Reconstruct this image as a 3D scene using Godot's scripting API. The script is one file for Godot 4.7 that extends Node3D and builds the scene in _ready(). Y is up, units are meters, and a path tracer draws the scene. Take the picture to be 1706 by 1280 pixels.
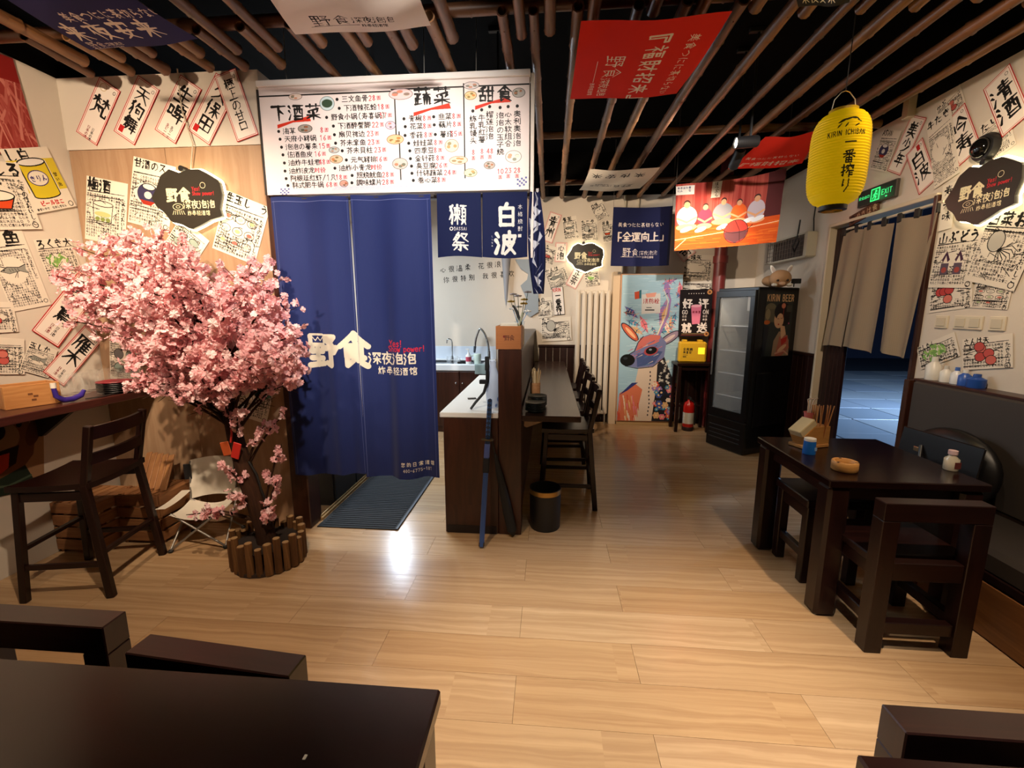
extends Node3D

# ---------------------------------------------------------------- camera numbers (photograph taken as 1706 x 1280)
const FOCAL := 735.5
const EYE := Vector3(0, 1.6, 0)
var cam_basis := Basis.from_euler(Vector3(deg_to_rad(-9.57), deg_to_rad(4.66), 0))
var rng := RandomNumberGenerator.new()
var used := {}
var mats := {}

func _ready():
	rng.seed = 20240611
	# camera
	var cam := Camera3D.new()
	cam.name = "camera"
	cam.fov = rad_to_deg(2.0 * atan(640.0 / FOCAL))
	cam.position = EYE
	cam.basis = cam_basis
	cam.near = 0.02
	add_child(cam)
	# night sky and exposure
	var env := Environment.new()
	env.background_mode = Environment.BG_COLOR
	env.background_color = Color(0.03, 0.05, 0.10)
	env.tonemap_mode = Environment.TONE_MAPPER_LINEAR
	env.tonemap_exposure = 1.0
	env.sdfgi_enabled = true
	env.ssao_enabled = true
	env.ssil_enabled = true
	var we := WorldEnvironment.new()
	we.name = "environment"
	we.environment = env
	add_child(we)
	# large lights: the kitchen's ceiling panel and an added, unseen street lamp outside the door
	area("kitchen_panel_light", Vector3(-2.05, 2.79, -4.6), Vector2(1.2, 0.3), Color(0.90, 0.96, 1.0), 9.0)
	area("street_lamp_light", Vector3(7.0, 2.55, -6.5), Vector2(0.5, 0.3), Color(0.66, 0.80, 1.0), 48.0)
	area("tube_lamp_light", Vector3(-2.25, 2.15, -6.2), Vector2(0.03, 0.58), Color(0.86, 0.93, 1.0), 3.0, Vector3(0, 180, 0))
	build_room()
	build_ceiling()
	build_outside()
	build_kitchen()
	build_menu()
	build_bar()
	build_left()
	build_tree()
	build_back()
	build_right()
	build_foreground()
	build_posters()
	build_lamps()

func area(nm: String, at: Vector3, size: Vector2, c: Color, e: float, turn := Vector3(-90, 0, 0)):
	var l := AreaLight3D.new()
	l.name = nm
	l.area_size = size
	l.light_color = c
	l.light_energy = e
	l.area_range = 14.0
	l.shadow_enabled = true
	l.position = at
	l.rotation_degrees = turn
	add_child(l)

func spot(nm: String, at: Vector3, to: Vector3, c: Color, e: float, ang: float, size := 0.04, blend := 0.6):
	var l := SpotLight3D.new()
	l.name = nm
	l.light_color = c
	l.light_energy = e
	l.spot_range = 14.0
	l.spot_attenuation = 2.0
	l.spot_angle = ang
	l.spot_angle_attenuation = blend
	l.light_size = size
	l.shadow_enabled = true
	add_child(l)
	l.look_at_from_position(at, to, Vector3(0.01, 1, 0.02))

func omni(nm: String, at: Vector3, c: Color, e: float, size := 0.05):
	var l := OmniLight3D.new()
	l.name = nm
	l.light_color = c
	l.light_energy = e
	l.omni_range = 12.0
	l.omni_attenuation = 2.0
	l.light_size = size
	l.shadow_enabled = true
	l.position = at
	add_child(l)

# ---------------------------------------------------------------- from a pixel of the photograph to a point on a known plane
func ray(px: float, py: float) -> Vector3:
	return cam_basis * Vector3((px - 853.0) / FOCAL, -(py - 640.0) / FOCAL, -1.0)
func at_y(px: float, py: float, y := 0.0) -> Vector3:
	var d := ray(px, py)
	return EYE + d * ((y - EYE.y) / d.y)
func at_z(px: float, py: float, z: float) -> Vector3:
	var d := ray(px, py)
	return EYE + d * (z / d.z)
func at_x(px: float, py: float, x: float) -> Vector3:
	var d := ray(px, py)
	return EYE + d * (x / d.x)

# ---------------------------------------------------------------- mesh builder
class B:
	var v := PackedVector3Array()
	var n := PackedVector3Array()
	var u := PackedVector2Array()
	func tri(a: Vector3, b: Vector3, c: Vector3, ua := Vector2.ZERO, ub := Vector2.ZERO, uc := Vector2.ZERO):
		var nn := (b - a).cross(c - a).normalized()
		v.append(a); v.append(c); v.append(b)
		for i in 3:
			n.append(nn)
		u.append(ua); u.append(uc); u.append(ub)
	func trin(a: Vector3, b: Vector3, c: Vector3, na: Vector3, nb: Vector3, nc: Vector3, ua := Vector2.ZERO, ub := Vector2.ZERO, uc := Vector2.ZERO):
		v.append(a); v.append(c); v.append(b)
		n.append(na); n.append(nc); n.append(nb)
		u.append(ua); u.append(uc); u.append(ub)
	func quad(a: Vector3, b: Vector3, c: Vector3, d: Vector3, ua := Vector2(0, 1), ub := Vector2(1, 1), uc := Vector2(1, 0), ud := Vector2(0, 0)):
		tri(a, b, c, ua, ub, uc)
		tri(a, c, d, ua, uc, ud)
	# a flat convex polygon whose normal points along hint
	func face(pts: Array, hint: Vector3, uvs: Array = []):
		var p := pts.duplicate()
		var q := uvs.duplicate()
		if (p[1] - p[0]).cross(p[2] - p[0]).dot(hint) < 0:
			p.reverse()
			q.reverse()
		for i in range(1, p.size() - 1):
			if q.size():
				tri(p[0], p[i], p[i + 1], q[0], q[i], q[i + 1])
			else:
				tri(p[0], p[i], p[i + 1])
	func box(c: Vector3, s: Vector3, bev := 0.0, bs := Basis.IDENTITY):
		var h := s * 0.5
		var long := 0
		if s.y > s[long]: long = 1
		if s.z > s[long]: long = 2
		var off := Vector2(c.x + c.z * 3.1, c.y + c.z * 1.7)
		bev = minf(bev, minf(h.x, minf(h.y, h.z)) * 0.9)
		for ax in 3:
			var b1 := (ax + 1) % 3
			var b2 := (ax + 2) % 3
			for sg in [-1.0, 1.0]:
				var pts := []
				var uvs := []
				for k in [[-1, -1], [1, -1], [1, 1], [-1, 1]]:
					var p := Vector3.ZERO
					p[ax] = h[ax] * sg
					p[b1] = (h[b1] - bev) * k[0]
					p[b2] = (h[b2] - bev) * k[1]
					pts.append(c + bs * p)
					var a2 := b2 if long == b1 else b1
					var a1 := long
					if long == ax:
						a1 = b1
						a2 = b2
					uvs.append(off + Vector2(p[a1], p[a2]))
				var hv := Vector3.ZERO
				hv[ax] = sg
				face(pts, bs * hv, uvs)
				if bev > 0.0 and sg > 0:
					for s1 in [-1.0, 1.0]:
						for s2 in [-1.0, 1.0]:
							# edge along ax
							var e := []
							for t in [[-1, 0], [1, 0], [1, 1], [-1, 1]]:
								var p := Vector3.ZERO
								p[ax] = (h[ax] - bev) * t[0]
								p[b1] = (h[b1] - (0.0 if t[1] == 0 else bev)) * s1
								p[b2] = (h[b2] - (bev if t[1] == 0 else 0.0)) * s2
								e.append(c + bs * p)
							var eh := Vector3.ZERO
							eh[b1] = s1
							eh[b2] = s2
							face(e, bs * eh, [off, off + Vector2(0.1, 0), off + Vector2(0.1, 0.01), off + Vector2(0, 0.01)])
		if bev > 0.0:
			for sx in [-1.0, 1.0]:
				for sy in [-1.0, 1.0]:
					for sz in [-1.0, 1.0]:
						var g := Vector3(sx, sy, sz)
						face([c + bs * (Vector3(h.x, h.y - bev, h.z - bev) * g), c + bs * (Vector3(h.x - bev, h.y, h.z - bev) * g), c + bs * (Vector3(h.x - bev, h.y - bev, h.z) * g)], bs * g, [off, off, off])
	func bar(a: Vector3, b: Vector3, w: float, d: float, bev := 0.004, side := Vector3.RIGHT):
		var y := (b - a).normalized()
		var x := (side - y * side.dot(y)).normalized()
		box((a + b) * 0.5, Vector3(w, (b - a).length(), d), bev, Basis(x, y, x.cross(y)))
	func tube(pts: Array, r, k := 10, caps := true):
		var m := pts.size()
		var rings := []
		var nrs := []
		var len_so := 0.0
		var lens := []
		var x := Vector3.ZERO
		for i in m:
			var t: Vector3 = (pts[mini(i + 1, m - 1)] - pts[maxi(i - 1, 0)]).normalized()
			if x == Vector3.ZERO:
				x = t.cross(Vector3.UP if absf(t.y) < 0.9 else Vector3.RIGHT).normalized()
			x = (x - t * x.dot(t)).normalized()
			var y := t.cross(x)
			var rr: float = r[i] if r is Array else r
			var ring := []
			var nr := []
			for j in k:
				var a := TAU * j / k
				var d := x * cos(a) + y * sin(a)
				ring.append(pts[i] + d * rr)
				nr.append(d)
			rings.append(ring)
			nrs.append(nr)
			if i:
				len_so += (pts[i] - pts[i - 1]).length()
			lens.append(len_so)
		for i in m - 1:
			for j in k:
				var j2 := (j + 1) % k
				var ua := Vector2(lens[i], 0.2 * j / k)
				var ub := Vector2(lens[i], 0.2 * (j + 1) / k)
				var uc := Vector2(lens[i + 1], 0.2 * (j + 1) / k)
				var ud := Vector2(lens[i + 1], 0.2 * j / k)
				trin(rings[i][j], rings[i][j2], rings[i + 1][j2], nrs[i][j], nrs[i][j2], nrs[i + 1][j2], ua, ub, uc)
				trin(rings[i][j], rings[i + 1][j2], rings[i + 1][j], nrs[i][j], nrs[i + 1][j2], nrs[i + 1][j], ua, uc, ud)
		if caps:
			face(rings[0], pts[0] - pts[1])
			face(rings[m - 1], pts[m - 1] - pts[m - 2])
	func cyl(a: Vector3, b: Vector3, r0: float, r1 := -1.0, k := 16):
		tube([a, b], [r0, r0 if r1 < 0 else r1], k)
	# profile: Array of Vector2(radius, height), bottom to top (outside), smooth where angle small
	func lathe(prof: Array, k := 24, o := Vector3.ZERO, bs := Basis.IDENTITY, smooth := true):
		var m := prof.size()
		for i in m - 1:
			var p0: Vector2 = prof[i]
			var p1: Vector2 = prof[i + 1]
			var t := (p1 - p0).normalized()
			var f := Vector2(t.y, -t.x)
			var n0 := f
			var n1 := f
			if smooth:
				if i > 0:
					var tp: Vector2 = (p0 - prof[i - 1]).normalized()
					if tp.dot(t) > 0.6:
						n0 = (f + Vector2(tp.y, -tp.x)).normalized()
				if i < m - 2:
					var tn: Vector2 = (prof[i + 2] - p1).normalized()
					if tn.dot(t) > 0.6:
						n1 = (f + Vector2(tn.y, -tn.x)).normalized()
			for j in k:
				var a := TAU * j / k
				var b := TAU * (j + 1) / k
				var da := Vector3(cos(a), 0, -sin(a))
				var db := Vector3(cos(b), 0, -sin(b))
				var q := [o + bs * (da * p0.x + Vector3.UP * p0.y), o + bs * (db * p0.x + Vector3.UP * p0.y), o + bs * (db * p1.x + Vector3.UP * p1.y), o + bs * (da * p1.x + Vector3.UP * p1.y)]
				var qn := [bs * (da * n0.x + Vector3.UP * n0.y), bs * (db * n0.x + Vector3.UP * n0.y), bs * (db * n1.x + Vector3.UP * n1.y), bs * (da * n1.x + Vector3.UP * n1.y)]
				var va := 1.0 - float(i) / (m - 1)
				var vb := 1.0 - float(i + 1) / (m - 1)
				var qu := [Vector2(float(j) / k, va), Vector2(float(j + 1) / k, va), Vector2(float(j + 1) / k, vb), Vector2(float(j) / k, vb)]
				if p0.x > 1e-6:
					trin(q[0], q[1], q[2], qn[0], qn[1], qn[2], qu[0], qu[1], qu[2])
				if p1.x > 1e-6:
					trin(q[0], q[2], q[3], qn[0], qn[2], qn[3], qu[0], qu[2], qu[3])
	func ball(c: Vector3, r: Vector3, k := 16, m := 10, bs := Basis.IDENTITY):
		for i in m:
			for j in k:
				var q := []
				var qn := []
				for w in [[i, j], [i, j + 1], [i + 1, j + 1], [i + 1, j]]:
					var th: float = PI * w[0] / m
					var ph: float = TAU * w[1] / k
					var d := Vector3(sin(th) * cos(ph), cos(th), sin(th) * sin(ph))
					q.append(c + bs * (d * r))
					qn.append((bs * (d / r)).normalized())
				if i > 0:
					trin(q[0], q[1], q[2], qn[0], qn[1], qn[2])
				if i < m - 1:
					trin(q[0], q[2], q[3], qn[0], qn[2], qn[3])
	# polygon in the xy plane (counterclockwise), from z0 to z1
	func prism(poly: PackedVector2Array, z0: float, z1: float, xf := Transform3D.IDENTITY):
		var idx := Geometry2D.triangulate_polygon(poly)
		var lo := poly[0]
		var hi := poly[0]
		for p in poly:
			lo = lo.min(p)
			hi = hi.max(p)
		var uvf := func(p: Vector2) -> Vector2: return Vector2((p.x - lo.x) / (hi.x - lo.x), (hi.y - p.y) / (hi.y - lo.y))
		for i in range(0, idx.size(), 3):
			var t := [poly[idx[i]], poly[idx[i + 1]], poly[idx[i + 2]]]
			for s in [[z1, 1.0], [z0, -1.0]]:
				var pts := []
				var uvs := []
				for p in t:
					pts.append(xf * Vector3(p.x, p.y, s[0]))
					uvs.append(uvf.call(p))
				face(pts, xf.basis * Vector3(0, 0, s[1]), uvs)
		var ar := 0.0
		for i in poly.size():
			ar += poly[i].cross(poly[(i + 1) % poly.size()])
		var sg := 1.0 if ar > 0 else -1.0
		for i in poly.size():
			var a := poly[i]
			var b := poly[(i + 1) % poly.size()]
			var e := b - a
			face([xf * Vector3(a.x, a.y, z0), xf * Vector3(b.x, b.y, z0), xf * Vector3(b.x, b.y, z1), xf * Vector3(a.x, a.y, z1)], xf.basis * Vector3(e.y * sg, -e.x * sg, 0), [uvf.call(a), uvf.call(b), uvf.call(b), uvf.call(a)])
	# curved sheet: f(u, v) gives a point, u to the right and v downward, front side towards the viewer who reads it
	func sheet(f: Callable, nu: int, nv: int, uv0 := Vector2.ZERO, uv1 := Vector2.ONE):
		var p := []
		for j in nv + 1:
			var row := []
			for i in nu + 1:
				row.append(f.call(float(i) / nu, float(j) / nv))
			p.append(row)
		var nn := []
		for j in nv + 1:
			var row := []
			for i in nu + 1:
				var du: Vector3 = p[j][mini(i + 1, nu)] - p[j][maxi(i - 1, 0)]
				var dv: Vector3 = p[mini(j + 1, nv)][i] - p[maxi(j - 1, 0)][i]
				row.append(dv.cross(du).normalized())
			nn.append(row)
		for j in nv:
			for i in nu:
				var w := []
				for q in [[i, j + 1], [i + 1, j + 1], [i + 1, j], [i, j]]:
					w.append(uv0 + (uv1 - uv0) * Vector2(float(q[0]) / nu, float(q[1]) / nv))
				trin(p[j + 1][i], p[j + 1][i + 1], p[j][i + 1], nn[j + 1][i], nn[j + 1][i + 1], nn[j][i + 1], w[0], w[1], w[2])
				trin(p[j + 1][i], p[j][i + 1], p[j][i], nn[j + 1][i], nn[j][i + 1], nn[j][i], w[0], w[2], w[3])
	func mesh() -> ArrayMesh:
		var a := []
		a.resize(Mesh.ARRAY_MAX)
		a[Mesh.ARRAY_VERTEX] = v
		a[Mesh.ARRAY_NORMAL] = n
		a[Mesh.ARRAY_TEX_UV] = u
		var m := ArrayMesh.new()
		m.add_surface_from_arrays(Mesh.PRIMITIVE_TRIANGLES, a)
		return m

func bx(c: Vector3, s: Vector3, bev := 0.0) -> B:
	var b := B.new()
	b.box(c, s, bev)
	return b

# ---------------------------------------------------------------- nodes
func numbered(nm: String) -> String:
	if not used.has(nm):
		used[nm] = 0
		return nm
	used[nm] += 1
	return "%s_%03d" % [nm, used[nm]]

func tag(o: Node, label: String, cat: String, group := ""):
	o.set_meta("label", label)
	o.set_meta("category", cat)
	if group != "":
		o.set_meta("group", group)

func thing(nm: String, label: String, cat: String, at := Vector3.ZERO, turn := 0.0, group := "") -> Node3D:
	var o := Node3D.new()
	o.name = numbered(nm)
	add_child(o)
	o.position = at
	o.rotation.y = turn
	tag(o, label, cat, group)
	return o

func part(parent: Node, nm: String, b, m: Material, label := "") -> MeshInstance3D:
	var o := MeshInstance3D.new()
	o.name = nm
	o.mesh = b if b is Mesh else b.mesh()
	o.material_override = m
	parent.add_child(o, true)
	if label != "":
		o.set_meta("label", label)
	return o

func one(nm: String, b, m: Material, label: String, cat: String, group := "", at := Vector3.ZERO, turn := 0.0) -> MeshInstance3D:
	var o := MeshInstance3D.new()
	o.name = numbered(nm)
	o.mesh = b if b is Mesh else b.mesh()
	o.material_override = m
	add_child(o)
	o.position = at
	o.rotation.y = turn
	tag(o, label, cat, group)
	return o

func struct(nm: String, b, m: Material) -> MeshInstance3D:
	var o := MeshInstance3D.new()
	o.name = numbered(nm)
	o.mesh = b if b is Mesh else b.mesh()
	o.material_override = m
	add_child(o)
	o.set_meta("kind", "structure")
	return o

func again(o: Node3D, at: Vector3, turn: float, label := "", group := "") -> Node3D:
	var c := o.duplicate()
	c.name = numbered(String(o.name).rstrip("0123456789").trim_suffix("_") if String(o.name).right(3).is_valid_int() else String(o.name))
	add_child(c)
	c.position = at
	c.rotation.y = turn
	if label != "":
		c.set_meta("label", label)
	if group != "":
		c.set_meta("group", group)
	return c

# ---------------------------------------------------------------- materials
func mat(hex: String, rough := 0.7, metal := 0.0, spec := 0.5) -> StandardMaterial3D:
	var key := "%s %s %s %s" % [hex, rough, metal, spec]
	if not mats.has(key):
		var m := StandardMaterial3D.new()
		m.albedo_color = Color(hex)
		m.roughness = rough
		m.metallic = metal
		m.metallic_specular = spec
		mats[key] = m
	return mats[key]

func tex_mat(t: Texture2D, rough := 0.8, spec := 0.4) -> StandardMaterial3D:
	var m := StandardMaterial3D.new()
	m.albedo_texture = t
	m.roughness = rough
	m.metallic_specular = spec
	return m

func glow(hex: String, e: float) -> StandardMaterial3D:
	var key := "glow %s %s" % [hex, e]
	if not mats.has(key):
		var m := StandardMaterial3D.new()
		m.albedo_color = Color(hex)
		m.emission_enabled = true
		m.emission = Color(hex)
		m.emission_energy_multiplier = e
		m.roughness = 0.6
		mats[key] = m
	return mats[key]

func glass(alpha := 0.08, hex := "ffffff") -> StandardMaterial3D:
	var key := "glass %s %s" % [hex, alpha]
	if not mats.has(key):
		var m := StandardMaterial3D.new()
		var c := Color(hex)
		c.a = alpha
		m.albedo_color = c
		m.transparency = BaseMaterial3D.TRANSPARENCY_ALPHA
		m.roughness = 0.03
		mats[key] = m
	return mats[key]

# wood grain running along u
func grain(hex_a: String, hex_b: String, sd: int, w := 512, h := 128, stretch := 14.0, knots := 0.0) -> ImageTexture:
	var f := FastNoiseLite.new()
	f.seed = sd
	f.frequency = 0.035
	f.fractal_octaves = 4
	var f2 := FastNoiseLite.new()
	f2.seed = sd + 7
	f2.frequency = 0.012
	var a := Color(hex_a)
	var b := Color(hex_b)
	var im := Image.create(w, h, false, Image.FORMAT_RGB8)
	for y in h:
		for x in w:
			var wob := f2.get_noise_2d(x * 0.35, y * 1.2) * 26.0 * (1.0 + knots)
			var q := f.get_noise_2d(x / stretch, y * 1.6 + wob) * 0.75 + f.get_noise_2d(x / (stretch * 0.35), y * 5.0 + wob + 300.0) * 0.3
			im.set_pixel(x, y, a.lerp(b, clampf(0.5 + q * 1.1, 0.0, 1.0)))
	return ImageTexture.create_from_image(im)

var wood_tex := {}
func wood(hex_a: String, hex_b: String, rough := 0.4, spec := 0.5, scale := Vector3(0.8, 3.0, 1.0)) -> StandardMaterial3D:
	var key := "wood %s %s %s %s" % [hex_a, hex_b, rough, scale]
	if not mats.has(key):
		var tk := hex_a + hex_b
		if not wood_tex.has(tk):
			wood_tex[tk] = grain(hex_a, hex_b, wood_tex.size() * 13 + 5, 512, 128)
		var m := tex_mat(wood_tex[tk], rough, spec)
		m.uv1_scale = scale
		mats[key] = m
	return mats[key]

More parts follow.
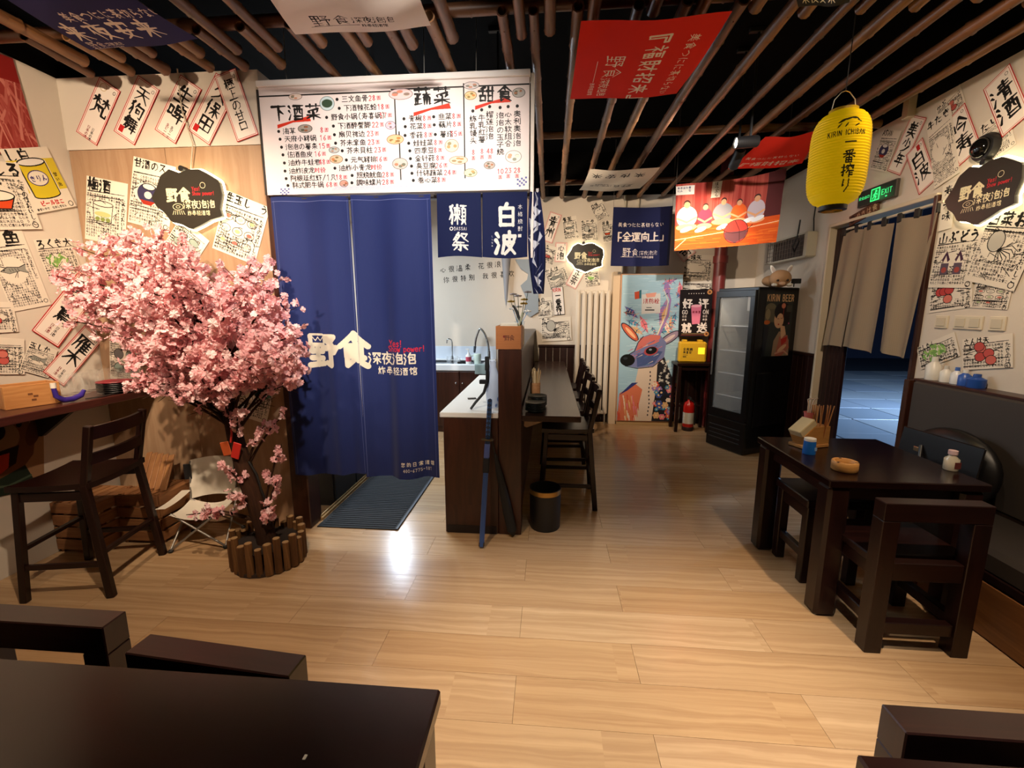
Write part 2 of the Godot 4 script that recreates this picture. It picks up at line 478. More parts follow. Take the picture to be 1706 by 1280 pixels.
# ---------------------------------------------------------------- lettering: brush strokes on a 100 x 100 field, "x,y x,y;..." and "@part x y w h"
var GLYPH := {
	"氵": "15,12 45,25;5,40 35,52;5,95 50,62", "口": "15,15 15,85;15,15 85,15 85,85;15,80 85,80", "日": "20,8 20,92;20,8 80,8 80,92;20,50 80,50;20,90 80,90",
	"木": "8,30 92,30;50,2 50,98;48,32 5,78;52,32 95,78", "艹": "5,45 95,45;30,10 30,85;70,10 70,85", "亻": "60,3 20,45;45,30 45,98",
	"火": "50,5 50,45 10,95;50,45 90,95;20,30 28,50;82,28 70,50", "扌": "10,25 90,25;52,3 52,90 30,82;10,62 90,48", "女": "45,5 20,60 75,95;75,30 55,70 15,95;5,38 95,38",
	"土": "50,5 50,92;18,42 82,42;5,92 95,92", "王": "10,10 90,10;50,10 50,92;15,50 85,50;5,92 95,92", "田": "12,10 12,92;12,10 88,10 88,92;12,50 88,50;50,10 50,92;12,90 88,90",
	"虫": "18,20 18,50;18,20 82,20 82,50;18,50 82,50;50,2 50,88;8,90 88,84;78,70 92,95", "贝": "20,5 20,65;20,5 80,5 80,65;50,20 50,60 15,95;60,70 90,95",
	"貝": "22,5 22,72;22,5 78,5 78,72;22,28 78,28;22,50 78,50;22,72 78,72;38,78 12,97;62,78 88,97",
	"酉": "5,10 95,10;15,30 15,95;15,30 85,30 85,95;38,10 38,45 28,62;62,10 62,50 72,60;15,75 85,75;15,93 85,93", "讠": "25,8 45,22;10,40 45,40 45,85 70,70",
	"言": "50,2 55,12;10,20 90,20;22,37 78,37;22,52 78,52;22,68 22,95;22,68 78,68 78,95;22,93 78,93", "钅": "45,3 10,40;30,25 80,25;20,48 80,48;10,68 85,68;48,48 48,92 80,80",
	"金": "50,3 5,45;50,3 95,45;28,45 72,45;20,62 80,62;50,45 50,92;30,72 38,85;70,72 62,85;8,93 92,93",
	"鱼": "40,3 12,28;35,12 70,12 60,28;15,28 15,75;15,28 85,28 85,75;15,52 85,52;50,28 50,75;15,75 85,75;5,93 95,93",
	"魚": "40,3 12,28;35,12 70,12 60,28;15,28 15,75;15,28 85,28 85,75;15,52 85,52;50,28 50,75;15,75 85,75;18,84 12,96;40,84 42,96;60,84 64,96;82,84 90,96",
	"豕": "5,10 95,10;50,12 10,35;40,25 65,60 45,95;50,40 10,65;58,58 8,88;85,32 65,48;65,48 95,88", "豆": "10,8 90,8;20,25 20,55;20,25 80,25 80,55;20,55 80,55;32,65 38,85;68,65 62,85;5,93 95,93",
	"心": "15,45 8,75;35,35 38,80 70,85 72,68;50,25 58,42;82,40 94,65", "大": "8,35 92,35;50,5 50,40 10,95;50,40 92,95", "小": "50,5 50,92 35,84;25,35 8,70;75,35 92,68",
	"月": "22,5 22,60 8,97;22,5 80,5 80,95 66,90;22,33 80,33;22,60 80,60", "犭": "70,3 20,30;30,10 75,50 60,95 45,88;60,45 8,72", "頁": "5,6 95,6;48,8 40,20;@貝 5 16 90 84",
	"車": "10,12 90,12;22,28 22,68;22,28 78,28 78,68;22,48 78,48;22,68 78,68;5,84 95,84;50,0 50,100", "车": "10,18 90,18;42,4 22,48 85,48;52,32 52,98;5,72 95,72", "纟": "55,3 15,35 62,38;70,25 8,65 72,60;5,92 75,80",
	"束": "8,20 92,20;50,2 50,98;18,35 18,60;18,35 82,35 82,60;18,60 82,60;46,62 8,92;54,62 94,92", "者": "15,14 78,14;46,2 46,36;5,36 95,36;85,8 10,70;@日 28 50 50 50",
	"下": "5,10 95,10;48,10 48,98;55,40 78,58", "酒": "@氵 0 0 28 100;@酉 32 0 68 100", "菜": "@艹 0 0 100 30;78,32 25,42;20,48 27,58;47,46 53,57;78,44 68,57;@木 0 58 100 42",
	"蔬": "@艹 0 0 100 28;8,34 40,34 30,46;22,46 22,90;24,62 42,62;5,92 45,88;10,60 10,90;55,38 95,38;74,30 74,38;70,40 58,55 92,55;80,46 95,60;60,64 60,95;75,64 75,92;90,64 90,92 98,88",
	"甜": "40,3 12,14;2,28 50,28;27,10 27,55;@口 5 50 45 48;55,28 100,28;64,5 64,95;90,5 90,95;64,58 90,58;64,93 90,93",
	"食": "50,2 5,38;50,2 95,38;50,18 55,28;25,38 25,95 45,82;25,38 75,38 75,68;25,53 75,53;25,68 75,68;50,70 92,96;82,72 62,82",
	"海": "@氵 0 0 28 100;55,2 38,25;45,15 95,15;45,32 40,85;45,32 90,32 86,98;32,58 98,58;40,85 92,85;62,40 66,50;60,66 64,76", "草": "@艹 0 0 100 28;@日 20 32 60 34;5,76 95,76;50,66 50,100",
	"天": "15,15 85,15;5,45 95,45;50,15 48,50 8,95;50,48 94,95", "府": "50,2 54,12;10,15 95,15;12,15 12,60 3,95;45,25 28,55;38,42 38,95;50,45 98,45;80,25 80,92 66,85;58,60 66,74",
	"泡": "@氵 0 0 28 100;55,3 35,35;48,18 92,18 90,60 80,58;45,38 75,38 75,60;45,38 45,88 92,88 95,70;45,60 75,60", "の": "52,15 45,60 25,85 10,70 15,35 45,12 75,18 92,45 85,75 60,92",
	"薯": "@艹 0 0 100 22;20,26 20,44;20,26 80,26 80,44;40,26 40,44;60,26 60,44;20,44 80,44;15,56 80,56;48,48 48,66;5,66 95,66;85,50 15,92;@日 30 72 50 28",
	"条": "45,2 15,28;35,12 75,12 20,42;35,18 85,42;@木 5 40 90 60", "皮": "15,22 15,55 3,95;15,22 92,22 84,38;52,3 52,48;25,48 80,48 55,75 20,97;35,55 90,97",
	"油": "@氵 0 0 28 100;38,28 38,95;38,28 95,28 95,95;66,5 66,95;38,58 95,58;38,93 95,93", "炸": "@火 0 0 38 100;60,3 42,40;52,24 98,24;66,24 66,98;66,48 94,48;66,70 96,70",
	"牛": "30,5 15,40;25,25 85,25;5,58 95,58;50,5 50,98", "蛙": "@虫 0 5 42 92;@土 50 0 48 48;@土 46 48 54 50", "娃": "@女 0 0 42 100;@土 50 0 48 48;@土 46 48 54 50",
	"君": "20,12 78,12 78,42;5,28 95,28;20,42 78,42;50,12 40,45 5,75;@口 30 55 60 45", "波": "@氵 0 0 28 100;@皮 30 0 70 100", "龙": "5,28 95,28;45,3 40,50 5,95;60,30 60,88 95,88 97,72;82,42 45,78;65,5 78,16",
	"虾": "@虫 0 5 42 92;48,12 98,12;70,12 70,98;76,42 92,58", "红": "35,3 8,35 40,38;42,25 5,62 42,58;3,88 45,78;55,18 95,18;75,18 75,88;50,88 100,88", "只": "@口 22 0 56 55;35,62 10,97;62,62 92,97",
	"韩": "@日 8 20 32 36;3,10 46,10;25,0 25,20;3,70 46,70;25,58 25,100;55,22 95,22;55,42 95,42;52,62 98,62 96,85;75,5 75,100", "式": "5,28 95,28;15,55 50,55;32,55 32,85;8,90 55,80;62,3 70,60 95,95 97,78;80,8 90,20",
	"肥": "@月 0 0 38 100;45,12 45,85 92,85 96,70;45,12 92,12 92,52;68,12 68,52;45,52 92,52", "锅": "@钅 0 0 40 100;48,5 48,32;48,5 90,5 90,32;48,32 90,32;45,45 45,98;45,45 95,45 95,98 86,94;70,35 68,60 52,82;70,60 84,80",
	"三": "15,12 85,12;20,48 80,48;5,90 95,90", "文": "48,2 55,14;5,24 95,24;72,26 50,70 8,97;28,28 55,72 94,97", "骨": "25,5 25,35;25,5 75,5 75,35;50,18 50,35;50,18 75,18;8,38 92,38 92,50;8,38 8,50;@月 20 48 60 52",
	"辣": "20,5 25,15;5,18 45,18;15,25 20,38;35,25 30,38;2,42 48,42;25,42 25,98;8,65 44,65;@束 50 0 50 100", "花": "@艹 0 0 100 30;35,32 5,65;22,52 22,98;85,45 50,68;52,32 52,88 95,88 97,72",
	"蛤": "@虫 0 5 42 92;70,3 44,42;70,3 98,42;58,45 84,45;@口 52 55 40 43", "野": "8,8 8,52;8,8 48,8 48,52;8,30 48,30;28,8 28,92;8,52 48,52;8,72 48,72;2,94 52,88;58,10 92,10 75,30;66,22 84,34;55,42 98,42 90,55;78,42 78,94 64,86",
	"寿": "18,12 82,12;25,28 75,28;5,44 95,44;50,2 40,55 5,95;25,62 95,62;72,48 72,95 58,88;38,72 48,84", "喜": "15,10 85,10;50,0 50,24;25,24 75,24;@口 25 30 50 24;32,56 38,66;68,56 62,66;5,68 95,68;@口 22 74 56 26",
	"醉": "@酉 0 0 46 100;70,3 75,12;50,16 98,16;62,20 50,50;62,30 72,45;84,20 74,50;84,32 98,48;48,62 100,62;74,50 74,100",
	"蟹": "35,2 15,15;28,10 50,10;15,16 15,45 5,50;15,16 48,16 48,48;15,30 48,30;30,16 30,45;58,8 92,8 88,25;72,8 58,28;55,36 98,36;75,26 75,50;@虫 15 52 70 48",
	"脚": "@月 0 0 32 100;38,22 66,22;52,5 52,45;36,45 68,45;52,48 38,85 66,78;72,10 72,98;72,10 96,10 94,65 86,62",
	"扇": "48,0 54,8;12,14 88,14;12,14 12,55 2,96;12,32 88,32;88,14 88,32;24,44 52,44 52,92 44,90;30,56 38,64;26,78 44,68;60,44 90,44 90,92 82,90;68,56 76,64;64,78 84,68",
	"裙": "22,2 28,12;5,22 45,22 8,62;25,42 25,98;30,48 44,62;@君 48 5 52 92", "边": "8,10 20,22;5,42 25,42 22,75 3,90;22,78 50,92 98,92;42,28 88,28 84,75 70,70;62,8 60,40 38,80",
	"芥": "@艹 0 0 100 30;50,28 8,62;50,28 94,62;35,55 32,75 15,97;66,55 66,98", "末": "18,20 82,20;5,44 95,44;50,2 50,98;48,46 8,88;52,46 94,88",
	"章": "50,0 55,8;15,13 85,13;30,20 36,30;70,20 64,30;5,34 95,34;@日 25 40 50 34;5,84 95,84;50,74 50,100", "柱": "@木 0 0 42 100;70,2 76,14;50,24 98,24;74,24 74,92;54,56 94,56;46,92 100,92",
	"元": "20,12 80,12;5,40 95,40;38,40 32,75 5,95;62,40 62,88 94,88 97,70", "气": "28,3 10,35;25,18 92,18;20,36 80,36;12,54 74,54 82,88 97,95 97,78", "豬": "@豕 0 2 42 96;@者 46 0 54 100",
	"排": "@扌 0 0 36 100;56,5 56,70 42,95;40,28 56,28;40,48 56,48;38,70 56,66;76,5 76,98;76,28 98,28;76,48 98,48;76,70 100,70", "青": "18,10 82,10;22,25 78,25;5,42 95,42;50,0 50,42;@月 22 48 58 52",
	"时": "@日 0 10 36 75;42,28 100,28;82,5 82,95 66,88;54,48 64,64", "价": "@亻 0 0 36 100;66,3 36,48;66,3 98,46;54,48 52,72 40,97;80,48 80,98",
	"照": "@日 5 2 38 58;52,6 96,6 92,30 84,28;72,8 52,34;@口 54 36 42 26;12,74 5,96;36,76 40,94;62,76 68,94;86,74 96,95", "烧": "@火 0 0 38 100;44,18 84,12;58,5 74,32 96,40 96,30;88,18 48,42;44,54 98,54;60,54 56,78 40,97;78,54 78,90 98,90 98,76",
	"鱿": "@鱼 0 4 44 92;48,32 100,32;68,4 64,60 46,96;76,34 76,90 98,90 99,74;82,8 92,20", "調": "@言 0 0 38 100;48,8 46,70 40,97;48,8 96,8 96,95 86,90;58,24 86,24;72,14 72,42;56,42 88,42;@口 58 54 28 28",
	"味": "@口 0 15 32 62;@末 36 0 64 100", "螺": "@虫 0 5 40 92;@田 50 2 44 40;70,46 52,62 76,64;88,56 48,80 96,76;72,78 72,98;56,84 48,96;86,84 96,96", "片": "25,5 25,55 8,97;62,3 62,35;25,35 92,35;25,58 74,58 74,98",
	"椒": "@木 0 0 36 100;50,4 50,38;50,20 64,20;40,40 68,40;53,42 53,96;44,56 38,74;62,54 68,70;72,18 96,18 84,60 70,96;74,38 98,96", "韭": "38,4 38,78;8,24 38,24;10,44 38,44;8,66 38,62;62,4 62,78;62,24 92,24;62,44 90,44;62,66 94,66;3,92 97,92",
	"藕": "@艹 0 0 100 24;3,36 38,36;3,50 38,50;20,28 20,98;2,62 40,62;19,64 4,84;22,64 38,80;@日 50 30 42 28;46,62 46,98;46,62 96,62 96,98 88,96;70,58 70,86;56,88 84,80;78,74 88,90",
	"香": "78,3 25,12;5,24 95,24;50,8 50,52;46,26 8,50;54,26 94,50;@日 24 54 52 46", "菇": "@艹 0 0 100 26;@女 0 30 44 70;50,44 100,44;74,28 74,62;@口 56 60 38 40",
	"塔": "@土 0 10 36 80;@艹 40 0 60 26;70,26 42,54;70,26 98,54;58,56 84,56;@口 52 64 40 36", "四": "12,15 12,90;12,15 88,15 88,90;38,18 36,50 20,66;62,18 62,56 80,58;12,88 88,88",
	"季": "78,2 22,10;5,22 95,22;50,6 50,46;46,24 12,44;54,24 90,44;22,52 76,52 52,66;52,66 52,97 36,92;5,76 95,76", "针": "@钅 0 0 44 100;50,42 100,42;75,5 75,98",
	"臭": "45,0 35,10;25,12 25,55;25,12 75,12 75,55;25,26 75,26;25,40 75,40;25,54 75,54;5,68 95,68;50,56 48,72 8,98;52,70 94,98;78,56 86,64",
	"腐": "50,0 54,8;8,12 95,12;10,12 10,60 2,98;40,16 22,36;32,28 32,50;44,30 96,30;78,18 78,50 68,48;52,38 58,44;28,58 28,98;28,58 92,58 92,98;58,52 40,72;58,64 76,72;58,76 40,92;58,80 78,92",
	"什": "@亻 0 0 36 100;38,42 100,42;70,5 70,98", "锦": "@钅 0 0 42 100;66,0 60,8;@日 52 8 42 36;48,56 48,88;48,56 98,56 98,88 90,86;73,46 73,100",
	"卷": "28,3 36,14;72,3 64,14;18,22 82,22;5,38 95,38;50,5 42,40 5,70;60,40 95,70;35,58 70,58 68,74 35,74;35,58 35,92 85,92 88,80", "炼": "@火 0 0 38 100;44,20 96,20;62,4 52,44 92,44;76,30 76,92 66,88;56,58 44,80;88,56 98,76",
	"乳": "48,3 10,14;10,24 15,36;28,20 31,32;48,16 40,32;10,42 44,42 28,54;28,54 28,96 16,90;3,72 52,66;64,4 64,86 94,90 97,70",
	"馒": "25,3 5,32;18,18 42,18 36,28;22,32 22,88 42,74;@日 54 0 40 32;46,38 46,56;46,38 98,38 98,56;64,38 64,56;80,38 80,56;46,56 98,56;50,68 90,68 70,84 46,98;54,72 98,98", "头": "28,8 42,22;20,28 34,42;55,3 52,58 10,97;5,60 95,60;60,68 92,96",
	"榴": "@木 0 0 34 100;54,6 42,14 44,40 62,34;58,22 66,36;70,8 98,8 94,38 86,36;82,10 72,40;@田 46 50 48 48", "莲": "@艹 0 0 100 26;@车 36 26 60 58;8,34 16,44;4,54 20,54 18,82;3,92 20,82 50,94 98,94",
	"玉": "@王 0 0 100 100;70,66 82,80", "子": "15,12 82,12 50,38;50,38 50,92 32,84;5,52 95,52", "太": "@大 0 0 100 100;42,74 54,90", "软": "@车 0 0 46 100;64,3 50,38;58,22 96,22 90,38;74,30 70,62 46,97;74,60 98,97",
	"组": "@纟 0 0 40 100;54,6 54,90;54,6 90,6 90,90;54,34 90,34;54,62 90,62;44,92 100,92", "合": "50,2 5,45;50,2 95,45;28,46 72,46;@口 22 56 56 44",
	"奥": "48,0 42,8;15,10 15,55;15,10 85,10 85,55;50,16 50,54;28,34 72,34;34,20 40,28;66,20 60,28;48,36 28,52;52,36 72,52;5,66 95,66;50,56 46,72 8,98;52,68 94,98", "利": "50,3 12,12;3,32 58,32;32,10 32,98;30,36 4,72;34,36 56,58;68,12 68,68;92,4 92,94 76,88",
	"圆": "8,5 8,96;8,5 92,5 92,96;8,94 92,94;@口 30 14 40 18;30,38 30,68;30,38 70,38 70,68;50,46 46,66 28,84;56,68 72,84", "阿": "8,6 8,98;8,6 34,6 20,34 34,56 16,62;42,16 100,16;88,16 88,94 76,88;@口 48 34 30 34", "根": "@木 0 0 42 100;50,6 50,92 72,80;50,6 90,6 90,46;50,26 90,26;50,46 90,46;66,50 98,96;94,56 76,68", "廷": "8,10 34,10 14,44 32,44 4,94;12,62 36,86 98,92;84,8 48,18;66,14 66,76;42,44 96,44;46,76 92,76", "佐": "@亻 0 0 36 100;40,20 98,20;64,4 38,92;56,52 96,52;76,52 76,90;50,92 100,92",
	"深": "@氵 0 0 28 100;36,10 36,24;36,10 98,10 94,24;54,20 42,38;76,20 92,36;@木 34 40 66 60", "夜": "48,0 54,10;5,16 95,16;28,20 4,60;18,42 18,98;52,22 34,58;48,36 86,36 66,74 36,98;48,52 60,62;46,56 70,80 98,98",
	"串": "25,6 25,34;25,6 75,6 75,34;25,34 75,34;10,46 10,74;10,46 90,46 90,74;10,74 90,74;50,0 50,100", "轻": "@车 0 0 44 100;50,8 88,8 72,28 48,44;70,26 98,42;52,58 94,58;72,58 72,92;48,92 100,92",
	"馆": "25,3 5,32;18,18 42,18 36,28;22,32 22,88 42,74;70,0 74,8;48,14 48,28;48,14 98,14 96,26;58,32 58,98;58,32 90,32 90,54;58,54 90,54;58,68 92,68 92,96;58,96 92,96", "白": "50,2 40,18;18,20 18,95;18,20 82,20 82,95;18,56 82,56;18,92 82,92",
	"獺": "@犭 0 0 28 100;32,16 62,16;47,2 47,98;34,28 34,50;34,28 60,28 60,50;34,50 60,50;46,52 32,80;48,52 62,74;@頁 66 0 34 100",
	"祭": "38,2 8,40;28,14 46,14 30,38 8,56;22,24 34,32;14,34 26,44;56,6 90,6 70,36;58,18 72,32 96,48;28,54 72,54;5,68 95,68;50,68 50,98 38,92;28,78 10,94;72,76 90,92",
	"本": "8,26 92,26;50,2 50,98;48,28 5,76;52,28 95,76;30,74 70,74", "格": "@木 0 0 40 100;66,3 44,40;58,18 92,18 70,46 42,64;58,24 98,60;@口 52 62 44 38", "酎": "@酉 0 0 50 100;54,30 100,30;84,5 84,94 70,88;62,48 70,62",
	"很": "40,3 8,28;44,24 5,56;28,44 28,98;50,6 50,92 72,80;50,6 90,6 90,46;50,26 90,26;50,46 90,46;66,50 98,96;94,56 76,68", "温": "@氵 0 0 28 100;@日 42 2 48 44;38,54 38,92;38,54 94,54 94,92;56,54 56,92;76,54 76,92;30,94 100,94",
	"柔": "25,4 72,4 50,20;40,12 56,22;5,26 92,26 82,38;52,26 52,50 40,46;48,28 10,48;@木 4 46 92 54", "浪": "@氵 0 0 28 100;62,0 68,8;42,12 42,94 66,82;42,12 86,12 86,50;42,30 86,30;42,50 86,50;60,54 98,96;94,58 74,70",
	"漫": "@氵 0 0 28 100;@日 44 0 46 30;36,36 36,54;36,36 98,36 98,54;56,36 56,54;78,36 78,54;36,54 98,54;42,66 88,66 66,84 34,98;48,70 98,98", "你": "@亻 0 0 36 100;58,3 40,40;52,20 96,20 88,36;70,30 70,94 58,88;50,50 40,78;84,48 98,74",
	"特": "22,5 8,36;16,26 44,26;28,3 28,98;4,64 44,54;54,14 94,14;74,2 74,36;46,36 100,36;48,56 100,56;84,40 84,94 70,88;58,66 68,80", "别": "@口 5 2 50 36;5,50 56,50 52,94 40,90;30,36 26,70 4,97;70,10 70,68;94,3 94,94 80,88",
	"我": "42,4 10,14;3,36 97,36;28,14 28,92 14,84;5,68 48,56;58,3 66,60 92,94 97,76;88,46 48,92;76,8 88,22", "欢": "5,14 42,14 8,90;10,32 44,84;64,3 50,38;58,22 96,22 90,38;74,30 70,62 44,97;74,60 98,97",
	"全": "50,2 5,44;50,2 95,44;24,46 76,46;28,68 72,68;50,46 50,93;8,93 92,93", "運": "8,8 18,20;4,36 22,36 18,74;3,92 20,78 50,94 98,94;34,8 34,20;34,8 96,8 94,20;@車 36 18 58 64", "向": "48,2 36,18;12,20 12,98;12,20 88,20 88,95 74,90;@口 30 42 40 36",
	"上": "48,5 48,92;48,42 84,42;5,92 95,92", "福": "22,2 28,12;5,22 42,22 6,60;24,42 24,98;28,48 42,62;50,6 98,6;@口 56 16 36 24;@田 52 48 44 50", "財": "@貝 0 0 44 100;48,26 100,26;80,4 80,94 66,88;78,30 50,72",
	"招": "@扌 0 0 36 100;44,8 94,8 88,44 78,42;66,10 44,50;@口 46 56 46 42", "来": "12,18 88,18;28,26 36,42;72,26 64,42;5,48 95,48;50,2 50,98;46,50 8,90;54,50 94,90", "一": "8,50 92,50", "ー": "8,50 92,50",
	"番": "78,2 20,12;25,16 34,28;74,14 64,28;5,32 95,32;50,8 50,56;46,34 8,56;54,34 94,56;@田 20 58 60 42", "搾": "@扌 0 0 34 100;66,0 70,8;40,14 40,28;40,14 98,14 96,26;60,18 44,38;76,18 94,36;58,40 42,66;52,52 98,52;66,52 66,98;66,68 92,68;66,84 94,84",
	"り": "28,8 24,55 34,48;70,5 74,55 50,96", "好": "@女 0 0 46 100;52,12 92,12 74,34;74,34 74,94 60,86;48,50 100,50", "评": "@讠 0 0 34 100;42,12 96,12;52,22 60,42;88,22 78,42;36,54 100,54;69,12 69,98",
	"就": "25,2 29,10;3,16 50,16;@口 10 24 34 22;27,46 27,94 18,90;16,60 5,84;38,58 48,78;52,30 100,30;72,4 70,60 48,97;80,32 80,92 98,92 99,76;86,8 94,20",
	"送": "8,8 18,20;4,38 22,38 18,74;3,92 20,78 50,94 98,94;44,3 52,16;84,3 74,16;36,24 94,24;30,46 98,46;64,24 60,52 32,78;66,50 96,78", "消": "@氵 0 0 28 100;66,0 66,24;44,6 52,20;90,6 80,20;@月 40 28 54 72",
	"防": "8,6 8,98;8,6 34,6 20,34 34,56 16,62;66,0 70,12;42,20 100,20;60,22 58,60 38,97;58,46 92,46 88,94 74,88", "栓": "@木 0 0 38 100;70,2 40,44;70,2 100,44;52,46 88,46;54,68 86,68;70,46 70,93;42,93 98,93",
	"生": "28,6 10,42;22,28 88,28;14,58 86,58;50,4 50,92;4,92 96,92", "啤": "@口 0 18 30 58;70,0 64,8;44,10 44,48;44,10 94,10 94,48;44,28 94,28;69,10 69,48;44,48 94,48;64,50 48,66;36,70 100,70;76,52 76,100",
	"狗": "@犭 0 0 30 100;52,3 36,34;48,20 96,20 92,94 78,88;@口 46 40 32 32", "舞": "25,0 10,16;18,10 88,10;4,40 96,40;24,12 24,40;42,12 42,40;60,12 60,40;78,12 78,40;5,26 95,26;28,46 10,74;22,54 46,54 30,80 8,98;20,66 32,74;58,54 96,54;56,74 100,74;62,56 60,74;80,46 80,98",
	"梵": "@木 0 0 46 44;@木 52 0 48 44;28,50 26,76 6,97;28,50 70,50 72,92 96,92 97,78;44,62 56,76", "久": "42,3 10,46;34,20 72,20 50,66 8,97;54,46 94,97", "保": "@亻 0 0 34 100;@口 46 4 44 32;36,52 100,52;68,36 68,98;66,54 40,86;70,54 98,86",
	"極": "@木 0 0 34 100;40,8 98,8;72,8 70,78;@口 40 24 24 34;74,26 98,26 86,56;76,34 98,66;36,92 100,92", "甘": "4,30 96,30;26,5 26,94;74,5 74,94;26,58 74,58;26,92 74,92",
	"梅": "@木 0 0 36 100;56,2 40,28;48,16 98,16;50,32 46,84;50,32 92,32 88,98;40,58 100,58;46,84 94,84;66,40 70,50;64,66 68,76", "賀": "10,14 48,14 44,42 34,38;26,2 22,28 4,46;@口 58 6 36 34;@貝 20 46 60 54",
	"鳶": "15,10 85,10;60,0 76,40 94,40;82,4 88,10;36,22 24,22 24,72;24,22 66,22 66,46;24,34 66,34;24,46 66,46;24,60 92,60;24,72 90,72 84,98 72,94;18,80 10,96;36,82 38,94;52,82 56,92",
	"雁": "8,10 96,10;10,10 10,60 2,97;40,18 18,56;30,40 30,98;56,18 42,46;52,30 52,98;52,40 96,40;52,58 92,58;52,76 92,76;52,94 98,94;74,24 74,94", "美": "28,2 36,12;72,2 64,12;12,18 88,18;20,34 80,34;5,50 95,50;50,18 50,50;5,70 95,70;50,52 46,74 8,98;52,70 94,98",
	"少": "50,4 50,56 40,52;26,22 8,48;74,20 92,42;86,52 50,84 12,97", "年": "28,2 10,34;22,18 90,18;24,42 84,42;24,42 24,66;4,66 96,66;54,18 54,100", "吟": "@口 0 20 32 58;66,3 36,48;66,3 98,48;58,36 72,44;46,58 88,58 64,94",
	"正": "8,10 92,10;50,10 50,92;50,50 86,50;22,40 22,92;4,92 96,92", "宗": "50,0 54,10;10,16 10,30;10,16 92,16 88,30;26,36 74,36;6,54 94,54;50,54 50,96 38,90;28,66 10,88;72,64 90,86",
	"安": "50,0 54,10;10,16 10,32;10,16 92,16 88,32;48,28 26,68 82,97;72,48 54,78 12,97;5,54 95,54", "出": "50,3 50,92;18,18 18,48 82,48;82,16 82,48;8,58 8,94 92,94;92,56 92,94", "裏": "50,0 54,8;8,10 92,10;@日 25 14 50 30;5,54 95,54;50,44 50,62;46,62 10,84;30,70 30,96 50,88;52,62 92,97;80,66 64,78", "切": "5,42 46,34;24,6 24,84 46,72;52,18 94,18 88,92 72,86;70,20 66,60 44,94",
	"つ": "8,38 50,22 88,38 84,66 46,86", "に": "22,10 14,50 20,92;48,30 86,28;46,70 58,84 92,82", "ら": "42,6 60,18;30,28 26,62 60,50 82,66 66,92 34,94", "な": "8,26 60,20;40,4 10,62;74,22 92,36;60,42 62,84 44,92 34,80 60,72 90,92", "い": "18,20 22,68 38,80 44,66;72,24 86,62",
	"は": "20,8 12,50 20,94;40,32 92,28;68,8 68,80 52,90 42,78 60,70 92,88", "か": "8,32 60,28 56,84 40,80;36,4 12,88;74,20 94,52", "き": "14,22 76,16;16,42 82,34;40,4 70,60;26,66 32,88 70,92", "こ": "22,24 76,22;18,72 38,88 84,86", "お": "10,28 58,26;32,6 32,88 12,76 50,54 82,64 74,90 56,88;76,18 92,32", "た": "8,24 54,22;34,6 12,92;52,44 88,42;50,78 62,88 92,86", "ぶ": "34,6 58,18;46,24 40,48 56,66 44,88 28,80;18,60 8,82;70,58 88,80;76,4 82,16;90,0 96,12",
	"ど": "30,8 38,42;78,28 26,58 34,88 84,88;78,4 84,14;92,0 98,10", "う": "36,4 62,14;22,38 62,30 76,50 58,80 34,96", "山": "50,6 50,90;12,40 12,90 88,90;88,38 88,90", "ビ": "24,6 24,84 84,88;80,30 26,50;76,4 82,14;90,0 96,10", "ル": "30,12 28,60 8,92;60,8 60,86 94,56",
	"ん": "48,6 12,92 40,54 56,60 60,90 90,66", "し": "30,6 28,74 50,94 84,72", "ス": "20,14 76,14 12,92;50,54 88,92", "您": "30,2 10,28;22,18 22,52;52,4 40,24;48,12 92,12 86,22;66,18 66,50 58,48;52,28 44,44;80,28 90,42;@心 5 56 90 44",
	"的": "24,2 18,14;8,18 8,88;8,18 42,18 42,88;8,50 42,50;8,84 42,84;64,3 52,36;60,22 96,22 92,92 78,86;66,46 76,62", "常": "50,0 50,20;26,4 34,16;74,4 66,16;8,22 8,36;8,22 92,22 90,34;@口 30 34 40 22;20,64 20,92;20,64 80,64 80,90 72,88;50,56 50,100",
	"可": "5,12 95,12;82,12 82,92 64,84;@口 12 30 46 46", "州": "18,30 10,56;30,8 28,60 12,97;40,28 48,50;54,10 54,90;66,28 74,50;84,5 84,98", "「": "90,60 60,60 60,98;60,60 60,5 90,5", "」": "10,95 40,95 40,40", "『": "40,100 40,10 92,10 92,26 58,26 58,100 40,100", "』": "60,0 60,90 8,90 8,74 42,74 42,0 60,0",
	"清": "@氵 0 0 28 100;@青 32 0 68 100", "ろ": "24,12 72,12 20,62 60,44 82,66 62,94 30,92", "く": "68,6 26,50 72,94", "さ": "14,28 84,20;42,4 66,56;28,64 34,88 74,92", "や": "8,44 62,22 88,34 76,58 54,58;36,10 60,92;68,4 74,18", "み": "20,14 60,12 22,78 10,66 48,52 92,70;76,40 66,92", "る": "24,10 74,10 22,58 58,42 82,62 66,92 38,94 40,76 58,80", "肉": "12,20 12,98;12,20 88,20 88,98;50,4 48,40 26,56;50,38 74,56;50,54 26,84;52,58 74,84", "夫": "18,28 82,28;5,54 95,54;50,6 46,60 8,98;52,56 94,98", "丼": "8,26 92,26;5,60 95,60;32,5 30,70 12,96;68,5 68,96;48,42 54,50",
	"A": "5,98 50,2 95,98;22,64 78,64", "B": "15,3 15,97;15,3 65,3 82,26 62,48 15,48;62,48 88,72 66,97 15,97", "C": "90,18 60,3 25,12 8,50 25,88 60,97 90,82", "D": "15,3 15,97;15,3 60,3 90,50 60,97 15,97", "E": "15,3 15,97;15,3 85,3;15,50 72,50;15,97 85,97", "G": "90,18 60,3 25,12 8,50 25,88 60,97 90,85 90,56 58,56",
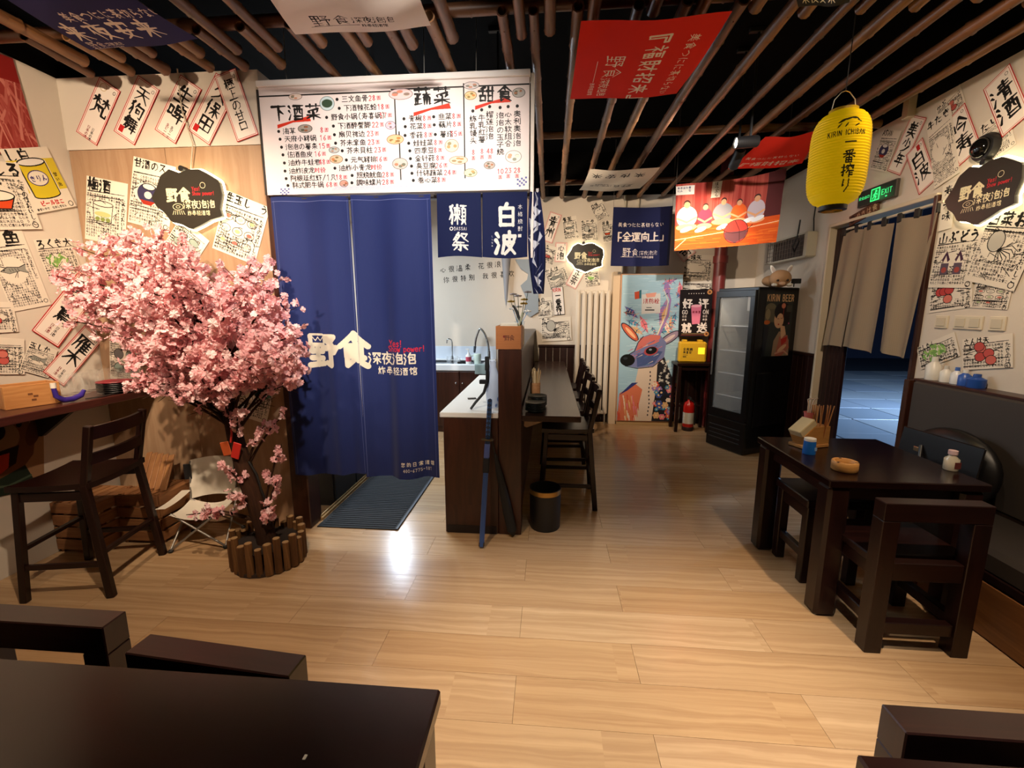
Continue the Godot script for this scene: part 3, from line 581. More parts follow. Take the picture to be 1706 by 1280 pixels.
	"H": "12,3 12,97;88,3 88,97;12,50 88,50", "I": "50,3 50,97", "K": "15,3 15,97;85,3 15,55;40,42 88,97", "N": "12,97 12,3 88,97 88,3", "O": "50,3 15,20 8,50 15,80 50,97 85,80 92,50 85,20 50,3", "R": "15,97 15,3 65,3 85,27 62,52 15,52;55,52 88,97", "S": "86,16 50,2 14,24 50,50 86,74 50,98 12,84", "T": "5,3 95,3;50,3 50,97", "X": "8,3 92,97;92,3 8,97", "Y": "5,3 50,48 95,3;50,48 50,97", "P": "15,97 15,3 65,3 85,27 62,52 15,52",
	"e": "12,64 84,64 76,40 46,34 14,52 14,80 46,98 84,88", "s": "80,42 46,34 22,48 76,76 50,98 16,88", "h": "16,3 16,97;16,52 46,36 78,50 78,97", "o": "50,34 16,50 16,82 50,98 84,82 84,50 50,34", "w": "6,36 28,97 50,50 72,97 94,36", "p": "16,36 16,120;16,52 50,34 84,52 84,80 50,98 16,82", "r": "20,36 20,97;20,60 50,38 80,40",
	"!": "50,3 50,66;50,90 50,97", "(": "70,0 40,30 40,70 70,100", ")": "30,0 60,30 60,70 30,100", "/": "85,5 15,98", "-": "15,52 85,52", ":": "50,30 50,34;50,76 50,80", "0": "50,3 18,25 18,75 50,97 82,75 82,25 50,3", "1": "28,20 55,3 55,97", "2": "15,24 45,3 82,24 74,48 14,97 88,97", "3": "16,8 78,8 44,44 82,62 70,92 40,98 14,84", "4": "66,97 66,3 10,68 92,68", "5": "80,4 24,4 18,44 60,38 84,64 64,96 16,88", "6": "76,6 34,34 16,70 46,98 82,76 60,50 22,62", "7": "12,5 88,5 44,97", "8": "50,48 20,26 50,3 80,26 50,48 16,74 50,98 84,74 50,48", "9": "78,38 40,50 18,28 50,3 80,24 76,60 40,97",
}

# ---------------------------------------------------------------- flat print: a small painter for posters, cloth and signs
class Pic:
	var im: Image
	var w: int
	var h: int
	var G: Dictionary
	var C: Dictionary
	var r := RandomNumberGenerator.new()
	func _init(ww: int, hh: int, bg: Color, glyphs: Dictionary, cache: Dictionary, sd := 1):
		w = ww
		h = hh
		im = Image.create(w, h, false, Image.FORMAT_RGB8)
		im.fill(bg)
		G = glyphs
		C = cache
		r.seed = sd
	func rect(x: float, y: float, ww: float, hh: float, c: Color):
		im.fill_rect(Rect2i(roundi(x), roundi(y), maxi(1, roundi(ww)), maxi(1, roundi(hh))), c)
	func poly(pts: Array, c: Color):
		var y0 := 1e9
		var y1 := -1e9
		for p in pts:
			y0 = minf(y0, p.y)
			y1 = maxf(y1, p.y)
		for y in range(maxi(0, floori(y0)), mini(h - 1, ceili(y1)) + 1):
			var yy := y + 0.5
			var xs := []
			for i in pts.size():
				var a: Vector2 = pts[i]
				var b: Vector2 = pts[(i + 1) % pts.size()]
				if (a.y <= yy) != (b.y <= yy):
					xs.append(a.x + (yy - a.y) * (b.x - a.x) / (b.y - a.y))
			xs.sort()
			for i in range(0, xs.size() - 1, 2):
				var x0 := roundi(xs[i])
				var x1 := roundi(xs[i + 1])
				if x1 > x0:
					im.fill_rect(Rect2i(x0, y, x1 - x0, 1), c)
	func ell(cx: float, cy: float, rx: float, ry: float, c: Color, rot := 0.0):
		if rot == 0.0:
			for y in range(maxi(0, floori(cy - ry)), mini(h - 1, ceili(cy + ry)) + 1):
				var t := (y + 0.5 - cy) / maxf(ry, 0.1)
				if absf(t) < 1.0:
					var s := rx * sqrt(1.0 - t * t)
					im.fill_rect(Rect2i(roundi(cx - s), y, maxi(1, roundi(2 * s)), 1), c)
		else:
			var pts := []
			for k in 24:
				pts.append(Vector2(cx, cy) + Vector2(cos(TAU * k / 24) * rx, sin(TAU * k / 24) * ry).rotated(rot))
			poly(pts, c)
	func seg(a: Vector2, b: Vector2, wa: float, wb: float, c: Color):
		if wa < 1.6 and wb < 1.6:
			wa = maxf(wa, 0.9)
			wb = maxf(wb, 0.9)
		var d := (b - a)
		if d.length() > 0.01:
			var s := d.normalized().orthogonal()
			poly([a + s * wa * 0.5, b + s * wb * 0.5, b - s * wb * 0.5, a - s * wa * 0.5], c)
		if wa > 1.5:
			ell(a.x, a.y, wa * 0.5, wa * 0.5, c)
		if wb > 1.5:
			ell(b.x, b.y, wb * 0.5, wb * 0.5, c)
	func line(pts: Array, wd: float, c: Color, taper := 1.0):
		for i in pts.size() - 1:
			seg(pts[i], pts[i + 1], wd * lerpf(1.0, taper, float(i) / (pts.size() - 1)), wd * lerpf(1.0, taper, float(i + 1) / (pts.size() - 1)), c)
	func ring(cx: float, cy: float, rx: float, ry: float, wd: float, c: Color, a0 := 0.0, a1 := TAU):
		var pts := []
		for k in 25:
			var a := lerpf(a0, a1, k / 24.0)
			pts.append(Vector2(cx + cos(a) * rx, cy + sin(a) * ry))
		line(pts, wd, c)
	func strokes(ch: String) -> Array:
		if C.has(ch):
			return C[ch]
		var out := []
		if G.has(ch):
			for st in String(G[ch]).split(";"):
				if st.begins_with("@"):
					var q := st.substr(1).split(" ")
					for s in strokes(q[0]):
						var t := []
						for p in s:
							t.append(Vector2(float(q[1]) + p.x * float(q[3]) / 100.0, float(q[2]) + p.y * float(q[4]) / 100.0))
						out.append(t)
				else:
					var t := []
					for pt in st.split(" "):
						var xy := pt.split(",")
						t.append(Vector2(float(xy[0]), float(xy[1])))
					out.append(t)
		C[ch] = out
		return out
	# one sign in a box; xf maps the 0..1 field to pixels
	func glyph(ch: String, o: Vector2, ux: Vector2, uy: Vector2, wd: float, c: Color, brush := 0.25):
		for s in strokes(ch):
			var pts := []
			for p in s:
				var j := Vector2(r.randf_range(-1, 1), r.randf_range(-1, 1)) * brush * 2.2
				pts.append(o + ux * ((p.x + j.x) / 100.0) + uy * ((p.y + j.y) / 100.0))
			line(pts, wd * r.randf_range(1.0 - brush * 0.5, 1.0 + brush * 0.6), c, 1.0 - brush * 1.2)
	func narrow(ch: String) -> float:
		var k := ch.unicode_at(0)
		if ch in "I!:":
			return 0.36
		return 0.62 if k < 128 else 1.0
	# a line of text from x, y (top left), running along dir; vertical text runs downward
	func text(s: String, x: float, y: float, size: float, wd: float, c: Color, vertical := false, gap := 1.08, brush := 0.25, dir := Vector2.RIGHT):
		var o := Vector2(x, y)
		var ux := dir * size
		var uy := dir.orthogonal() * size
		if uy.dot(Vector2(-dir.y, dir.x)) < 0:
			uy = -uy
		for ch in s:
			if ch != " ":
				var nw := narrow(ch) * 0.92 if not vertical else 1.0
				glyph(ch, o, ux * nw, uy, wd * size, c, brush)
			if vertical:
				o += uy * gap
			else:
				o += ux * gap * (narrow(ch) if ch != " " else 0.5)
	func scribble(x: float, y: float, ww: float, hh: float, size: float, c: Color, dens := 0.85):
		var ks := "のはかきこおたらなにいうしんどぶ日本酒食味香青白生元天花甘口"
		var yy := y
		while yy + size <= y + hh + 0.5:
			var xx := x
			while xx + size <= x + ww + 0.5:
				if r.randf() < dens:
					glyph(ks[r.randi() % ks.length()], Vector2(xx, yy), Vector2(size * 0.9, 0), Vector2(0, size * 0.9), size * 0.15, c, 0.2)
				xx += size * 1.02
			yy += size * 1.16
	func tex() -> ImageTexture:
		return ImageTexture.create_from_image(im)

var glyph_cache := {}
func pic(w: int, h: int, bg: Color, sd := 1) -> Pic:
	return Pic.new(w, h, bg, GLYPH, glyph_cache, sd)

const INK := Color(0.075, 0.065, 0.06)
const RED := Color(0.72, 0.13, 0.13)
const PAPER := Color(0.87, 0.83, 0.77)

# a white strip with a red border and big vertical writing
func strip_print(p: Pic, txt: String, small := "", mark := "", wd := 0.14):
	p.im.fill(Color(0.91, 0.87, 0.83))
	var m := p.w * 0.035
	for q in [[0.0, m], [m * 2.0, m * 0.45]]:
		p.rect(q[0], q[0], p.w - 2 * q[0], q[1], RED)
		p.rect(q[0], p.h - q[0] - q[1], p.w - 2 * q[0], q[1], RED)
		p.rect(q[0], q[0], q[1], p.h - 2 * q[0], RED)
		p.rect(p.w - q[0] - q[1], q[0], q[1], p.h - 2 * q[0], RED)
	var n := txt.length()
	var room := p.h * (0.78 if small == "" else 0.62)
	var sz := minf(p.w * 0.74, room / (n * 1.05))
	var y := p.h * 0.11 + (room - sz * 1.05 * n) * 0.5
	p.text(txt, (p.w - sz) * 0.5, y, sz, wd, INK, true, 1.05, 0.45)
	if small != "":
		p.text(small, p.w * 0.34, p.h * 0.78, p.w * 0.13, 0.12, Color(0.45, 0.1, 0.1), true, 1.05)
		p.text(small, p.w * 0.54, p.h * 0.78, p.w * 0.13, 0.12, INK, true, 1.05)
	p.ring(p.w * 0.8, p.h * 0.1, p.w * 0.05, p.w * 0.06, maxf(1.0, p.w * 0.014), INK)
	if mark == "circle":
		p.ring(p.w * 0.32, p.h * 0.11, p.w * 0.14, p.w * 0.14, maxf(1.0, p.w * 0.02), Color(0.72, 0.62, 0.4))
	elif mark == "stamp":
		p.rect(p.w * 0.14, p.h * 0.83, p.w * 0.2, p.w * 0.26, RED)
	elif mark == "red":
		p.rect(p.w * 0.58, p.h * 0.05, p.w * 0.16, p.h * 0.12, RED)

# a hand drawn menu sheet
func doodle_print(p: Pic, kind: String, title: String, side := true):
	p.im.fill(PAPER)
	var w := float(p.w)
	var h := float(p.h)
	var ink := INK
	var lw := maxf(1.2, w * 0.011)
	var n := title.length()
	var ts := minf(w * 0.92 / n, h * 0.2)
	var dark := Color(0.2, 0.18, 0.17)
	var sz := maxf(5.0, w * 0.056)
	if kind != "can":
		p.scribble(w * 0.03, h * 0.25, w * (0.8 if side else 0.95), h * 0.72, sz, dark, 0.93)
		for k in 5:
			var y0 := h * p.r.randf_range(0.25, 0.9)
			p.line([Vector2(w * 0.03, y0), Vector2(w * p.r.randf_range(0.5, 0.95), y0 + h * p.r.randf_range(-0.03, 0.03))], lw * 1.3, ink)
		p.ell(w * 0.42, h * 0.5, w * 0.33, h * 0.17, PAPER)
		for k in 14:
			var a0 := Vector2(w * p.r.randf_range(0.05, 0.85), h * p.r.randf_range(0.27, 0.93))
			p.line([a0, a0 + Vector2(w * p.r.randf_range(-0.12, 0.12), h * p.r.randf_range(-0.08, 0.08)), a0 + Vector2(w * p.r.randf_range(-0.2, 0.2), h * p.r.randf_range(-0.05, 0.05))], lw, ink)
	p.text(title, w * 0.04, h * 0.015, ts, 0.17, ink, false, 1.04, 0.5)
	p.line([Vector2(w * 0.05, h * 0.225), Vector2(w * 0.4, h * 0.215), Vector2(w * 0.92, h * 0.2)], lw * 2.2, ink, 0.4)
	if side:
		p.text("たきのはおいしこ", w * 0.86, h * 0.25, w * 0.1, 0.16, ink, true, 1.02, 0.5)
	var cx := w * 0.42
	var cy := h * 0.5
	var s := w * 0.3
	match kind:
		"fish":
			p.poly([Vector2(cx - s, cy), Vector2(cx - s * 0.4, cy - s * 0.32), Vector2(cx + s * 0.5, cy - s * 0.2), Vector2(cx + s * 1.1, cy - s * 0.42), Vector2(cx + s * 1.0, cy), Vector2(cx + s * 1.12, cy + s * 0.38), Vector2(cx + s * 0.5, cy + s * 0.12), Vector2(cx - s * 0.4, cy + s * 0.26)], Color(0.55, 0.55, 0.52))
			p.line([Vector2(cx - s, cy), Vector2(cx - s * 0.4, cy - s * 0.32), Vector2(cx + s * 0.5, cy - s * 0.2), Vector2(cx + s * 1.1, cy - s * 0.42)], lw * 1.5, ink)
			p.line([Vector2(cx - s, cy), Vector2(cx - s * 0.4, cy + s * 0.26), Vector2(cx + s * 0.5, cy + s * 0.12), Vector2(cx + s * 1.12, cy + s * 0.38)], lw, ink)
			p.ell(cx - s * 0.72, cy - s * 0.06, lw * 1.6, lw * 1.6, ink)
			for k in 4:
				p.line([Vector2(cx - s * 0.3 + k * s * 0.22, cy - s * 0.14), Vector2(cx - s * 0.24 + k * s * 0.22, cy + s * 0.1)], lw * 0.8, ink)
		"bowl":
			p.poly([Vector2(cx - s, cy), Vector2(cx + s, cy), Vector2(cx + s * 0.6, cy + s * 0.75), Vector2(cx - s * 0.6, cy + s * 0.75)], Color(0.80, 0.28, 0.12))
			p.ell(cx, cy, s, s * 0.3, Color(0.9, 0.86, 0.8))
			p.ring(cx, cy, s, s * 0.3, lw * 1.8, ink)
			p.line([Vector2(cx - s, cy), Vector2(cx - s * 0.6, cy + s * 0.75), Vector2(cx + s * 0.6, cy + s * 0.75), Vector2(cx + s, cy)], lw * 1.8, ink)
			for k in 3:
				p.line([Vector2(cx - s * 0.3 + k * s * 0.3, cy - s * 0.5), Vector2(cx - s * 0.2 + k * s * 0.3, cy - s * 0.75)], lw, ink)
		"can":
			p.rect(0, h * 0.18, w, h * 0.5, Color(0.80, 0.72, 0.20))
			p.rect(w * 0.15, h * 0.2, w * 0.66, h * 0.62, PAPER)
			p.rect(w * 0.2, h * 0.22, w * 0.58, h * 0.52, Color(0.80, 0.72, 0.16))
			p.ell(w * 0.49, h * 0.22, w * 0.29, h * 0.06, Color(0.86, 0.84, 0.82))
			p.ell(w * 0.49, h * 0.74, w * 0.29, h * 0.055, Color(0.80, 0.72, 0.16))
			p.ring(w * 0.49, h * 0.22, w * 0.29, h * 0.06, lw * 2, ink)
			p.ring(w * 0.49, h * 0.74, w * 0.29, h * 0.055, lw * 2, ink, 0, PI)
			p.line([Vector2(w * 0.2, h * 0.22), Vector2(w * 0.2, h * 0.74)], lw * 2.2, ink)
			p.line([Vector2(w * 0.78, h * 0.22), Vector2(w * 0.78, h * 0.74)], lw * 2.2, ink)
			p.ell(w * 0.47, h * 0.47, w * 0.21, h * 0.12, PAPER)
			p.ring(w * 0.47, h * 0.47, w * 0.21, h * 0.12, lw * 1.6, Color(0.2, 0.16, 0.4))
			p.text("きりん", w * 0.3, h * 0.43, w * 0.115, 0.16, Color(0.2, 0.16, 0.4))
			p.text("ビールはこ", w * 0.24, h * 0.83, w * 0.1, 0.2, RED)
		"green":
			for k in 26:
				var a := p.r.randf() * TAU
				var d := p.r.randf() * s
				p.ell(cx + cos(a) * d, cy + sin(a) * d * 0.55, s * 0.24, s * 0.09, Color(0.36, 0.55, 0.28).lerp(Color(0.62, 0.76, 0.42), p.r.randf()), p.r.randf() * PI)
			p.ring(cx, cy, s * 1.05, s * 0.62, lw, ink)
		"cup":
			p.line([Vector2(cx - s * 0.8, cy - s * 0.5), Vector2(cx - s * 0.7, cy + s * 0.8), Vector2(cx + s * 0.7, cy + s * 0.8), Vector2(cx + s * 0.8, cy - s * 0.5)], lw * 1.3, ink)
			p.ring(cx, cy - s * 0.5, s * 0.8, s * 0.2, lw * 1.3, ink)
			p.ell(cx, cy + s * 0.25, s * 0.66, s * 0.18, Color(0.74, 0.74, 0.5))
			for k in 3:
				p.ell(cx - s * 0.4 + k * s * 0.42, cy + s * 0.62, s * 0.19, s * 0.15, Color(0.5, 0.55, 0.3))
		"pot":
			p.ell(cx, cy, s * 0.85, s * 0.75, Color(0.22, 0.2, 0.32))
			p.ell(cx, cy - s * 0.5, s * 0.5, s * 0.22, Color(0.82, 0.8, 0.78))
			p.ring(cx, cy - s * 0.5, s * 0.5, s * 0.22, lw * 1.4, ink)
			p.ell(cx, cy + s * 0.1, s * 0.3, s * 0.26, Color(0.8, 0.78, 0.76))
			p.poly([Vector2(cx - s * 0.6, cy + s * 0.5), Vector2(cx + s * 0.6, cy + s * 0.5), Vector2(cx + s * 0.3, cy + s * 0.8), Vector2(cx - s * 0.3, cy + s * 0.8)], Color(0.6, 0.18, 0.12))
		"meat":
			for k in 5:
				var q := Vector2(cx + p.r.randf_range(-0.7, 0.7) * s, cy + p.r.randf_range(-0.6, 0.6) * s)
				p.ell(q.x, q.y, s * 0.36, s * 0.3, Color(0.68, 0.22, 0.22).lerp(Color(0.8, 0.45, 0.4), p.r.randf()))
				p.ring(q.x, q.y, s * 0.36, s * 0.3, lw, ink)
		"grid":
			for j in 3:
				for i in 3:
					var q := Vector2(w * (0.18 + 0.27 * i), h * (0.38 + 0.2 * j))
					p.ring(q.x, q.y, w * 0.11, h * 0.065, lw, ink)
					p.ell(q.x, q.y, w * 0.06, h * 0.03, [Color(0.75, 0.4, 0.35), Color(0.75, 0.72, 0.66), Color(0.6, 0.66, 0.5)][(i + j) % 3])
		"face":
			for j in 2:
				for i in 2:
					var q := Vector2(w * (0.3 + 0.38 * i), h * (0.42 + 0.3 * j))
					p.ell(q.x, q.y, w * 0.15, h * 0.11, Color(0.42, 0.40, 0.40) if (i + j) % 2 == 0 else Color(0.58, 0.64, 0.6))
					p.ring(q.x, q.y, w * 0.15, h * 0.11, lw * 1.3, ink)
		"squid":
			for k in 7:
				var a := -0.4 + k * 0.32
				p.line([Vector2(cx, cy), Vector2(cx + cos(a) * s * 0.8, cy + sin(a) * s * 0.7), Vector2(cx + cos(a + 0.4) * s * 1.2, cy + sin(a + 0.4) * s * 0.9)], lw * 1.6, ink, 0.5)
			p.ell(cx - s * 0.3, cy - s * 0.4, s * 0.5, s * 0.6, Color(0.7, 0.68, 0.64), 0.6)
			p.ring(cx - s * 0.3, cy - s * 0.4, s * 0.5, s * 0.6, lw * 1.3, ink)
		"sandal":
			for k in 2:
				var q := w * (0.3 + 0.3 * k)
				p.poly([Vector2(q - w * 0.09, h * 0.5), Vector2(q, h * 0.34), Vector2(q + w * 0.1, h * 0.5), Vector2(q + w * 0.05, h * 0.54), Vector2(q, h * 0.42), Vector2(q - w * 0.05, h * 0.54)], Color(0.26, 0.16, 0.24))
				p.rect(q - w * 0.09, h * 0.56, w * 0.18, h * 0.2, Color(0.35, 0.3, 0.36))
				p.ell(q, h * 0.68, w * 0.06, h * 0.05, Color(0.6, 0.28, 0.26))
		"text":
			pass
	if kind == "can":
		p.scribble(w * 0.02, h * 0.24, w * 0.12, h * 0.5, sz * 1.6, ink)
		p.scribble(w * 0.84, h * 0.24, w * 0.12, h * 0.5, sz * 1.6, ink)
		p.scribble(w * 0.1, h * 0.93, w * 0.7, h * 0.06, sz, dark)
	p.ring(w * 0.9, h * 0.93, w * 0.05, w * 0.05, lw * 1.2, ink)

# the house lettering used on cloth, banners and signs
func house_logo(p: Pic, x: float, y: float, s: float, c: Color, red: Color):
	p.text("野食", x, y, s, 0.17, c, false, 1.02, 0.12)
	p.text("Yes!", x + s * 2.62, y - s * 0.08, s * 0.17, 0.17, red, false, 1.0, 0.1)
	p.text("Show power!", x + s * 2.62, y + s * 0.16, s * 0.17, 0.17, red, false, 1.0, 0.1)
	p.text("深夜泡泡", x + s * 2.1, y + s * 0.42, s * 0.4, 0.13, c, false, 1.05, 0.1)
	p.text("炸串轻酒馆", x + s * 2.36, y + s * 0.86, s * 0.25, 0.12, c, false, 1.08, 0.1)

func brush_logo(p: Pic, x: float, y: float, s: float, c: Color):
	p.text("野", x, y, s * 1.2, 0.08, c, false, 1.0, 0.5)
	p.text("食", x + s * 1.25, y + s * 0.15, s * 0.95, 0.08, c, false, 1.0, 0.5)
	p.text("深夜泡泡", x + s * 2.3, y + s * 0.4, s * 0.6, 0.10, c, false, 1.0, 0.5)
	p.line([Vector2(x - s * 0.2, y + s * 1.22), Vector2(x + s * 2.6, y + s * 1.2)], s * 0.04, c)
	p.text("炸串轻酒馆", x + s * 2.7, y + s * 1.12, s * 0.3, 0.12, c, false, 1.0, 0.3)

# ---------------------------------------------------------------- the room
const XL := -3.25
const XR := 2.75
const ZB := -6.3
const ZP := -2.95
const HW := 3.1

func plaster(hex: String) -> StandardMaterial3D:
	var key := "plaster " + hex
	if not mats.has(key):
		var m: StandardMaterial3D = mat(hex, 0.85).duplicate()
		if not mats.has("plaster_tex"):
			var f := FastNoiseLite.new()
			f.seed = 4
			f.frequency = 0.02
			f.fractal_octaves = 5
			var nt := NoiseTexture2D.new()
			nt.width = 256
			nt.height = 256
			nt.seamless = true
			nt.noise = f
			mats["plaster_tex"] = nt
		m.heightmap_enabled = true
		m.heightmap_texture = mats["plaster_tex"]
		m.heightmap_scale = 0.12
		m.uv1_triplanar = true
		m.uv1_world_triplanar = true
		m.uv1_scale = Vector3(1.3, 1.3, 1.3)
		mats[key] = m
	return mats[key]

var dark_wood: StandardMaterial3D
var red_wood: StandardMaterial3D

func build_room():
	dark_wood = wood("170908", "24100c", 0.3, 0.45)
	red_wood = wood("2c140c", "3f1f12", 0.36, 0.5)
	var white := plaster("cfc4b6")
	var black := mat("0d0c0c", 0.9, 0.0, 0.2)
	# floor: laminate planks laid side to side
	var sub := struct("floor", bx(Vector3(-0.25, -0.06, -2.05), Vector3(6.4, 0.09, 8.9)), mat("5a4028", 0.8))
	var fm := []
	for k in 5:
		var m := tex_mat(grain(["a88662", "a68460", "ab8a66", "a4805b", "a98764"][k], ["be9d76", "bc9a72", "c1a17b", "ba976e", "bf9e78"][k], 40 + k * 9, 512, 128, 60.0, -0.3), 0.22, 0.5)
		m.uv1_scale = Vector3(0.75, 3.4, 1)
		fm.append(m)
	var row := 0
	var z := -1.478 + 0.232 * 16
	while z > ZB:
		var x := XL - 1.2 + (0.0 if row % 2 == 0 else 0.54) + fposmod(-0.12 - (XL - 1.2), 1.2) - 1.2
		while x < XR:
			var x0 := maxf(x, XL)
			var x1 := minf(x + 1.2, XR)
			var z1 := maxf(z - 0.232, ZB)
			if x1 - x0 > 0.02 and z < 2.2:
				part(sub, "plank", bx(Vector3((x0 + x1) * 0.5, -0.0075, (z + z1) * 0.5), Vector3(x1 - x0 - 0.0014, 0.015, z - z1 - 0.0014)), fm[rng.randi() % 5])
			x += 1.2
		z -= 0.232
		row += 1
	# walls
	struct("wall_left", bx(Vector3(XL - 0.06, HW * 0.5, -2.05), Vector3(0.12, HW, 8.74)), white)
	struct("wall_left_upper", bx(Vector3(XL - 0.06, 3.38, -2.05), Vector3(0.12, 0.56, 8.74)), black)
	struct("wall_back", bx(Vector3(-0.25, HW * 0.5, ZB - 0.06), Vector3(6.0, HW, 0.12)), white)
	struct("wall_back_upper", bx(Vector3(-0.25, 3.38, ZB - 0.06), Vector3(6.0, 0.56, 0.12)), black)
	struct("wall_front", bx(Vector3(-0.25, 1.8, 2.26), Vector3(6.0, 3.6, 0.12)), plaster("c9bda9"))
	var rw := B.new()
	rw.box(Vector3(XR + 0.1, HW * 0.5, (2.32 - 3.53) * 0.5), Vector3(0.2, HW, 5.85))
	rw.box(Vector3(XR + 0.1, HW * 0.5, (-4.74 - 6.42) * 0.5), Vector3(0.2, HW, 1.68))
	rw.box(Vector3(XR + 0.1, (2.41 + HW) * 0.5, -4.135), Vector3(0.2, HW - 2.41, 1.21))
	struct("wall_right", rw, white)
	struct("wall_right_upper", bx(Vector3(XR + 0.1, 3.38, -2.05), Vector3(0.2, 0.56, 8.74)), black)
	# the partition behind the cherry tree: veneer below, white bulkhead above
	struct("wall_partition", bx(Vector3((XL - 1.86) * 0.5, 1.33, ZP - 0.07), Vector3(-1.86 - XL, 2.66, 0.12)), mat("8a6a48", 0.7))
	struct("wall_bulkhead", bx(Vector3((XL - 1.86) * 0.5, (2.66 + HW) * 0.5, ZP - 0.32), Vector3(-1.86 - XL, HW - 2.66, 0.65)), white)
	var vm := tex_mat(grain("9a7a5e", "ab8d70", 77, 512, 256, 30.0), 0.5, 0.4)
	vm.uv1_scale = Vector3(0.5, 0.9, 1)
	var ven := struct("trim_1", bx(Vector3(-2.9, 1.33, ZP - 0.005), Vector3(0.69, 2.655, 0.012), 0.001), vm)
	for q in [-2.2125]:
		part(ven, "veneer_panel", bx(Vector3(q, 1.33, ZP - 0.005), Vector3(0.678, 2.655, 0.012), 0.001), vm)
	# dark post at the end of the partition
	struct("trim_2", bx(Vector3(-1.79, 1.33, ZP - 0.04), Vector3(0.13, 2.66, 0.16), 0.006), red_wood)
	# wainscot boards
	var wb := wood("1f0e0b", "301712", 0.45, 0.4)
	var wk := struct("trim_3", bx(Vector3(1.3, 1.095, ZB + 0.018), Vector3(2.88, 0.03, 0.03), 0.004), wb)
	var x := -0.13
	while x < XR - 0.05:
		part(wk, "board", bx(Vector3(x + 0.05, 0.54, ZB + 0.008), Vector3(0.094, 1.08, 0.016), 0.004), wb)
		x += 0.1
	var wr := struct("trim_4", bx(Vector3(XR - 0.014, 1.135, -5.5), Vector3(0.03, 0.03, 1.54), 0.004), wb)
	z = -4.76
	while z > ZB + 0.05:
		part(wr, "board", bx(Vector3(XR - 0.008, 0.56, z - 0.05), Vector3(0.016, 1.12, 0.094), 0.004), wb)
		z -= 0.1
	# pier beside the radiator
	struct("wall_pier", bx(Vector3(0.91, 1.05, ZB + 0.07), Vector3(0.1, 2.1, 0.14), 0.004), plaster("c2ab8f"))
	# door frame in the right wall
	var fr := struct("door_1", bx(Vector3(XR + 0.09, 2.40, -4.135), Vector3(0.24, 0.03, 1.22), 0.004), plaster("cdbfa8"))
	part(fr, "jamb", bx(Vector3(XR + 0.09, 1.2, -4.735), Vector3(0.24, 2.4, 0.03), 0.004), plaster("cdbfa8"))
	part(fr, "jamb", bx(Vector3(XR + 0.09, 1.2, -3.535), Vector3(0.24, 2.4, 0.03), 0.004), red_wood)
	for k in 5:
		part(fr, "leaf_board", bx(Vector3(XR + 0.05, 1.19, -4.715 + 0.062 * k + 0.031), Vector3(0.04, 2.36, 0.058), 0.006), wb)

func build_outside():
	var pv := struct("ground", bx(Vector3(8.0, -0.09, -8.0), Vector3(10.0, 0.1, 16.0)), mat("3a3d40", 0.5))
	var gm := [mat("8a8f92", 0.3), mat("7d8386", 0.35), mat("949795", 0.28)]
	for i in 12:
		for j in 12:
			part(pv, "paving_slab", bx(Vector3(3.35 + i * 0.8, -0.03 + rng.randf() * 0.006, -3.2 - j * 0.8), Vector3(0.785, 0.03, 0.785), 0.004), gm[rng.randi() % 3])
	var lm := thing("street_lamp", "added street lamp on dark post, unseen outside the doorway", "lamp", Vector3(7.0, -0.02, -6.85))  # added out of view to light the paving beyond the door
	var b := B.new()
	b.cyl(Vector3.ZERO, Vector3(0, 2.7, 0), 0.05, 0.04)
	part(lm, "post", b, mat("22252a", 0.5, 0.6))
	part(lm, "arm", bx(Vector3(0, 2.68, 0.2), Vector3(0.05, 0.04, 0.4), 0.005), mat("22252a", 0.5, 0.6))
	part(lm, "lamp_head", bx(Vector3(0, 2.64, 0.35), Vector3(0.56, 0.06, 0.36), 0.01), mat("22252a", 0.5, 0.6))
	part(lm, "diffuser", bx(Vector3(0, 2.60, 0.35), Vector3(0.5, 0.02, 0.3)), glow("bcd4ff", 2.0))

func bamboo(a: Vector3, b: Vector3, r: float, hollow := false) -> B:
	var m := B.new()
	var d := b - a
	var n := maxi(2, int(d.length() / 0.31))
	var pts := []
	var rr := []
	for k in n:
		var t0 := float(k) / n
		var t1 := float(k + 1) / n
		var j := 1.0 + rng.randf_range(-0.05, 0.05)
		pts.append(a + d * t0)
		rr.append(r * 0.94 * j)
		pts.append(a + d * (t0 + (t1 - t0) * 0.5))
		rr.append(r * 0.92 * j)
		pts.append(a + d * (t1 - 0.014 / d.length()))
		rr.append(r * 0.98)
		pts.append(a + d * (t1 - 0.007 / d.length()))
		rr.append(r * 1.1)
	pts.append(b)
	rr.append(r * 0.95)
	m.tube(pts, rr, 10, not hollow)
	if hollow:
		m.tube([a + d.normalized() * 0.12, a], [r * 0.7, r * 0.72], 10, false)
		var x := d.normalized().cross(Vector3.UP).normalized()
		var y := x.cross(d.normalized())
		for k in 10:
			var p := []
			for q in [[k, r * 0.95], [k + 1, r * 0.95], [k + 1, r * 0.72], [k, r * 0.72]]:
				p.append(a + (x * cos(TAU * q[0] / 10) + y * sin(TAU * q[0] / 10)) * q[1])
			m.face(p, -d)
		m.face([a + d.normalized() * 0.12 + x * r, a + d.normalized() * 0.12 + y * r, a + d.normalized() * 0.12 - x * r, a + d.normalized() * 0.12 - y * r], -d)
	return m

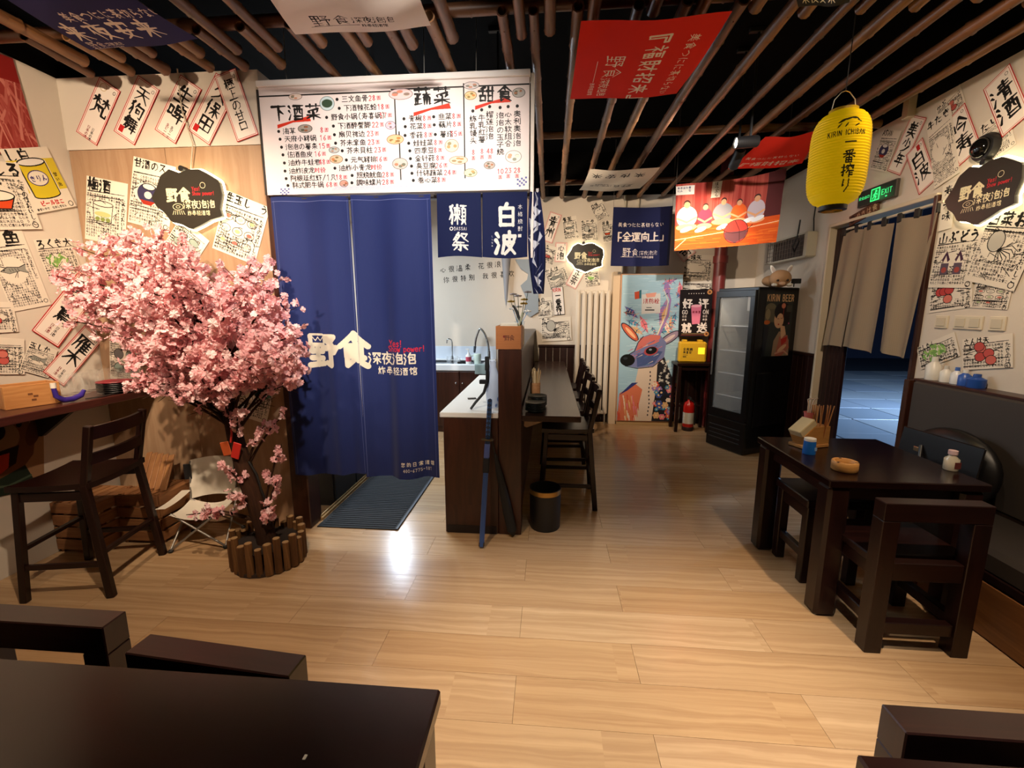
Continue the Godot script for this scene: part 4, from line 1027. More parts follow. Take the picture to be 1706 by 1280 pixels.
func build_ceiling():
	struct("ceiling", bx(Vector3(-0.25, 3.7, -2.05), Vector3(6.3, 0.1, 8.8)), mat("09090a", 0.9, 0.0, 0.2))
	var bm := []
	for k in 4:
		var m := tex_mat(grain(["54341f", "4c2e1c", "5c3b23", "503220"][k], ["805733", "744b2f", "88613c", "7b5538"][k], 90 + k * 4, 256, 64, 18.0), 0.42, 0.5)
		m.uv1_scale = Vector3(1.2, 5, 1)
		bm.append(m)
	var far := [-2.74, -2.5, -2.28, -2.02, -1.79, -1.555, -1.3, -1.05, -0.82, -0.595, -0.24, -0.09, 0.12, 0.40, 0.62, 0.87, 1.12, 1.37, 1.61, 1.835, 2.1, 2.36]
	for i in far.size():
		var x: float = far[i] * 1.029
		var zf := -2.79 if x < -1.6 else -6.05
		one("bamboo_pole", bamboo(Vector3(x, 3.04 + rng.randf_range(-0.006, 0.006), -2.42), Vector3(x + rng.randf_range(-0.03, 0.03), 3.04, zf), 0.031 + rng.randf_range(-0.003, 0.004), true), bm[rng.randi() % 4], "long bamboo pole of the ceiling grid running to the back wall" if x > -1.6 else "short bamboo pole ending at the white bulkhead above the cherry tree", "bamboo pole", "bamboo poles under the black ceiling" if x > -1.6 else "bamboo poles ending at the bulkhead")
		var xn := x + 0.08
		if xn < 2.6:
			one("bamboo_pole", bamboo(Vector3(xn, 3.04, 1.9), Vector3(xn + rng.randf_range(-0.004, 0.006), 3.04, (-2.63 if xn < 0.3 else -2.52) + rng.randf_range(-0.04, 0.04)), 0.03 + rng.randf_range(-0.003, 0.004)), bm[rng.randi() % 4], "bamboo pole whose rounded end overlaps the next pole at the cross pole", "bamboo pole", "bamboo poles over the dining room")
	for c in [[-3.2, -2.52, 2.7, "cross pole in front of the menu board"], [-0.1, -4.2, 2.7, "cross pole beside the black track spotlight"], [-0.1, -5.68, 2.7, "cross pole close to the back wall"]]:
		one("bamboo_cross_pole", bamboo(Vector3(c[0], 3.108, c[1]), Vector3(c[2], 3.108, c[1] + 0.03), 0.034), bm[rng.randi() % 4], "thick bamboo " + c[3] + " lying across the others", "bamboo pole", "bamboo cross poles")
	# cloth banners tied flat under the poles
	# writing runs towards the back wall, letters turned a quarter
	var p := turned_banner(Color(0.86, 0.15, 0.09), Color(0.93, 0.87, 0.80))
	var gr := "banners hung flat under the bamboo"
	flat_banner(p.tex(), [Vector2(968, 35), Vector2(1220, 19), Vector2(1127, 157), Vector2(950, 164)], 2.93, "red cloth banner with white brush writing under the ceiling bamboo", gr, 0.02)
	p = pic(640, 400, Color(0.93, 0.90, 0.87), 5)
	p.text("美食つにに裏切らない", 60, 40, 50, 0.09, INK)
	brush_logo(p, 120, 240, 80, INK)
	flat_banner(p.tex(), [Vector2(420, -45), Vector2(686, -45), Vector2(718, 44), Vector2(492, 56)], 2.93, "white cloth banner with black brush logo above the menu board", gr, 0.015)
	p = pic(600, 360, Color(0.14, 0.14, 0.33), 6)
	p.text("美食つにに裏切らない", 150, 150, 46, 0.13, PAPER, false, 1.05, 0.5)
	p.text("来夜安来", 40, 205, 104, 0.14, PAPER, false, 1.2, 0.5)
	brush_logo(p, 40, 310, 38, PAPER)
	flat_banner(p.tex(), [Vector2(-60, -45), Vector2(170, -45), Vector2(330, 66), Vector2(150, 82)], 2.93, "navy cloth banner with white brush writing above the left wall", gr, 0.015, true)
	p = pic(400, 460, Color(0.9, 0.86, 0.79), 7)
	brush_logo(p, 90, 120, 56, INK)
	p.text("来夜安来", 60, 330, 70, 0.12, INK, false, 1.2, 0.5)
	flat_banner(p.tex(), [Vector2(1066, 314), Vector2(965, 317), Vector2(983, 282), Vector2(1100, 278)], 2.93, "small pale banner with upside-down writing near the back wall", gr, 0.03)
	p = pic(460, 480, Color(0.86, 0.15, 0.07), 8)
	p.text("美食つにに裏切らない", 30, 250, 36, 0.12, PAPER, false, 1.05, 0.4)
	p.text("『福財招来", 20, 340, 82, 0.13, PAPER, false, 1.02, 0.4)
	flat_banner(p.tex(), [Vector2(1275, 228), Vector2(1362, 218), Vector2(1336, 273), Vector2(1212, 281)], 2.90, "red cloth banner with white writing behind the yellow lantern", gr, 0.03)
	p = pic(200, 100, Color(0.10, 0.10, 0.14), 9)
	p.text("来夜安来", 20, 60, 30, 0.13, PAPER)
	flat_banner(p.tex(), [Vector2(1315, -60), Vector2(1425, -60), Vector2(1415, 6), Vector2(1330, 10)], 2.93, "dark cloth banner overhead with its white print at the edge", gr, 0.01)

func turned_banner(bg: Color, ink: Color) -> Pic:
	var p := pic(640, 730, bg, 11)
	var put := func(s: String, x: float, y: float, sz: float, wd: float, step: float):
		var yy := y
		for ch in s:
			p.glyph(ch, Vector2(x + sz, yy), Vector2(0, sz), Vector2(-sz, 0), sz * wd, ink, 0.35)
			yy += step
	put.call("『福財招来』", 330, 70, 105, 0.12, 122.0)
	put.call("美食つにに裏切らない", 515, 130, 50, 0.10, 58.0)
	put.call("野食", 150, 250, 100, 0.07, 110.0)
	put.call("深夜泡泡", 150, 470, 56, 0.10, 56.0)
	put.call("炸串轻酒馆", 96, 520, 28, 0.12, 32.0)
	p.line([Vector2(112, 300), Vector2(112, 510)], 3, ink)
	return p

# a cloth sheet in a nearly level plane; q are the photograph's corners (the print's top left, top right, bottom right, bottom left as seen from below)
func flat_banner(t: Texture2D, q: Array, y: float, label: String, gr: String, sag: float, navy := false):
	var c := []
	for p in q:
		c.append(at_y(p.x, p.y, y))
	var mid: Vector3 = (c[0] + c[1] + c[2] + c[3]) * 0.25
	var b := B.new()
	var f := func(u: float, v: float) -> Vector3:
		var p: Vector3 = (c[0] * (1 - u) + c[1] * u) * (1 - v) + (c[3] * (1 - u) + c[2] * u) * v - mid
		return p + Vector3(0, -sag * (sin(PI * u) * 0.6 + sin(PI * v) * 0.6) + 0.004 * sin(u * 9.0 + v * 5.0), 0)
	b.sheet(f, 12, 12)
	var m := tex_mat(t, 0.85, 0.3)
	m.backlight_enabled = true
	m.backlight = Color(0.4, 0.4, 0.4)
	one("ceiling_banner", b, m, label, "banner", gr, mid)

# ---------------------------------------------------------------- kitchen seen past the curtain
func build_kitchen():
	var steel := mat("b9bec2", 0.22, 1.0)
	# ceiling panel lamp (its light is set at the top of the script)
	var pl := thing("panel_lamp", "white panel lamp hanging over the kitchen floor", "lamp", Vector3(-2.05, 2.80, -4.6))
	part(pl, "frame", bx(Vector3(0, 0.03, 0), Vector3(1.26, 0.04, 0.36), 0.004), mat("d8d8d8", 0.5))
	part(pl, "diffuser", bx(Vector3(0, 0.004, 0), Vector3(1.2, 0.012, 0.3)), glow("eaf2ff", 3.0))
	for s in [-0.35, 0.35]:
		var b := B.new()
		b.cyl(Vector3(s, 0.05, 0), Vector3(s, 0.85, 0), 0.004)
		part(pl, "wire", b, mat("555555", 0.5))
	# sink counter along the back wall
	var cab := thing("sink_cabinet", "dark wooden sink cabinet with chrome knobs in the kitchen", "cabinet", Vector3(-1.5, 0, -5.93))
	part(cab, "body", bx(Vector3(0, 0.41, 0), Vector3(1.5, 0.82, 0.7), 0.004), red_wood)
	for k in 4:
		var d := part(cab, "door", bx(Vector3(-0.56 + k * 0.37, 0.45, 0.36), Vector3(0.36, 0.72, 0.018), 0.004), red_wood)
		var b := B.new()
		b.ball(Vector3(-0.56 + k * 0.37 + (0.14 if k % 2 == 0 else -0.14), 0.66, 0.385), Vector3(0.014, 0.014, 0.014), 10, 6)
		part(d, "knob", b, steel)
	var wt := thing("sink_worktop", "white kitchen worktop with an inset steel sink", "worktop", Vector3(-1.5, 0.86, -5.93))
	var wm := mat("dfe3e6", 0.25)
	part(wt, "slab", bx(Vector3(0, 0.001, 0.31), Vector3(1.52, 0.078, 0.12), 0.005), wm)
	part(wt, "slab", bx(Vector3(0, 0.02, -0.31), Vector3(1.52, 0.04, 0.1), 0.005), wm)
	part(wt, "slab", bx(Vector3(-0.5, 0.02, 0), Vector3(0.52, 0.04, 0.52), 0.005), wm)
	part(wt, "slab", bx(Vector3(0.7, 0.02, 0), Vector3(0.12, 0.04, 0.52), 0.005), wm)
	var bs := B.new()
	bs.box(Vector3(0.2, -0.0, -0.255), Vector3(0.88, 0.05, 0.02))
	bs.box(Vector3(0.2, -0.0, 0.245), Vector3(0.88, 0.05, 0.02))
	bs.box(Vector3(-0.235, 0.0, 0), Vector3(0.02, 0.05, 0.5))
	bs.box(Vector3(0.635, 0.0, 0), Vector3(0.02, 0.05, 0.5))
	bs.box(Vector3(0.2, 0.004, 0), Vector3(0.88, 0.01, 0.5))
	part(wt, "sink_basin", bs, mat("565b60", 0.35, 0.9))
	part(wt, "splashback", bx(Vector3(0, 0.12, -0.358), Vector3(1.52, 0.2, 0.012), 0.002), mat("cfd9e6", 0.3))
	# taps
	var tp := thing("water_tap", "slim chrome gooseneck tap at the far side of the sink", "tap", Vector3(-1.36, 0.9, -6.2))
	var b := B.new()
	b.tube([Vector3.ZERO, Vector3(0, 0.24, 0), Vector3(-0.01, 0.28, 0.01), Vector3(-0.04, 0.295, 0.03), Vector3(-0.065, 0.275, 0.04), Vector3(-0.068, 0.23, 0.045)], 0.009, 8)
	part(tp, "spout", b, steel)
	b = B.new()
	b.cyl(Vector3.ZERO, Vector3(0, 0.05, 0), 0.018, 0.014)
	part(tp, "base", b, steel)
	tp = thing("spray_tap", "large chrome spray tap with an arched spring hose", "tap", Vector3(-0.83, 0.9, -6.18))
	b = B.new()
	var path := []
	for k in 17:
		var t := k / 16.0
		path.append(Vector3(-0.12 * (1 - cos(t * PI)) * 0.5 * 1.6, 0.08 + (0.36 * sin(minf(t * 1.6, 1.0) * PI * 0.5)) - maxf(0, t - 0.6) * 0.62, 0.04 * t))
	b.tube(path, 0.016, 8)
	part(tp, "hose", b, steel)
	b = B.new()
	b.cyl(Vector3.ZERO, Vector3(0, 0.12, 0), 0.024, 0.02)
	part(tp, "base", b, steel)
	b = B.new()
	b.cyl(path[16], path[16] + Vector3(-0.01, -0.09, 0), 0.02, 0.014)
	part(tp, "spray_head", b, mat("4c5560", 0.4, 0.5))
	# things round the sink
	var sp := thing("soap_bottle", "white soap pump bottle with a red label beside the sink", "bottle", Vector3(-1.03, 0.9, -5.66))
	b = B.new()
	b.lathe([Vector2(0, 0), Vector2(0.034, 0), Vector2(0.036, 0.02), Vector2(0.036, 0.11), Vector2(0.014, 0.135), Vector2(0.012, 0.15), Vector2(0, 0.15)], 16)
	part(sp, "bottle", b, mat("e6e4e0", 0.35))
	b = B.new()
	b.lathe([Vector2(0.0368, 0.035), Vector2(0.0368, 0.095)], 16)
	part(sp, "label", b, mat("b8405a", 0.5))
	b = B.new()
	b.cyl(Vector3(0, 0.15, 0), Vector3(0, 0.19, 0), 0.006)
	b.box(Vector3(-0.012, 0.192, 0), Vector3(0.05, 0.012, 0.014), 0.003)
	part(sp, "pump", b, mat("e6e4e0", 0.35))
	var kt := thing("water_jug", "pale green plastic jug with a handle beside the soap", "jug", Vector3(-0.92, 0.9, -5.7))
	b = B.new()
	b.lathe([Vector2(0, 0), Vector2(0.042, 0), Vector2(0.05, 0.06), Vector2(0.05, 0.12), Vector2(0.044, 0.13), Vector2(0, 0.132)], 16)
	part(kt, "body", b, mat("c8d8cc", 0.35))
	b = B.new()
	b.tube([Vector3(-0.048, 0.11, 0), Vector3(-0.08, 0.1, 0), Vector3(-0.08, 0.05, 0), Vector3(-0.048, 0.035, 0)], 0.007, 8)
	part(kt, "handle", b, mat("c8d8cc", 0.35))
	var g := B.new()
	g.lathe([Vector2(0, 0), Vector2(0.03, 0), Vector2(0.036, 0.1), Vector2(0.034, 0.1), Vector2(0.028, 0.006), Vector2(0, 0.006)], 14)
	for q in [Vector3(-1.33, 0.878, -5.84), Vector3(-1.25, 0.878, -5.9), Vector3(-1.2, 0.878, -5.8)]:
		one("drinking_glass", g, glass(0.12, "dfeaf2"), "small clear tumbler drying in the kitchen sink", "glass", "tumblers in the sink", q)
	for q in [[-1.16, -5.75], [-1.08, -5.78], [-1.12, -5.85]]:
		b = B.new()
		b.lathe([Vector2(0, 0), Vector2(0.03, 0), Vector2(0.038, 0.035), Vector2(0.034, 0.035), Vector2(0.026, 0.006), Vector2(0, 0.006)], 14)
		one("black_cup", b, mat("1b1c1f", 0.4), "small black cup lying in the kitchen sink", "cup", "black cups in the sink", Vector3(q[0], 0.878, q[1]))
	var tw := B.new()
	tw.sheet(func(u: float, v: float) -> Vector3: return Vector3(u * 0.16, 0.012 if v < 0.3 else 0.012 - (v - 0.3) * 0.18, 0.02 + minf(v, 0.3) * 0.12 + 0.004 * sin(u * 9)), 6, 8)
	one("dish_cloth", tw, mat("8f9f9c", 0.9), "grey green dish cloth hanging over the worktop edge", "cloth", "", Vector3(-0.93, 0.9, -5.6))
	# writing on the kitchen wall, brush strokes in paint
	var wl := B.new()
	var pw := pic(8, 8, PAPER, 21)
	for row in [["心很温柔 花很浪漫", -0.50, 0.135, 0.092, 0.118], ["你很特别 我很喜欢", -0.455, -0.005, 0.09, 0.121]]:
		var x: float = row[1]
		var y: float = row[2]
		for ch in row[0]:
			if ch != " ":
				for st in pw.strokes(ch):
					for i in st.size() - 1:
						var a := Vector3(x + st[i].x * row[3] * 0.0088, y - st[i].y * row[3] * 0.0095, 0)
						var c := Vector3(x + st[i + 1].x * row[3] * 0.0088, y - st[i + 1].y * row[3] * 0.0095, 0)
						wl.bar(a, c, 0.0075, 0.001, 0.0002, Vector3(c.y - a.y, a.x - c.x, 0))
			x += row[4] * (1.0 if ch != " " else 0.6)
			y += row[4] * 0.09 * (1.0 if ch != " " else 0.6)
	one("brush_writing", wl, mat("1d1a18", 0.8), "two handwritten lines of black brush writing on the kitchen wall", "lettering", "", Vector3(-1.03, 2.06, ZB + 0.002))
	# upright tube lamp on the kitchen wall behind the door curtain
	var tl := thing("tube_lamp", "upright white tube lamp on the kitchen wall", "lamp", Vector3(-2.25, 2.15, ZB))
	part(tl, "bracket", bx(Vector3(0, 0, 0.012), Vector3(0.05, 0.62, 0.024), 0.003), mat("c9ccd0", 0.5))
	b = B.new()
	b.cyl(Vector3(0, -0.29, 0.05), Vector3(0, 0.29, 0.05), 0.024)
	part(tl, "tube", b, glow("e6f0ff", 16.0))
	# folded umbrella and apron on the kitchen wall
	var um := thing("folded_umbrella", "folded grey umbrella hanging from the kitchen wall", "umbrella", at_z(843, 420, -6.22) * Vector3(1, 0, 1) + Vector3(0, 2.38, 0))
	b = B.new()
	b.lathe([Vector2(0.004, -0.72), Vector2(0.02, -0.62), Vector2(0.05, -0.2), Vector2(0.07, 0.0), Vector2(0.085, 0.04), Vector2(0.03, 0.1), Vector2(0, 0.1)], 9, Vector3.ZERO, Basis.IDENTITY, false)
	part(um, "canopy", b, mat("8d8f96", 0.5))
	b = B.new()
	b.cyl(Vector3(0, 0.08, 0), Vector3(0, 0.25, 0), 0.007)
	part(um, "shaft", b, steel)
	b = B.new()
	var ap := PackedVector2Array()
	for q in [[858, 432], [897, 432], [897, 520], [884, 528], [872, 520], [878, 500], [867, 476], [878, 466], [880, 456], [868, 448]]:
		var w := at_z(q[0], q[1], -6.26)
		ap.append(Vector2(w.x + 0.4, w.y - 2.0))
	b.prism(ap, 0.0, 0.012)
	one("grey_apron", b, mat("8e98a0", 0.8), "grey apron hanging flat on the kitchen wall", "apron", "", Vector3(-0.4, 2.0, -6.28))
	# low dark cabinet and blue bag left of the mat
	var lc := thing("low_cabinet", "low black steel cabinet beside the kitchen doormat", "cabinet", Vector3(-1.87, 0, -3.9))
	part(lc, "body", bx(Vector3(0, 0.16, 0), Vector3(0.26, 0.32, 1.2), 0.004), mat("24272a", 0.45))
	for k in 3:
		part(lc, "door", bx(Vector3(0.137, 0.16, -0.4 + 0.4 * k), Vector3(0.012, 0.28, 0.38), 0.003), mat("2a2e30", 0.4))
	var bag := B.new()
	bag.ball(Vector3(0, 0.09, 0), Vector3(0.12, 0.1, 0.28), 14, 8)
	one("blue_bag", bag, mat("2f4f9c", 0.55), "bright blue bag lying on the low black cabinet", "bag", "", Vector3(-1.87, 0.335, -3.75))
	part(struct("baseboard_kitchen", bx(Vector3(-1.725, 0.012, -3.6), Vector3(0.03, 0.024, 1.1), 0.004), mat("a88a5c", 0.6)), "strip", bx(Vector3(-1.725, 0.03, -3.6), Vector3(0.01, 0.02, 1.1)), mat("a88a5c", 0.6))
	# doormat
	var mt := thing("doormat", "dark blue ribbed rubber doormat under the navy door curtain", "mat", Vector3(-1.39, 0, -3.56))
	part(mt, "mat_base", bx(Vector3(0, 0.004, 0), Vector3(0.62, 0.008, 1.24), 0.003), mat("0b0e14", 0.8))
	var ribs := B.new()
	for k in 38:
		ribs.box(Vector3(0, 0.0095, -0.585 + k * 0.0316), Vector3(0.55, 0.004, 0.02), 0.0015)
	part(mt, "rib_field", ribs, mat("0d1119", 0.8)).set_meta("kind", "stuff")
	part(mt, "edge_strip", bx(Vector3(0.3, 0.0075, 0), Vector3(0.02, 0.009, 1.24), 0.002), mat("252d3c", 0.5))

# ---------------------------------------------------------------- menu board, door curtain, short curtain
func build_menu():
	var p := pic(1600, 690, Color(0.90, 0.84, 0.83), 31)
	var dot := func(x: float, y: float): p.ell(x - 40, y - 95, 9, 10, INK)
	var item := func(s: String, x: float, y: float, price := "", px := 0.0, sz := 40.0):
		dot.call(x, y)
		p.text(s, x - 40 + 28, y - 95 - sz * 0.5, sz, 0.115, INK, false, 1.0, 0.2)
		if price != "":
			var at := px - 40
			p.text(price, at, y - 95 - sz * 0.42, sz * 0.84, 0.13, Color(0.72, 0.2, 0.24), false, 1.06, 0.15)
			if price.unicode_at(0) < 128:
				p.text("圆", at + price.length() * sz * 0.56 + 5, y - 95 - sz * 0.3, sz * 0.62, 0.1, Color(0.72, 0.2, 0.24), false, 1.0, 0.1)
	p.rect(0, 46, 800, 9, INK); p.rect(800, 36, 800, 9, INK)
	p.rect(818, 90, 7, 290, INK); p.rect(836, 300, 7, 310, INK); p.rect(1222, 20, 7, 590, INK)
	# red swashes under the headings
	for q in [[100, 195, 200], [930, 148, 210], [1290, 122, 195]]:
		p.poly([Vector2(q[0], q[1] + 38), Vector2(q[0] + q[2], q[1] - 12), Vector2(q[0] + q[2] + 10, q[1] + 22), Vector2(q[0] + q[2] * 0.5, q[1] + 26), Vector2(q[0], q[1] + 62)], Color(0.80, 0.19, 0.10))
	p.text("下酒菜", 70, 108, 100, 0.15, INK, false, 1.06, 0.5)
	p.text("蔬菜", 935, 36, 110, 0.14, INK, false, 1.04, 0.5)
	p.text("甜食", 1312, 46, 94, 0.15, INK, false, 1.12, 0.5)
	for q in [["海草", 145, 370, "8", 402], ["天府小豬锅", 150, 420, "16", 395], ["泡泡の薯条", 155, 472, "15", 385], ["佐酒鱼皮", 160, 522, "16", 355], ["油炸牛蛙君", 165, 575, "48", 380], ["油炸波龙", 165, 628, "时价", 352], ["阿根廷红虾/1只", 168, 678, "18", 478], ["韩式肥牛锅", 176, 724, "68", 415], ["三文魚骨", 517, 182, "28", 706], ["下酒辣花蛤", 527, 238, "18", 755], ["野食小锅(寿喜锅)", 447, 292, "57", 768], ["下酒醉蟹脚", 485, 348, "22", 718], ["扇贝裙边", 488, 403, "23", 685], ["芥末章魚", 492, 457, "23", 688], ["芥末貝柱", 530, 507, "23", 725], ["元气豬排", 552, 567, "16", 730], ["油炸小青龙", 478, 618, "时价", 700], ["照烧鱿魚", 582, 668, "28", 766], ["調味螺片", 578, 716, "28", 764], ["青椒", 912, 318, "8", 1022], ["韭菜", 1088, 312, "8", 1195], ["花菜", 918, 367, "8", 1022], ["藕片", 1090, 362, "8", 1198], ["香菇", 915, 422, "8", 1028], ["薯塔", 1095, 422, "15", 1182], ["娃娃菜", 935, 472, "8", 1085], ["四季豆", 940, 520, "8", 1082], ["金针菇", 942, 570, "8", 1095], ["臭豆腐", 947, 618, "26", 1090], ["什锦蔬菜", 948, 664, "24", 1140], ["卷心菜", 955, 710, "8", 1098]]:
		item.call(q[0], q[1], q[2], q[3], q[4])
	for q in [["炼乳馒头", 1317, 285, "8", 525], ["牛乳红薯", 1368, 280, "8", 520], ["榴莲泡泡", 1414, 262, "48", 520], ["泡泡の玉子烧", 1474, 270, "10", 650], ["心太软组合", 1520, 266, "23", 645], ["奥利奥泡泡", 1572, 265, "28", 645]]:
		dot.call(q[1], q[2])
		p.text(q[0], q[1] - 40 - 20, q[2] - 95 + 28, 40, 0.115, INK, true, 1.12, 0.2)
		p.text(q[3], q[1] - 40 - 10.0 * q[3].length(), q[4] - 95, 32, 0.13, Color(0.72, 0.2, 0.24), false, 1.05, 0.1)
		p.text("圆", q[1] - 40 - 12, q[4] - 95 + 40, 24, 0.1, Color(0.72, 0.2, 0.24), false, 1.0, 0.1)
	# little food drawings
	for q in [[310, 358, 44, 26, "5a4a40"], [455, 205, 44, 44, "9fb8bc"], [480, 500, 32, 20, "8a8a86"], [490, 560, 40, 26, "b98a5a"], [528, 720, 26, 22, "a05a44"], [898, 165, 70, 34, "c8989a"], [830, 355, 30, 25, "b890a8"], [855, 445, 50, 30, "d98a4a"], [878, 600, 46, 36, "9a8f86"], [1190, 495, 40, 40, "cfae86"], [1228, 588, 54, 26, "d7a078"], [1305, 190, 34, 26, "d9a45a"], [1580, 185, 36, 28, "8a8078"], [1410, 625, 32, 24, "7d6a5e"], [1550, 575, 46, 38, "cfc8bc"], [1298, 670, 38, 26, "b8b07a"], [265, 155, 40, 20, "c8a898"], [1310, 130, 44, 22, "b8a8a8"]]:
		var c := Color(q[4])
		p.ell(q[0] - 40, q[1] - 95, q[2], q[3], c.lerp(Color.WHITE, 0.35))
		p.ring(q[0] - 40, q[1] - 95, q[2], q[3], 3, c.lerp(INK, 0.5))
		for k in 5:
			var a := p.r.randf() * TAU
			p.ell(q[0] - 40 + cos(a) * q[2] * 0.5, q[1] - 95 + sin(a) * q[3] * 0.45, q[2] * 0.26, q[3] * 0.26, c.lerp([Color(0.25, 0.3, 0.2), Color(0.8, 0.4, 0.2), Color(0.95, 0.9, 0.8)][k % 3], 0.45))
	p.ell(455 - 40, 205 - 95, 32, 26, Color(0.2, 0.28, 0.2))
	# wave pattern and checks along the lower edge
	for k in 26:
		for j in 2:
			for rr in [15, 9, 4]:
				p.ring(430 + k * 34 + j * 17, 668 - j * 14, rr, rr, 2, Color(0.62, 0.66, 0.78), PI, TAU)
	for i in 5:
		for j in 4:
			if (i + j) % 2 == 0:
				p.rect(86 + i * 12 - j * 2, 648 + j * 11, 11, 10, Color(0.35, 0.38, 0.6))
				p.rect(1530 + i * 12, 620 + j * 14 - i * 3, 11, 12, Color(0.35, 0.38, 0.6))
	var mb := thing("menu_board", "wide white menu board of brush-written dishes above the navy curtain", "menu board", Vector3(-0.976, 2.33, -2.92))
	var fb := B.new()
	fb.quad(Vector3(-0.845, 0.0, 0.041), Vector3(0.845, 0.0, 0.041), Vector3(0.845, 0.628, 0.041), Vector3(-0.845, 0.628, 0.041))
	part(mb, "menu_print", fb, tex_mat(p.tex(), 0.6, 0.4))
	part(mb, "panel", bx(Vector3(0, 0.333, 0), Vector3(1.69, 0.666, 0.08), 0.002), mat("d9d0cc", 0.6))
	part(mb, "frame_rail", bx(Vector3(0, 0.65, 0.006), Vector3(1.7, 0.036, 0.1), 0.003), mat("e4dedb", 0.5))
	part(mb, "frame_side", bx(Vector3(-0.85, 0.31, 0.004), Vector3(0.012, 0.62, 0.09), 0.002), mat("1d1512", 0.5))
	for x in [-0.68, -0.16, 0.2, 0.52]:
		var wb := B.new()
		wb.cyl(Vector3(x, 0.666, 0), Vector3(x + 0.01, 1.3, 0.0), 0.0025, -1, 6)
		part(mb, "wire", wb, mat("9a958e", 0.4, 0.6))
	# slender white upright at the right end of the board
	struct("trim_5", bx(Vector3(-0.113, 2.46, -2.93), Vector3(0.022, 1.07, 0.05), 0.003), mat("d8cfc6", 0.6))
	struct("trim_6", bx(Vector3(-0.93, 2.345, -3.03), Vector3(1.72, 0.05, 0.05), 0.003), red_wood)
	# long navy door curtain in two panels
	p = pic(620, 1100, Color(0.10, 0.15, 0.36), 32)
	var cream := Color(0.86, 0.82, 0.74)
	# woven cloth: fine thread lines
	for k in 310:
		p.rect(k * 2, 0, 1, 1100, Color(0.106, 0.156, 0.37) if k % 2 == 0 else Color(0.092, 0.142, 0.345))
	for x in [12, 300, 318, 606]:
		p.rect(x, 14, 1, 1080, Color(0.42, 0.46, 0.62))
	p.rect(4, 16, 612, 2, Color(0.35, 0.38, 0.55))
	p.text("野食", 98, 512, 134, 0.18, cream, false, 0.97, 0.08)
	p.poly([Vector2(112, 520), Vector2(160, 520), Vector2(160, 548), Vector2(112, 548)], Color(0.10, 0.15, 0.36))
	p.line([Vector2(112, 526), Vector2(124, 540), Vector2(136, 526), Vector2(148, 540), Vector2(160, 526)], 4, cream)
	p.text("Yes!", 430, 536, 26, 0.15, Color(0.75, 0.12, 0.2), false, 1.0, 0.1)
	p.text("Show power!", 424, 558, 23, 0.15, Color(0.75, 0.12, 0.2), false, 1.0, 0.1)
	p.text("深夜泡泡", 346, 584, 48, 0.13, cream, false, 1.03, 0.1)
	p.text("炸串轻酒馆", 378, 642, 30, 0.13, cream, false, 1.12, 0.1)
	p.text("您的日常酒馆", 462, 1030, 18, 0.13, cream, false, 1.3, 0.1)
	p.text("400-6775-181", 470, 1058, 14, 0.13, cream, false, 1.1, 0.1)
	var t := p.tex()
	var nm := tex_mat(t, 0.75, 0.35)
	nm.rim_enabled = true
	nm.rim = 0.25
	var cur := thing("door_curtain", "tall navy door curtain in two panels with cream logo over the kitchen doorway", "curtain", Vector3(-1.285, 0, -2.92))
	for k in 2:
		var b := B.new()
		var x0 := -0.53 if k == 0 else 0.012
		var x1 := -0.012 if k == 0 else 0.53
		var f := func(u: float, v: float) -> Vector3:
			var fold := (0.012 + 0.02 * v) * sin(u * 11.0 + k * 1.3 + v * 0.6) + 0.006 * sin(u * 27.0 + v * 2.0) * v
			if k == 0:
				fold -= 0.05 * v * v * smoothstep(0.25, 0.75, u) * (1.0 - smoothstep(0.75, 0.98, u))
			return Vector3(lerpf(x0, x1, u) + (0.025 * v if k == 0 else 0.012 * v) * (1.0 - u) + 0.01 * v * u, lerpf(2.322, 0.435, v) - 0.012 * sin(u * PI) * v, 0.02 + fold)
		b.sheet(f, 40, 30, Vector2(0.0 if k == 0 else 0.505, 0), Vector2(0.495 if k == 0 else 1.0, 1))
		part(cur, "cloth_panel", b, nm)
	var rod := B.new()
	rod.cyl(Vector3(-0.54, 2.312, 0.0), Vector3(0.55, 2.312, 0.0), 0.009)
	part(cur, "rod", rod, mat("2a2422", 0.5))
	# short navy curtain in two panels
	p = pic(480, 330, Color(0.05, 0.085, 0.235), 33)
	p.rect(238, 0, 4, 330, Color(0.03, 0.05, 0.14))
	var wh := Color(0.80, 0.79, 0.77)
	p.text("獺", 66, 60, 104, 0.12, wh, false, 1.0, 0.4)
	p.text("DASSAI", 92, 176, 17, 0.13, wh, false, 1.2, 0.1)
	p.ring(78, 184, 8, 8, 4, wh)
	p.text("祭", 82, 206, 96, 0.12, wh, false, 1.0, 0.4)
	p.text("白", 318, 56, 114, 0.17, wh, false, 1.0, 0.2)
	p.text("波", 312, 192, 118, 0.17, wh, false, 1.0, 0.2)
	p.text("本格烧酎", 430, 62, 24, 0.11, wh, true, 1.5, 0.2)
	p.rect(430, 210, 18, 16, wh)
	p.text("しらなみ", 288, 216, 10, 0.12, wh, true, 1.6, 0.1)
	nm = tex_mat(p.tex(), 0.8, 0.3)
	cur = thing("short_curtain", "short navy curtain of two lettered panels over the kitchen counter", "curtain", Vector3(-0.425, 1.93, -2.9))
	for k in 2:
		var b := B.new()
		var x0 := -0.286 if k == 0 else 0.004
		var f := func(u: float, v: float) -> Vector3:
			return Vector3(x0 + u * 0.28 + 0.006 * v * (u - 0.5), 0.39 * (1.0 - v) + 0.008 * sin(u * PI) * v * (1 if k == 0 else -1), 0.012 * sin(u * 5.0 + k) * v + 0.01)
		b.sheet(f, 16, 12, Vector2(0.0 if k == 0 else 0.5, 0), Vector2(0.5 if k == 0 else 1.0, 1))
		part(cur, "cloth_panel", b, nm)
	rod = B.new()
